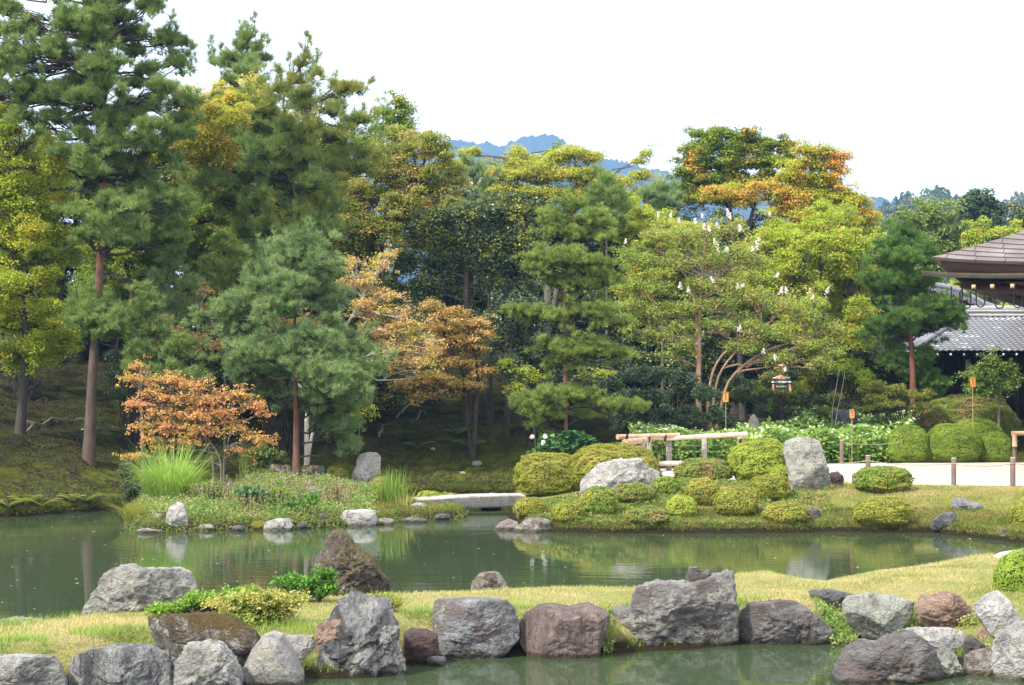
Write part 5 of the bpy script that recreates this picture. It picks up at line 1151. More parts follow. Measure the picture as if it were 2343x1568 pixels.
pad_pine('spiky young conifer top poking out of the yellow cherry', 48.0, [(1388, 700), (1387, 500), (1386, 400)], .05, [(1386, 420, 14, 26), (1368, 450, 26, 24), (1405, 450, 26, 24), (1386, 470, 40, 24), (1370, 500, 34, 20), (1410, 505, 30, 20), (1345, 480, 16, 14), (1425, 480, 14, 16)], PINE, BARK_GREY, cr=.2, L=.24, wd=.016, tuft=5, upk=1.6)
pad_pine('small dark blue pine between the cherry and the tall green maple', 53.0, [(1515, 700), (1515, 500), (1512, 430)], .06, [(1512, 430, 24, 18), (1485, 450, 26, 16), (1540, 450, 24, 18), (1510, 470, 44, 18), (1500, 500, 30, 18), (1535, 500, 26, 16), (1515, 530, 30, 20)], PINE_BLUE, BARK_GREY, cr=.24, L=.2, wd=.018, tuft=6)

# ================================================================== broadleaved trees
def lay(*rows):
    """rows of pads: (v, rv, u0, u1, n[, dy])"""
    out = []
    for r in rows:
        v, rv, u0, u1, n = r[:5]; dy = r[5] if len(r) > 5 else 0
        w_ = (u1 - u0) / n
        for q in range(n): out.append((u0 + w_ * (q + .5) + R(-.15, .15) * w_, v + R(-.35, .35) * rv, w_ * .62, rv * R(.85, 1.2), dy + R(-.8, .8)))
    return out
broadleaf('maple_tree', 'yellow-green maple with a dark leaning trunk filling the left edge', 'maple tree', 38.5, [[(45, 850), (62, 780), (55, 700), (20, 560), (-10, 400)]], .12,
          lay((800, 20, -60, 150, 4), (830, 14, 20, 120, 2), (255, 28, -60, 60, 2), (305, 30, -60, 110, 3), (360, 30, -60, 150, 4), (420, 28, -60, 120, 3), (470, 28, -60, 190, 4), (530, 28, -60, 160, 4, -.5), (590, 26, -60, 190, 4), (640, 26, -60, 130, 3, -.8), (690, 26, -60, 140, 4, -.4), (735, 24, -60, 175, 4), (775, 18, 60, 175, 2)),
          MAP_YG, BARK_DARK, cr=.30, flatc=.42, lsize=.06, dens=230, per=1.25)
broadleaf('maple_tree', 'golden maple behind the gap between the two left pines', 'maple tree', 49.0, [[(480, 700), (500, 500), (520, 350)], [(480, 700), (440, 520), (420, 380)]], .12,
          lay((222, 18, 480, 600, 3, -5), (262, 24, 420, 560, 3, -7.8), (310, 26, 380, 520, 3, -8), (360, 26, 400, 540, 3, -8), (215, 22, 500, 620, 2), (250, 26, 440, 650, 4), (300, 28, 380, 660, 5), (350, 28, 330, 640, 5), (400, 30, 300, 620, 5), (455, 28, 250, 560, 5), (510, 26, 300, 560, 4), (560, 26, 320, 560, 4)), MAP_GOLD, BARK_DARK, cr=.36, lsize=.08, dens=190, per=1.15)
broadleaf('maple_tree', 'olive maple in the shade left of the dark trunks', 'maple tree', 44.0, [[(320, 760), (300, 640), (270, 560)], [(470, 700), (460, 600), (440, 520)]], .10,
          lay((500, 24, 200, 420, 4), (540, 24, 250, 560, 5), (580, 24, 200, 520, 5), (630, 24, 180, 480, 5, 1), (690, 24, 170, 470, 5, 1), (480, 24, 430, 620, 3)), MAP_GRN, BARK_DARK, cr=.32, flatc=.42, lsize=.07, dens=200, per=1.1)
broadleaf('maple_tree', 'green treetop against the sky behind the bronze maple', 'maple tree', 52.0, [[(905, 640), (905, 420), (900, 300)]], .09,
          [(905, 232, 30, 18), (880, 255, 26, 14), (930, 258, 26, 18), (900, 275, 34, 14), (870, 295, 26, 12), (925, 290, 28, 16), (905, 315, 40, 16), (860, 320, 26, 14), (945, 315, 20, 14)], MAP_GRN, BARK_DARK, cr=.28, flatc=.5, lsize=.08, dens=95, per=.85)
broadleaf('maple_tree', 'large bronze and orange maple left of the mountain view', 'maple tree', 47.0, [[(815, 720), (820, 600), (815, 540), (850, 440), (880, 360)], [(815, 720), (830, 600), (900, 470), (960, 400)], [(870, 700), (878, 580), (870, 480)]], .11,
          lay((322, 20, 880, 1000, 3), (352, 24, 850, 1035, 5), (390, 26, 840, 1050, 5), (430, 26, 800, 1055, 6), (470, 26, 780, 1050, 6), (515, 26, 760, 1010, 5), (555, 24, 760, 980, 5)), MAP_BRZ, BARK_DARK, cr=.34, flatc=.42, lsize=.065, dens=200, per=1.1)
broadleaf('maple_tree', 'peach-orange maple spreading behind the island pine on both sides', 'maple tree', 38.6, [[(700, 1075), (702, 1000), (700, 930), (760, 800), (830, 680)], [(695, 1075), (712, 990), (735, 930), (640, 840), (540, 800), (450, 770)]], .072,
          [(895, 580, 22, 14), (870, 605, 34, 20), (800, 600, 30, 18), (835, 640, 50, 24), (790, 650, 30, 22), (880, 675, 46, 20), (830, 700, 50, 22), (900, 715, 50, 22), (930, 750, 50, 22), (860, 755, 60, 24), (960, 780, 46, 20), (900, 800, 70, 22), (950, 830, 60, 20), (880, 840, 50, 16), (985, 810, 30, 14), (980, 855, 30, 12),
           (460, 670, 36, 14), (505, 700, 50, 20), (550, 715, 44, 20), (365, 740, 26, 14), (400, 765, 40, 16), (450, 775, 44, 18), (500, 790, 36, 16), (430, 800, 30, 12), (380, 775, 26, 10), (690, 740, 60, 22, .5), (620, 740, 44, 22, .5)],
          MAP_PEACH, BARK_PALE, cr=.16, flatc=.45, lsize=.05, dens=80, per=1.0, tfrac=.3, vs=1.1, fill=.45)
broadleaf('maple_tree', 'low bronze maple with flat layers over the mossy slope', 'maple tree', 40.5, [[(1080, 930), (1095, 850), (1080, 770)], [(1080, 930), (1060, 850), (1010, 760)]], .07,
          [(985, 700, 36, 16), (1040, 715, 50, 18), (1080, 740, 50, 16), (1020, 750, 60, 18), (1110, 765, 34, 14), (1050, 780, 60, 18), (1000, 800, 40, 16), (1090, 800, 40, 16), (1050, 830, 60, 18), (990, 870, 60, 18), (1060, 880, 60, 18), (930, 880, 50, 18), (1110, 850, 36, 16), (960, 910, 50, 14)], leafmat('dull_bronze_maple', (.19, .18, .022), (.32, .27, .05), (.50, .33, .11), .40, 1.8, .35), BARK_DARK, cr=.2, flatc=.4, lsize=.055, dens=110, per=1.0, vs=1.05, fill=.4)
broadleaf('maple_tree', 'small orange maple with thin double stems at the left of the island', 'maple tree', 33.8, [[(490, 1118), (487, 1050), (470, 1010), (455, 940)], [(511, 1118), (512, 1050), (525, 1000), (530, 930)], [(500, 1118), (508, 1060), (490, 1020), (450, 980), (390, 960)]], .036,
          [(312, 838, 20, 12), (300, 868, 36, 10), (345, 870, 30, 13), (390, 868, 34, 13), (350, 898, 40, 12), (440, 885, 44, 14), (400, 915, 50, 14), (470, 915, 44, 14), (320, 925, 42, 9), (540, 905, 40, 13), (370, 945, 44, 12), (440, 950, 54, 15), (510, 945, 44, 14), (580, 925, 34, 12), (600, 945, 22, 10), (330, 975, 34, 9), (390, 980, 50, 13),
           (460, 985, 50, 13), (540, 980, 34, 11), (585, 1005, 40, 9), (615, 1010, 24, 7), (350, 1005, 34, 9), (430, 1010, 40, 9), (305, 1043, 34, 7), (545, 1030, 24, 8), (375, 1025, 30, 7)], MAP_OR, BARK_GREY, cr=.11, flatc=.55, lsize=.046, dens=30, per=.9, tfrac=.3, up=.6, vs=1.3, fill=.7)
broadleaf('maple_tree', 'small yellow-green maple sprig beside the dark stump on the slope', 'maple tree', 37.5, [[(822, 1010), (822, 960)]], .03, [(845, 930, 26, 10), (820, 945, 24, 9), (850, 950, 20, 7)], MAP_YG, BARK_DARK, cr=.14, flatc=.4, lsize=.045, dens=70)
broadleaf('evergreen_tree', 'dark evergreen with glossy leaves and mossy trunks in the centre', 'evergreen tree', 43.5, [[(1068, 800), (1066, 650), (1070, 560)], [(1120, 850), (1120, 660), (1140, 560)], [(1160, 800), (1175, 640), (1210, 540)]], .13,
          [(1010, 500, 46, 24), (1080, 490, 50, 24), (1150, 490, 46, 24), (1200, 480, 36, 22), (1240, 500, 30, 20), (960, 530, 40, 26), (1030, 545, 50, 28), (1100, 550, 50, 30), (1170, 545, 50, 30), (1225, 540, 30, 24), (920, 600, 46, 30), (990, 600, 50, 30), (1060, 610, 46, 30, 1), (1130, 610, 50, 30), (1190, 610, 46, 34),
           (900, 660, 40, 26), (970, 660, 50, 28), (1040, 680, 50, 28, 1), (1190, 670, 40, 28, 1), (1120, 690, 50, 26, 1.5)], EVER, BARK_DARK, cr=.26, flatc=.7, lsize=.075, dens=110, per=1.25, asp=.5)
broadleaf('evergreen_tree', 'dark bushy evergreen behind the lower tiers of the cloud-pruned pine', 'evergreen tree', 42.0, [[(1160, 960), (1165, 850), (1170, 780)], [(1230, 960), (1240, 850)]], .07,
          lay((700, 26, 1120, 1260, 3), (740, 28, 1110, 1300, 4), (790, 28, 1120, 1320, 4), (840, 28, 1140, 1420, 5), (885, 24, 1180, 1420, 4, .8)), EVER2, BARK_DARK, cr=.24, flatc=.7, lsize=.07, dens=110, per=1.2, asp=.5)
broadleaf('maple_tree', 'small pale yellow maple peeking out beside the lowest pine tier', 'maple tree', 40.5, [[(1230, 980), (1215, 900), (1190, 860)]], .035, [(1160, 830, 24, 12), (1195, 845, 30, 12), (1215, 865, 30, 12), (1180, 885, 34, 10), (1340, 860, 30, 10), (1380, 855, 26, 10)], MAP_LIME, BARK_DARK, cr=.16, flatc=.4, lsize=.05, dens=62, per=1.1)
broadleaf('cherry_tree', 'yellowing cherry spreading below the mountain', 'cherry tree', 56.0, [[(1250, 760), (1255, 600), (1245, 470), (1240, 400)], [(1250, 760), (1290, 560), (1320, 440)]], .15,
          [(1320, 350, 46, 20), (1280, 362, 40, 20), (1245, 378, 40, 22), (1350, 362, 30, 16), (1075, 350, 34, 14), (1060, 372, 22, 12), (1180, 372, 22, 14), (1190, 350, 14, 10), (1140, 400, 46, 20), (1200, 400, 50, 24), (1270, 400, 60, 26), (1340, 400, 54, 24), (1390, 415, 36, 20), (1110, 430, 40, 20), (1170, 440, 60, 24), (1240, 445, 60, 26), (1320, 445, 60, 26), (1385, 455, 46, 22),
           (1150, 480, 50, 22), (1220, 485, 60, 22), (1430, 420, 30, 14), (1470, 400, 30, 14), (1460, 370, 20, 12), (1478, 352, 16, 10), (1440, 450, 34, 16), (1420, 490, 40, 20), (1470, 440, 26, 14), (1100, 470, 30, 18)], CHERRY, BARK_GREY, cr=.32, flatc=.5, lsize=.085, dens=130, per=1.3, asp=.45, vs=1.0, fill=.25)
broadleaf('maple_tree', 'green maple sprigs rising in front of the blue mountain', 'maple tree', 58.0, [[(1190, 600), (1185, 420), (1180, 360)]], .05, [(1188, 348, 14, 12), (1175, 372, 24, 12), (1150, 385, 22, 10), (1215, 368, 22, 10), (1180, 395, 36, 10), (1262, 352, 22, 10), (1275, 345, 14, 8)], MAP_GRN, BARK_DARK, cr=.26, flatc=.5, lsize=.09, dens=95)
broadleaf('maple_tree', 'tall green maple on the right skyline with orange upper sprays', 'maple tree', 57.0, [[(1680, 800), (1685, 600), (1670, 480), (1650, 400)], [(1680, 800), (1700, 560), (1740, 420), (1760, 380)]], .16,
          [(1600, 310, 28, 14), (1650, 302, 34, 14), (1700, 315, 40, 14), (1620, 335, 46, 16), (1690, 340, 50, 18), (1750, 330, 40, 16), (1790, 340, 28, 16), (1585, 350, 26, 14), (1600, 375, 46, 20), (1670, 375, 50, 20), (1740, 370, 46, 20), (1800, 370, 26, 18), (1570, 400, 30, 20), (1620, 415, 50, 22), (1690, 415, 50, 22), (1760, 410, 46, 22), (1560, 435, 30, 18), (1600, 450, 50, 18), (1670, 455, 50, 18)],
          leafmat('tall_maple_leaves', (.13, .21, .014), (.26, .33, .03), (.58, .38, .07), .12, 1.1, .42), BARK_DARK, cr=.34, flatc=.4, lsize=.08, dens=150, per=1.1)
broadleaf('maple_tree', 'turning maple with red and orange sprays below the right skyline', 'maple tree', 51.0, [[(1840, 860), (1850, 700), (1870, 560), (1880, 450)], [(1840, 860), (1900, 640), (1950, 520)], [(1840, 860), (1790, 600), (1760, 500)]], .14,
          [(1840, 345, 30, 12), (1880, 350, 36, 12), (1925, 358, 30, 8), (1850, 375, 46, 16), (1905, 380, 34, 14), (1820, 405, 46, 20), (1880, 410, 50, 20), (1640, 435, 36, 14), (1690, 450, 40, 16), (1760, 430, 36, 18), (1800, 445, 50, 20), (1860, 450, 50, 22), (1920, 445, 36, 20), (1955, 460, 34, 20), (1900, 480, 50, 22), (1970, 495, 36, 24), (1840, 490, 60, 22), (1950, 530, 46, 20), (1990, 520, 22, 18), (1880, 530, 60, 24), (1790, 480, 40, 20)],
          MAP_MIX, BARK_GREY, cr=.30, flatc=.42, lsize=.07, dens=140, per=1.15)
broadleaf('maple_tree', 'lime green maple mass behind the white-flowered tree', 'maple tree', 47.5, [[(1900, 900), (1905, 790), (1880, 720)], [(1700, 900), (1690, 760), (1640, 640)], [(1900, 900), (1960, 720)]], .17,
          lay((500, 22, 1420, 1530, 3, 2), (530, 26, 1410, 1600, 4, 1.5), (520, 24, 1740, 1960, 4, 1), (565, 26, 1420, 1640, 4, 1), (560, 28, 1700, 1995, 6), (605, 28, 1680, 2000, 6), (650, 28, 1640, 2000, 7), (610, 26, 1430, 1660, 4, 1), (700, 26, 1740, 1990, 5), (655, 26, 1420, 1640, 4, 1.2), (700, 26, 1440, 1720, 5, 1.2), (745, 26, 1780, 1985, 4), (785, 22, 1830, 1980, 3), (830, 20, 1880, 1960, 2)),
          MAP_LIME, BARK_DARK, cr=.32, flatc=.42, lsize=.065, dens=190, per=1.15)
def seeds(C, Rr):
    k = rng.uniform(0, 1, len(C)) < .28; c = C[k] + [0, 0, .10] + rng.normal(0, .05, (k.sum(), 3)); n = 24
    P = (c[:, None] + rng.normal(0, 1, (len(c), n, 3)) * [.05, .05, .09]).reshape(-1, 3); V, Fc = leaves(P, rng.normal(0, 1, P.shape), .022, .9)
    return [(V, Fc, 0)]
MYP = [(1440, 590, 40, 26), (1500, 540, 44, 24), (1560, 545, 50, 26), (1620, 530, 46, 26), (1680, 520, 40, 24), (1480, 600, 50, 28), (1550, 600, 50, 30), (1620, 590, 50, 30), (1690, 580, 44, 28), (1450, 650, 40, 22), (1500, 660, 46, 20), (1600, 650, 50, 24), (1670, 640, 50, 24), (1730, 600, 34, 26), (1450, 700, 44, 24), (1510, 710, 50, 26), (1580, 705, 46, 20), (1650, 695, 50, 22),
       (1440, 755, 36, 22), (1500, 770, 50, 22), (1560, 790, 46, 20), (1650, 745, 56, 20), (1720, 745, 50, 22), (1790, 700, 56, 26), (1770, 760, 56, 22), (1840, 730, 50, 26), (1850, 785, 56, 22), (1900, 750, 36, 24), (1560, 745, 40, 18), (1700, 790, 60, 20), (1880, 830, 44, 20), (1780, 820, 50, 20), (1730, 680, 46, 26), (1860, 690, 40, 20), (1910, 800, 26, 16), (1530, 810, 30, 14)]
mt_ = broadleaf('crape_myrtle', 'spreading white-flowered tree with smooth tan branching trunks', 'flowering tree', 42.5,
          [[(1597, 900), (1598, 800), (1600, 700), (1606, 620), (1612, 560)], [(1607, 900), (1625, 855), (1652, 805), (1692, 782), (1745, 752)], [(1618, 905), (1662, 868), (1705, 832), (1752, 798), (1800, 788), (1868, 762)], [(1600, 880), (1598, 780), (1560, 760), (1520, 730), (1490, 690)], [(1600, 800), (1590, 670), (1560, 610), (1500, 570)], [(1610, 900), (1640, 862), (1668, 818), (1722, 772)]], .10,
          MYP, MYRT, BARK_SMOOTH, cr=.22, flatc=.6, lsize=.05, dens=95, per=1.15, asp=.6, extra=(seeds, [SEED]), tfrac=.35, twig=.5, vs=1.1, fill=.25, sub_r=.5)
for (u, v, s) in [(1431, 553, 1), (1506, 492, .8), (1535, 492, .8), (1553, 504, .9), (1590, 505, 1), (1610, 520, 1.2), (1622, 522, 1.1), (1665, 485, 1.3), (1670, 495, 1), (1640, 514, .9), (1692, 522, 1.2), (1635, 553, 1.2), (1662, 570, 1), (1731, 560, 1.5), (1720, 568, .9), (1778, 628, .9), (1628, 640, 1.1), (1574, 663, .9), (1555, 652, 1), (1787, 663, 1.2), (1798, 663, 1.1), (1852, 665, .9), (1893, 664, 1.2), (1692, 750, 1), (1687, 654, .8), (1746, 803, .9), (1774, 817, 1), (1700, 652, .7), (1860, 680, .7), (1760, 490, .7), (1642, 572, .7), (1796, 843, .7), (1605, 492, .7), (1735, 548, .9)]:
    c = at(u, v, 41.2 + R(-.3, .3)); n = 60; hq = rng.uniform(0, 1, (n, 1)); P = c + np.clip(rng.normal(0, 1, (n, 3)), -1.6, 1.6) * (.027 * (1.1 - hq)) * s + np.array([R(-.06, .06), 0, .12]) * (hq - .5) * s
    mesh('blossom_cluster', [(*leaves(P, P - c, .038, .9), 0)], WHITE, mt_)
broadleaf('evergreen_tree', 'dark evergreen in shade between the flowering tree and the pine on the right', 'evergreen tree', 49.0, [[(1900, 960), (1905, 860), (1900, 790)], [(2000, 960), (2005, 850)]], .14,
          lay((790, 26, 1960, 2060, 2), (830, 26, 1940, 2080, 3), (870, 24, 1900, 2080, 4), (900, 20, 1880, 2020, 3), (780, 24, 1560, 1700, 3), (820, 26, 1560, 1860, 5), (865, 24, 1640, 1860, 4)), EVER, BARK_DARK, cr=.3, flatc=.7, lsize=.075, dens=110, per=1.2)
for (lb, D, rows) in [('dark evergreen wood behind the left pines', 50.0, [(330, 34, 620, 860, 4), (390, 34, 420, 820, 6), (450, 34, 380, 820, 6), (510, 34, 360, 820, 7), (570, 34, 400, 860, 6), (630, 30, 420, 900, 6), (690, 30, 420, 900, 6)]),
                      ('dark evergreen low behind the peach-orange maple', 43.0, [(600, 30, 560, 780, 3), (650, 30, 420, 620, 3), (700, 30, 560, 880, 4), (760, 28, 440, 900, 6), (820, 26, 440, 960, 6), (870, 22, 480, 960, 5)]),
                      ('dark evergreen wood behind the lime green maple', 58.0, [(540, 34, 1380, 2000, 7), (600, 34, 1380, 2040, 8), (660, 34, 1380, 2040, 8), (720, 34, 1380, 2040, 8), (780, 34, 1380, 2060, 8), (840, 34, 1380, 2060, 8), (885, 28, 1300, 2060, 9), (925, 22, 1300, 2060, 9)]),
                      ('dark evergreen behind the left-edge maple', 48.0, [(370, 30, -60, 300, 5), (425, 32, -60, 420, 6), (480, 34, -60, 420, 6), (540, 34, -60, 300, 5), (600, 34, -60, 320, 5), (660, 30, -60, 330, 5), (720, 28, -60, 340, 5), (780, 24, -60, 330, 5)]),
                      ('dark evergreen filling the shade behind the cherry and the cloud-pruned pine', 60.0, [(470, 26, 940, 1200, 4), (520, 30, 960, 1460, 7), (580, 34, 980, 1500, 7), (640, 34, 1000, 1500, 7), (700, 34, 1100, 1500, 5), (760, 34, 1100, 1500, 5)])]:
    t0 = rows[2][2] * .5 + rows[2][3] * .5
    broadleaf('evergreen_tree', lb, 'evergreen tree', D, [[(t0, 860), (t0 + 5, rows[-1][0]), (t0 - 10, rows[1][0])], [(t0 + 80, 860), (t0 + 90, rows[-1][0])]], .14, lay(*rows), EVER if D < 50 else MAP_GRN if D == 50 else EVER, BARK_DARK, cr=.40, flatc=.6, lsize=.09, dens=175, per=1.25, group=None)
bush('dark_shrub', 'large dark glossy shrub left of the flowering tree, above the bamboo fence', 41.2, lay((860, 24, 1420, 1600, 3), (900, 26, 1400, 1650, 4), (945, 28, 1390, 1660, 5), (975, 22, 1400, 1680, 5)), EVER2, cr=.2, lsize=.055, dens=110, per=1.2)
bush('dark_shrub', 'low dark shrub behind the pointed grey stone', 44.6, lay((870, 20, 1660, 1780, 3, 1), (910, 24, 1670, 1920, 5), (950, 22, 1720, 1960, 5), (975, 18, 1720, 1900, 4)), EVER, cr=.2, lsize=.05, dens=100, per=1.2)
bush('screen_shrub', 'leafy green shrub in front of the walking person', 44.2, [(1775, 915, 30, 22), (1812, 912, 30, 20), (1740, 895, 24, 24), (1830, 880, 22, 26), (1790, 935, 50, 18), (1790, 898, 30, 10)], MAP_GRN, cr=.15, lsize=.05, dens=34, per=.8)
bush('dark_shrub', 'dark mixed shrub in the shade right of the walking person', 47.5, lay((800, 24, 1870, 1990, 3, 1), (850, 24, 1850, 2010, 3), (890, 24, 1820, 2000, 4), (930, 18, 1840, 2010, 4)), MAP_GRN, cr=.22, lsize=.06, dens=90, per=1.1)
bush('nandina', 'yellow-green feathery shrub under the rounded pine', 43.4, [(2010, 885, 26, 18), (2000, 910, 30, 14), (2050, 895, 40, 20), (2090, 905, 36, 16), (1985, 935, 24, 12), (2040, 925, 50, 14), (2100, 930, 36, 16), (2125, 905, 22, 20)], leafmat('nandina_leaves', (.15, .19, .025), (.32, .31, .06), trans=.35), cr=.16, lsize=.06, dens=70, asp=.4)
broadleaf('young_tree', 'small bushy green tree in front of the dark temple wall', 'tree', 43.0, [[(2283, 925), (2285, 880), (2275, 850)]], .05,
          [(2270, 822, 26, 16), (2245, 845, 30, 16), (2290, 840, 30, 18), (2312, 860, 24, 20), (2220, 860, 26, 12), (2265, 870, 40, 18), (2300, 885, 26, 14), (2225, 885, 34, 12), (2255, 900, 36, 12)], leafmat('fresh_tree_leaves', (.10, .18, .02), (.24, .33, .05), trans=.35), BARK_GREY, cr=.17, flatc=.5, lsize=.06, dens=75)
tw = empty('sapling', (xat(1900, 43.5), 43.5, hz(xat(1900, 43.5), 43.5)), 'bare pale twin sapling stems leaning apart in front of the dark block', 'sapling')
for pp in ([(1900, 985), (1903, 930), (1912, 890), (1920, 845)], [(1903, 985), (1915, 930), (1928, 890), (1932, 850)]):
    mesh('stem', tubes([tube(trunk_path(pp, 43.5, .1, 10), np.linspace(.016, .006, 10), 5)]), BARK_PALE, tw, smooth=True)
c = at(1912, 905, 43.4); P = c + rng.normal(0, 1, (160, 3)) * [.16, .08, .07]; mesh('foliage', [(*leaves(P, np.tile([0, -.3, 1.], (160, 1)), .045), 0)], MAP_BRZ, tw)
for (lb, D, mt, rows) in [('shrubby evergreen undergrowth left of the tall red trunk', 42.5, EVER, [(790, 20, -60, 200, 4), (822, 18, -60, 170, 4)]), ('dark leafy shrub right of the tall trunk on the slope', 39.5, EVER2, [(860, 22, 245, 330, 2), (820, 24, 250, 420, 3), (900, 20, 250, 320, 2)]),
                          ('shaded undergrowth behind the island pine', 40.5, EVER, [(880, 24, 560, 860, 5), (920, 20, 620, 820, 4), (830, 24, 420, 600, 3)])]:
    D = min(D, ground((rows[-1][2] + rows[-1][3]) / 2, rows[-1][0] + rows[-1][1] * .8)[1])
    bush('undergrowth_shrub', lb, D, lay(*rows), mt, cr=.22, lsize=.06, dens=90, per=1.1)
bush('sprig_shrub', 'thin leafy sprigs hanging in front of the person in stripes', 44.0, [(1787, 872, 24, 22), (1778, 895, 22, 14), (1800, 900, 24, 14)], MAP_GRN, cr=.10, lsize=.045, dens=16, per=.55)
# trees around and beyond the temple
broadleaf('round_tree', 'light green round tree behind the rounded pine', 'tree', 66.0, [[(2130, 800), (2130, 640)]], .2, [(2120, 492, 40, 20), (2155, 505, 34, 22), (2085, 520, 34, 26), (2135, 530, 50, 24), (2175, 535, 24, 24), (2110, 560, 60, 30), (2165, 570, 34, 30), (2060, 560, 34, 30), (2140, 610, 50, 30), (2090, 610, 50, 30)], leafmat('light_round_tree', (.15, .22, .05), (.28, .34, .09), trans=.35), BARK_GREY, cr=.36, flatc=.7, lsize=.11, dens=130)
broadleaf('distant_tree', 'dark airy tree standing above the temple roof against the hill', 'tree', 92.0, [[(2240, 700), (2238, 560), (2235, 500)]], .22, [(2225, 455, 26, 14), (2250, 462, 24, 14), (2205, 478, 22, 12), (2240, 485, 34, 12), (2268, 490, 22, 12), (2215, 505, 30, 12), (2255, 512, 30, 10), (2195, 515, 20, 12), (2285, 482, 14, 6), (2230, 530, 46, 12), (2280, 520, 22, 10)], leafmat('dark_airy_tree', (.05, .09, .03), (.11, .16, .05), trans=.3), BARK_DARK, cr=.42, flatc=.6, lsize=.16, dens=90)
broadleaf('distant_tree', 'low yellow-green trees just over the upper roof edge', 'tree', 80.0, [[(2270, 800), (2270, 600)]], .2, lay((535, 14, 2200, 2340, 5), (560, 16, 2190, 2400, 6), (585, 20, 2190, 2400, 6), (620, 24, 2190, 2400, 6)), MAP_YG, BARK_DARK, cr=.42, flatc=.6, lsize=.12, dens=110)
broadleaf('distant_tree', 'dark conifer-like tree cut off by the right edge above the roof', 'tree', 85.0, [[(2340, 700), (2340, 540)]], .2, [(2336, 480, 12, 14), (2335, 505, 18, 18), (2345, 530, 24, 20), (2370, 500, 24, 30)], EVER, BARK_DARK, cr=.4, lsize=.14, dens=110)
broadleaf('distant_tree', 'sunlit yellow-green tree seen under the upper eave, behind the gable', 'tree', 60.0, [[(2290, 800), (2290, 720)]], .15, lay((640, 16, 2180, 2420, 5), (670, 18, 2240, 2420, 4), (700, 18, 2290, 2420, 3)), MAP_YG, BARK_DARK, cr=.32, lsize=.09, dens=130)
#---PART6---
# ================================================================== temple buildings
def sheet(P, n=None):
    """grid of points (a,b,3) -> V, F"""
    a, b_ = P.shape[:2]; k = (np.arange(a - 1)[:, None] * b_ + np.arange(b_ - 1)[None]).ravel()
    return P.reshape(-1, 3), np.stack([k, k + 1, k + b_ + 1, k + b_], -1)
# upper roof: thin copper sheets, upturned corner
def copper(name):
    m, nt, b = newmat(name); geo = _n(nt, 'ShaderNodeNewGeometry')
    n1 = noi(nt, geo.outputs['Position'], 1.2, 5); n2 = noi(nt, geo.outputs['Position'], 22, 4)
    c = ramp(nt, [(.3, (.105, .083, .077)), (.55, (.155, .125, .118)), (.75, (.24, .21, .20))], n1)
    c = mixc(nt, c, ramp(nt, [(.3, (.8, .8, .8)), (.7, (1.12, 1.12, 1.12))], n2), 1.0, 'MULTIPLY')
    ri = ramp(nt, [(0, (.86, .86, .86)), (1, (1.12, 1.12, 1.14))], geo.outputs['Random Per Island']); c = mixc(nt, c, ri, 1.0, 'MULTIPLY')
    nt.links.new(c, b.inputs['Base Color']); b.inputs['Roughness'].default_value = .55; b.inputs['Metallic'].default_value = .15
    return m
COP = copper('copper_shingles'); DW = plain('dark_timber', (.045, .022, .016), .7, .35, 10, stretch=(.6, .6, 4)); DW2 = plain('black_timber', (.016, .013, .012), .8, .3, 9)
PLAS = plain('white_plaster', (.72, .72, .72), .8, .05, 4)
cx0, cy0 = xat(2133, 36.0), 36.0; zc = at(2133, 590, 36.0)[2]
x1_ = cx0 + 16.0
hall = empty('temple_hall', (cx0, cy0, hz(14.0, 40)), 'temple hall corner with a curved brown copper roof and gutter, entering from the right edge', 'building')
def eave_z(s): return zc - .17 * (1 - np.exp(-s / 1.1)) - .02 * np.minimum(s, 4)
def roofz(x, y):
    """height of the hipped roof over plan point: distance in from the nearer eave"""
    dx, dy = x - cx0, y - cy0; dn = np.minimum(dx, dy); al = np.maximum(dx, dy)
    return eave_z(np.maximum(al - dn, 0) * .8) + .33 * dn + .030 * dn ** 2
cour = []
rows = np.arange(0, 5.6, .25)
for side in (0, 1):
    for q, dn in enumerate(rows):
        dn2 = dn + .27
        x = dn
        L = 0
        while x < 15.5:
            wd = .60; xa, xb = max(x + (q % 2) * .3 - .3, dn + .0), min(x + wd + (q % 2) * .3 - .3, 15.6)
            x += wd
            if xb - xa < .06: continue
            xs_ = np.linspace(xa, xb - .012, 4); g = []
            for (dd, lift) in ((dn, .024), (dn2, .003)):
                row = []
                for t in xs_:
                    t2 = max(t, dd) if xa <= dn + .001 else max(t, dd)
                    px_, py_ = (cx0 + t2, cy0 + dd) if side == 0 else (cx0 + dd, cy0 + t2)
                    row.append([px_, py_, float(roofz(px_, py_)) + lift])
                g.append(row)
            g = np.array(g); lowr = g[0].copy(); lowr[:, 2] -= .035
            V, Fc = sheet(np.stack([lowr, g[0], g[1]])); cour.append((V, Fc[:3], 1)); cour.append((V, Fc[3:], 0))
mesh('roof', cour, [COP, DW], hall)
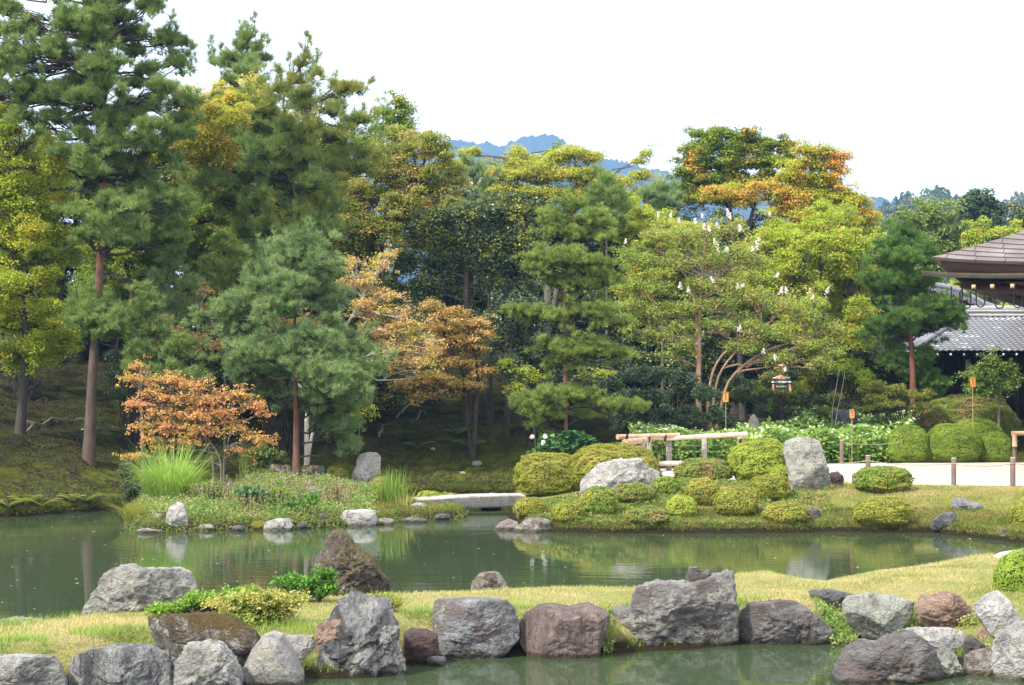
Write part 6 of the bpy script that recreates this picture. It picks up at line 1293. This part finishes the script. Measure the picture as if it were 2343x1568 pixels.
# thick eave: fascia boards stepping inward below the copper
def eave_band(name, inset, z0, z1, mat):
    out = []
    for side in (0, 1):
        t = np.r_[np.linspace(inset, 4, 24), 8, 15.6]; P = []
        for zz, ins in ((z0, inset), (z1, inset + .05)):
            row = []
            for a in t:
                a2 = max(a, ins); z = float(eave_z(a2 * .8)) + zz
                row.append([cx0 + a2, cy0 + ins, z] if side == 0 else [cx0 + ins, cy0 + a2, z])
            P.append(row)
        # soffit running back under the roof
        row = []
        for a in t:
            a2 = max(a, inset + .5); z = float(eave_z(a2 * .8)) + z1 + .02
            row.append([cx0 + a2, cy0 + inset + .5, z] if side == 0 else [cx0 + inset + .5, cy0 + a2, z])
        P.append(row); V, Fc = sheet(np.array(P)); out.append((V, Fc, 0))
    return mesh(name, out, mat, hall)
eave_band('copper_lip', .01, .0, -.04, COP); eave_band('fascia', .14, -.03, -.20, DW); eave_band('lower_fascia', .34, -.19, -.34, DW)
# soffit and rafters going in to the wall
wl = 1.9; zs0 = float(eave_z(6)) - .34; zw = zs0 - .05
P = np.array([[[cx0 + .36, cy0 + .36, zs0 + .05], [cx0 + 15.6, cy0 + .36, zs0]], [[cx0 + wl, cy0 + wl, zs0 + .35], [cx0 + 15.6, cy0 + wl, zs0 + .35]]]); V, Fc = sheet(P)
P2 = P[..., [0, 1, 2]].copy(); P2 = np.array([[[cx0 + .36, cy0 + .36, zs0 + .05], [cx0 + .36, cy0 + 15.6, zs0]], [[cx0 + wl, cy0 + wl, zs0 + .35], [cx0 + wl, cy0 + 15.6, zs0 + .35]]]); V2, F2 = sheet(P2)
mesh('soffit', [(V, Fc, 0), (V2, F2, 0)], DW, hall)
RAFE = plain('cut_rafter_ends', (.50, .36, .22), .7, .15)
for k, u in enumerate((2212, 2253, 2297, 2338)):
    x = xat(u, cy0 + .3)
    V, Fc = box((x, cy0 + .95, zs0 - .03), (.085, 1.3, .10)); Vb, Fb = box((x, cy0 + .298, zs0 - .03), (.083, .006, .085))
    mesh('rafter', [(V, Fc, 0), (Vb, Fb, 1)], [DW, RAFE], hall)
V, Fc = box((cx0 + 8.6, cy0 + 1.25, zs0 - .22), (13.8, .18, .26)); mesh('eave_beam', [(V, Fc, 0)], DW, hall)
# corner beam running back from the corner and stepping down
V, Fc = sheet(np.array([[[cx0 + .5, cy0 + .45, zs0 - .02], [cx0 + 3.2, cy0 + .9, zs0 - .40]], [[cx0 + .5, cy0 + .62, zs0 - .02], [cx0 + 3.2, cy0 + 1.07, zs0 - .40]]]))
B_, BF = box((0, 0, 0), (2.9, .2, .22), math.atan2(.45, 2.7)); B_[:, 2] += -.14 * (B_[:, 0]); B_ += [cx0 + 1.9, cy0 + .95, zs0 - .12]; mesh('corner_beam', [(B_, BF, 0)], DW, hall)
# gutter: half pipe on brackets, running past the corner
gy = cy0 - .14; gx0 = xat(2116, gy); gz0 = at(2116, 619, gy)[2]; gz1 = at(2342, 632, gy)[2]
t = np.linspace(0, 1, 26); gx = gx0 + t * 15; gzv = gz1 + (gz0 - gz1) * np.exp(-(gx - gx0) / .8)
G_ = []
th3 = np.linspace(0, math.pi, 11)
for rr in (.088, .076):
    G_.append(np.array([[[x, gy - rr * math.cos(a), z - rr * math.sin(a) * 1.1] for a in th3] for x, z in zip(gx, gzv)]))
V, Fc = sheet(G_[0]); V2, F2 = sheet(G_[1]); rim = sheet(np.stack([G_[0][:, 0], G_[1][:, 0]])); rim2 = sheet(np.stack([G_[0][:, -1], G_[1][:, -1]])); cap_ = (np.vstack([G_[0][0]]), np.arange(11)[None])
mesh('gutter', [(V, Fc, 0), (V2, F2, 0), (*rim, 1), (*rim2, 1), (cap_[0], cap_[1], 1)], [plain('old_copper_gutter', (.085, .072, .055), .5, .3, 4), plain('verdigris_edge', (.27, .33, .29), .6, .2)], hall, smooth=False)
IRON = plain('black_iron', (.012, .012, .012), .5)
for u in (2178, 2202, 2233, 2275, 2315, 2355):    # hanging U-shaped brackets
    x = xat(u, gy + .3); y = gy + .32; z = zs0 - .02 - .10 * min(3, max(0, (u - 2178) / 60)) * .55
    h = .26 + .05 * ((u // 7) % 3); wv = .17
    pts = [[x - wv / 2, y, z]] + [[x - wv / 2, y, z - h]] + [[x - wv / 2 * math.cos(a), y, z - h - wv / 2 * math.sin(a)] for a in np.linspace(.3, math.pi - .3, 6)] + [[x + wv / 2, y, z - h]] + [[x + wv / 2, y, z - h * .35]] + [[x + wv * .9, y + .02, z - .03]]
    mesh('iron_hook', tubes([tube(np.array(pts), .016, 6)]), IRON, hall, smooth=True)
g = hz(cx0 + 4, 40)
for k in range(4):
    x = cx0 + 2.6 + k * 2.6; V, Fc = box((x, cy0 + 2.0, (g + zs0) / 2 + .1), (.22, .22, zs0 - g + .2), 0, .015); mesh('pillar', [(V, Fc, 0)], DW, hall)
V, Fc = box((cx0 + 9, cy0 + 3.2, (g + zs0) / 2 + .1), (12.6, .12, zs0 - g + .3)); mesh('wall', [(V, Fc, 0)], DW2, hall)
V, Fc = box((cx0 + 8.6, cy0 + 2.2, g + .45), (12.6, 2.2, .12)); mesh('veranda', [(V, Fc, 0)], DW, hall)

hall.rotation_euler = (0, 0, math.radians(-24))

# tiled building behind
TILE = plain('grey_roof_tile', (.17, .175, .20), .75, .3, 12)
TILE_P = plain('pale_weathered_tile', (.36, .36, .39), .8, .2, 12)
TILE_E = plain('tile_edge', (.13, .13, .145), .6, .3)
rx0, rx1 = xat(2098, 46.5), xat(2098, 46.5) + 13
ye, yr = 46.5, 50.0; ze = at(2200, 803, 46.5)[2]; zr = at(2300, 722, 50.0)[2]
tb = empty('tiled_building', (rx0 + 4, 49, hz(rx0 + 4, 49)), 'dark timber temple building with a grey tiled roof behind the right shrubs', 'building')
rows_n = 20; colw = .17; parts = []; r9 = np.random.default_rng(3)
ncol = int((rx1 - rx0) / colw); nseg = 8
for q in range(rows_n):
    t0, t1 = q / rows_n, (q + 1.12) / rows_n
    pale = np.convolve(r9.uniform(0, 1, ncol), [.5, .5, .5], 'same') > 1.08
    for c_ in range(ncol):
        xa = rx0 + c_ * colw
        if xa < rx0 + 2.35 * q / rows_n - .1: continue
        tt = np.linspace(0, 1, nseg)
        prof_ =   .013 * np.cos(2 * math.pi * (tt - .18)) + .010
        lo = np.stack([xa + tt * colw, np.full(nseg, ye + (yr - ye) * t0), ze + (zr - ze) * t0 + prof_ + .020], -1)
        hi = np.stack([xa + tt * colw, np.full(nseg, ye + (yr - ye) * t1), ze + (zr - ze) * t1 + prof_ - .004], -1)
        fr_ = lo.copy(); fr_[:, 2] -= .028
        V, Fc = sheet(np.stack([fr_, lo, hi])); n_ = nseg - 1
        parts.append((V, Fc[:n_], 2)); parts.append((V, Fc[n_:], 1 if pale[c_] else 0))
mesh('roof', parts, [TILE, TILE_P, TILE_E], tb)
out = []
for k, (w_, h) in enumerate(((.42, .09), (.36, .09), (.40, .05))):
    V, Fc = box(((rx0 + 2.3 + rx1) / 2, yr, zr + .0 + k * .062), (rx1 - rx0 - 2.2, w_, .060)); out.append((V, Fc, 0))
out += tubes([tube(np.array([[rx0 + 2.25, yr, zr + .20], [rx1, yr, zr + .20]]), .09, 12)])
mesh('ridge', out, plain('ridge_tile', (.30, .30, .31), .6, .3, 9, stretch=(1, 1, 3)), tb)
HP = tube(np.array([[rx0 - .05, ye, ze + .06], [rx0 + 1.1, (ye + yr) / 2, (ze + zr) / 2 + .06], [rx0 + 2.35, yr, zr + .1]]), .08, 8); mesh('hip_ridge', tubes([HP]), TILE, tb, smooth=True)
V3 = np.array([[rx0, ye, ze - .01], [rx0 + 2.35, yr, zr - .01], [rx0, yr + 3.5, ze - .01]]); mesh('side_roof', [(V3, np.array([[0, 1, 2]]), 0)], TILE, tb)
# other slope, gable wall, body
V, Fc = sheet(np.array([[[rx0 + 2.35, yr, zr], [rx1, yr, zr]], [[rx0, yr + 3.5, ze], [rx1, yr + 3.5, ze]]])); mesh('rear_roof', [(V, Fc, 0)], TILE, tb)
g = hz(rx0 + 4, 49) - .1; zt_ = ze - .12
V, Fc = box(((rx0 + rx1) / 2 + .35, 50.2, (g + zt_ + .3) / 2), (rx1 - rx0 - .7, 5.2, zt_ + .3 - g)); mesh('wall', [(V, Fc, 0)], DW2, tb)
yw = 47.6
for (u0, u1, v0, v1) in ((2203, 2221, 822, 858), (2203, 2221, 811, 816), (2243, 2262, 813, 819)):
    a, b_ = at(u0, v0, yw - .03), at(u1, v1, yw - .03); V, Fc = box(((a + b_) / 2), (b_[0] - a[0], .03, a[2] - b_[2])); mesh('plaster_panel', [(V, Fc, 0)], PLAS, tb)
for u in (2150, 2200, 2226, 2264, 2322):
    x = xat(u, yw - .05); V, Fc = box((x, yw - .06, (g + zt_) / 2), (.16, .14, zt_ - g)); mesh('pillar', [(V, Fc, 0)], DW2, tb)
mesh('rafters', [(*box((rx0 + .2 + k * .36, ye + .75, ze - .10), (.07, 1.45, .09)), 0) for k in range(35)], DW2, tb)
mesh('rafter_ends', [(*box((rx0 + .2 + k * .36, ye + .021, ze - .10), (.05, .006, .06)), 0) for k in range(35)], PLAS, tb)
# gable end of a further roof: curved verge with round end tiles
gb = empty('gabled_building', (xat(2230, 55), 55, hz(14.5, 55)), 'further roof with a curved tiled verge and a dark gable, seen under the copper eave', 'building')
pts = [(2128, 652), (2160, 656), (2190, 664), (2225, 682), (2255, 698), (2290, 708), (2345, 712)]
D_ = 54.0; P = np.array([at(u, v, D_) for u, v in pts]); tt = np.linspace(0, 1, 40); P = np.stack([np.interp(tt, np.linspace(0, 1, 7), P[:, k]) for k in range(3)], -1)
for _ in range(3): P[1:-1] = P[:-2] * .25 + P[1:-1] * .5 + P[2:] * .25
mesh('verge', tubes([tube(P, .10, 10), tube(P + [0, -.14, -.16], .06, 8), tube(P + [0, .1, -.05], .10, 8)]), TILE, gb, smooth=True)
back = P + [0, 6, -.02]; V, Fc = sheet(np.stack([P + [0, 0, -.04], back])); mesh('roof', [(V, Fc, 0)], TILE_P, gb)
dT = []
for k in range(3, 38, 3):
    c = P[k] + [0, -.22, -.17]; mesh('end_tile', tubes([tube(np.array([c, c + [0, .1, 0]]), .095, 12)]), TILE_E, gb)
low = P.copy(); low[:, 2] = hz(14.5, 54); V, Fc = sheet(np.stack([P + [0, .12, -.1], low + [0, .12, 0]])); mesh('gable_wall', [(V, Fc, 0)], DW2, gb)
V, Fc = sheet(np.stack([low[[0, -1]] + [0, .12, 0], low[[0, -1]] + [0, 6, 0]])); V3 = np.array([P[0] + [0, .12, -.1], P[0] + [0, 6, -.1], low[0] + [0, 6, 0], low[0] + [0, .12, 0]]); mesh('side_wall', [(V3, np.array([[0, 1, 2, 3]]), 0)], DW2, gb)
c = at(2328, 704, 53.2)
pr = np.array([(.0, -.22), (.19, -.2), (.2, -.12), (.12, -.08), (.15, .0), (.10, .07), (.03, .13), (.0, .16)]); V = np.array([[c[0] + r * math.cos(t), c[1] + r * math.sin(t), c[2] + z] for r, z in pr for t in np.linspace(0, 2 * np.pi, 15)[:-1]])
k = (np.arange(7)[:, None] * 14 + np.arange(14)[None]); k2 = (np.arange(7)[:, None] * 14 + (np.arange(14)[None] + 1) % 14)
mesh('ridge_finial', [(V, np.stack([k, k2, k2 + 14, k + 14], -1).reshape(-1, 4), 0)], plain('pale_finial', (.45, .44, .45), .7), gb, smooth=True)
# little far roof among the trees
fr2 = empty('distant_house', (xat(1082, 75), 75, hz(xat(1082, 75), 75)), 'tiny grey roof showing between the trees left of the cherry', 'building')
a = at(1062, 421, 75); wdt = 42 / F * 75
V, Fc = sheet(np.array([[[a[0], 75, a[2]], [a[0] + wdt, 75, a[2]]], [[a[0] + .2, 77, a[2] + .55], [a[0] + wdt - .1, 77, a[2] + .55]], [[a[0] + .2, 80, a[2] - .3], [a[0] + wdt - .1, 80, a[2] - .3]]])); mesh('roof', [(V, Fc, 0)], TILE_P, fr2)
V, Fc = box((a[0] + wdt / 2, 77.6, (a[2] + hz(a[0], 77)) / 2 - .05), (wdt - .3, 4.4, a[2] - hz(a[0], 77))); mesh('wall', [(V, Fc, 0)], TILE_E, fr2)

# ================================================================== stone lantern piece on the slope
lan = at(1399, 864, 43.6)
tag(mesh('carved_stone', [(*box(lan + [0, 0, -.10], (.34, .3, .08), .2, .02), 0), (*box(lan + [0, 0, .0], (.22, .2, .16), .2, .03), 0), (*box(lan + [0, 0, .11], (.36, .34, .09), .2, .035), 0), (*box(lan + [0, 0, -.9], (.3, .28, 1.55), .2, .03), 0)], SLB, origin=lan),
    'dark weathered stone lantern half hidden by the dark glossy shrub', 'lantern')

# ================================================================== the walking person behind the leaves
def skin(name, J, E, mat, parent, root=0, sub=2):
    me = bpy.data.meshes.new(name); org = np.array(parent.location)
    me.from_pydata([tuple(np.array(p) - org) for p, r in J], E, []); me.update(); me.materials.append(mat)
    o = bpy.data.objects.new(name, me); COL.objects.link(o); o.parent = parent
    md = o.modifiers.new('skin', 'SKIN'); md.use_smooth_shade = True
    for q, (p, r) in enumerate(J):
        sv = me.skin_vertices[0].data[q]; r = r if isinstance(r, tuple) else (r, r); sv.radius = r; sv.use_root = (q == root)
    s = o.modifiers.new('sub', 'SUBSURF'); s.levels = sub; s.render_levels = sub
    return o
px_, py_ = xat(1787, 45.2), 45.2; pz = hz(px_, py_)
pe = empty('person', (px_, py_, pz), 'person in a striped shirt and straw hat half hidden behind the leaves', 'person')
sc_ = 1.66
SKIN = plain('skin', (.50, .27, .18), .6, .05)
def J_(x, y, z, r): return ((px_ + x, py_ + y, pz + z * sc_), r)
body = [J_(0, 0, .52, (.13, .10)), J_(0, 0, .62, (.12, .09)), J_(0, 0, .73, (.15, .10)), J_(0, 0, .81, (.10, .08)), J_(0, -.01, .85, .05), J_(0, -.02, .90, (.07, .08)), J_(0, -.02, .955, (.075, .095)), J_(0, -.01, .985, .06),
        J_(-.17, 0, .80, .05), J_(-.22, -.03, .64, .042), J_(-.16, -.16, .54, .032), J_(.17, 0, .80, .05), J_(.23, -.03, .64, .042), J_(.20, -.14, .52, .032),
        J_(-.09, 0, .47, .085), J_(-.10, -.05, .27, .058), J_(-.10, .03, .05, .038), J_(-.10, -.10, .02, .035), J_(.09, 0, .47, .085), J_(.10, .06, .27, .058), J_(.10, .16, .05, .038), J_(.10, .04, .02, .035), J_(0, -.115, .925, .014)]
E = [(0, 1), (1, 2), (2, 3), (3, 4), (4, 5), (5, 6), (6, 7), (3, 8), (8, 9), (9, 10), (3, 11), (11, 12), (12, 13), (0, 14), (14, 15), (15, 16), (16, 17), (0, 18), (18, 19), (19, 20), (20, 21), (6, 22)]
skin('body', body, E, SKIN, pe)
m, nt, b = newmat('striped_cloth'); geo = _n(nt, 'ShaderNodeNewGeometry'); sx = _n(nt, 'ShaderNodeSeparateXYZ'); nt.links.new(geo.outputs['Position'], sx.inputs[0])
wv = _n(nt, 'ShaderNodeMath', operation='MULTIPLY'); nt.links.new(sx.outputs[2], wv.inputs[0]); wv.inputs[1].default_value = 52.0
sn = _n(nt, 'ShaderNodeMath', operation='SINE'); nt.links.new(wv.outputs[0], sn.inputs[0])
nt.links.new(ramp(nt, [(.48, (.02, .025, .05)), (.52, (.75, .77, .80))], sn.outputs[0]), b.inputs['Base Color']); b.inputs['Roughness'].default_value = .8
skin('striped_shirt', [J_(0, 0, .50, (.15, .12)), J_(0, 0, .62, (.14, .11)), J_(0, 0, .73, (.175, .12)), J_(0, 0, .80, (.13, .10)), J_(-.175, 0, .79, .07), J_(-.22, -.02, .70, .065), J_(.175, 0, .79, .07), J_(.22, -.02, .70, .065)],
     [(0, 1), (1, 2), (2, 3), (3, 4), (4, 5), (3, 6), (6, 7)], m, pe)
skin('trousers', [J_(0, 0, .52, (.14, .11)), J_(-.09, 0, .46, .10), J_(-.10, -.05, .27, .078), J_(-.10, .02, .08, .06), J_(.09, 0, .46, .10), J_(.10, .06, .27, .078), J_(.10, .14, .08, .06)], [(0, 1), (1, 2), (2, 3), (0, 4), (4, 5), (5, 6)], plain('dark_trousers', (.02, .022, .03), .9), pe)
hat = []
pr = np.array([(.20, -.01), (.19, .005), (.10, .02), (.095, .07), (.07, .10), (.0, .105)]); hc = np.array([px_, py_ - .02, pz + .965 * sc_])
V = np.array([hc + [r * math.cos(t), r * math.sin(t), z] for r, z in pr for t in np.linspace(0, 2 * np.pi, 21)[:-1]]); k = (np.arange(5)[:, None] * 20 + np.arange(20)[None]); k2 = (np.arange(5)[:, None] * 20 + (np.arange(20)[None] + 1) % 20)
mesh('straw_hat', [(V, np.stack([k, k2, k2 + 20, k + 20], -1).reshape(-1, 4), 0)], plain('straw', (.42, .28, .17), .8, .2, 40), pe, smooth=True)
HR = []
for s, (x, y, z) in ((-1, (-.16, -.16, .54)), (1, (.20, -.14, .52))):     # hands: palm, four fingers, thumb
    c = np.array([px_ + x, py_ + y, pz + z * sc_])
    Jh = [((c[0], c[1], c[2]), .028), ((c[0], c[1] - .03, c[2] - .05), (.034, .018))]; Eh = [(0, 1)]
    for f in range(4):
        dx = (f - 1.5) * .019; l = (.055, .068, .064, .048)[f]; n0 = len(Jh)
        Jh += [((c[0] + dx, c[1] - .04, c[2] - .085), .009), ((c[0] + dx, c[1] - .03, c[2] - .085 - l * .6), .008), ((c[0] + dx, c[1] - .005, c[2] - .085 - l), .007)]; Eh += [(1, n0), (n0, n0 + 1), (n0 + 1, n0 + 2)]
    n0 = len(Jh); Jh += [((c[0] - s * .035, c[1] - .04, c[2] - .045), .011), ((c[0] - s * .045, c[1] - .05, c[2] - .08), .009)]; Eh += [(0, n0), (n0, n0 + 1)]
    skin('hand', Jh, Eh, SKIN, pe, sub=1)

# ================================================================== hills
def ridge_mesh(name, pix, D, depth, mat, jag, seed, nu=420, lift=0.0):
    pu = [p[0] for p in pix]; pv = [p[1] for p in pix]; u = np.linspace(pu[0], pu[-1], nu); v = np.interp(u, pu, pv)
    X = xat(u, D); Zr = EYE - (v - HZ) / F * D
    j = np.abs(noise(np.stack([X * .07, 0 * X, 0 * X], -1), seed)) * jag + noise(np.stack([X * .35, 0 * X, 0 * X], -1), seed + 1) * jag * .5
    rows_ = np.linspace(0, 1, 40); P = []
    for t in rows_:
        y = D - depth * (1 - t) ; zz = (Zr) * (t ** .9); nn = fbm(np.stack([X, np.full(nu, y), 0 * X], -1) * .012, 4, seed)
        z = zz * (1 + .22 * nn * (1 - t)) + (j if t > .97 else j * .6 * np.abs(noise(np.stack([X, np.full(nu, y), 0 * X], -1) * .12, seed + 5))) - 1
        P.append(np.stack([X * (1 - (1 - t) * depth / D * .0), np.full(nu, y), z], -1))
    P.append(np.stack([X, np.full(nu, D + depth * .5), np.full(nu, -2.)], -1))
    V, Fc = sheet(np.array(P)); o = mesh(name, [(V, Fc, 0)], mat); tag(o, kind='structure'); return V, P
def hillmat(name, c1, c2, s):
    m, nt, b = newmat(name); geo = _n(nt, 'ShaderNodeNewGeometry'); f = noi(nt, geo.outputs['Position'], s, 6, .7)
    nt.links.new(ramp(nt, [(.35, c1), (.65, c2)], f), b.inputs['Base Color']); b.inputs['Roughness'].default_value = 1; b.inputs['Specular IOR Level'].default_value = 0; bump(nt, b, f, 4.0, 1); return m
ridge_mesh('mountain', [(700, 470), (850, 400), (940, 350), (1000, 330), (1040, 320), (1062, 325), (1100, 329), (1165, 331), (1180, 320), (1192, 312), (1215, 306), (1225, 312), (1240, 303), (1262, 304), (1280, 318), (1305, 328), (1345, 350), (1390, 366), (1420, 373), (1470, 386), (1515, 393), (1600, 420), (1750, 440), (1900, 452), (1985, 452), (2012, 456), (2030, 462), (2055, 462), (2100, 482), (2400, 520)],
           1900, 900, hillmat('mountain_forest', (.020, .035, .022), (.045, .065, .035), .03), 5, 3)
V, P = ridge_mesh('wooded_hill', [(1900, 574), (1985, 519), (2015, 502), (2045, 490), (2075, 478), (2100, 472), (2140, 474), (2175, 480), (2200, 492), (2250, 502), (2290, 496), (2320, 488), (2342, 484), (2420, 476), (2600, 494)], 460, 230, hillmat('hill_forest', (.03, .05, .02), (.07, .09, .03), .06), 1.5, 8, 260)
Pg = np.array(P[4:40]).reshape(-1, 3); k = rng.permutation(len(Pg))[:2600]; c = Pg[k] + rng.normal(0, .8, (2600, 3))
H = rng.uniform(3, 5.5, len(c)); con = rng.uniform(0, 1, len(c)) < .5
n = 64; zf = rng.uniform(0, 1, (len(c), n, 1)); a = rng.uniform(0, 2 * np.pi, (len(c), n, 1)); rad = np.where(con[:, None, None], (1 - zf) * 1.6 + .15, np.sqrt(np.maximum(0, 1 - (zf * 2 - 1) ** 2)) * 2.1)
Pp = c[:, None] + np.concatenate([np.cos(a) * rad, np.sin(a) * rad, zf * H[:, None, None]], -1); Nn = np.concatenate([np.cos(a), np.sin(a), 0 * a + .6], -1)
V, Fc = leaves(Pp.reshape(-1, 3), Nn.reshape(-1, 3), 1.0, .8, .4)
tag(mesh('hill_forest', [(V, Fc, 0)], leafmat('hill_trees', (.035, .065, .022), (.085, .12, .04), (.16, .15, .04), .2, .02, .2)), kind='stuff', label='far woodland covering the hill on the right')

# ================================================================== air
m = bpy.data.materials.new('haze_air'); m.use_nodes = True; nt = m.node_tree; nt.nodes.clear()
out = nt.nodes.new('ShaderNodeOutputMaterial'); pv_ = nt.nodes.new('ShaderNodeVolumePrincipled'); pv_.inputs['Color'].default_value = (.30, .55, 1.0, 1); pv_.inputs['Density'].default_value = .00042; pv_.inputs['Anisotropy'].default_value = .2
nt.links.new(pv_.outputs[0], out.inputs['Volume'])
x0, x1, y0, y1, z0, z1 = -1400, 1400, -60, 2600, -4, 330
V, Fc = box(((x0 + x1) / 2, (y0 + y1) / 2, (z0 + z1) / 2), (x1 - x0, y1 - y0, z1 - z0))
hzo = mesh('haze', [(V, Fc, 0)], m); tag(hzo, kind='stuff', label='thin blue haze in the air')
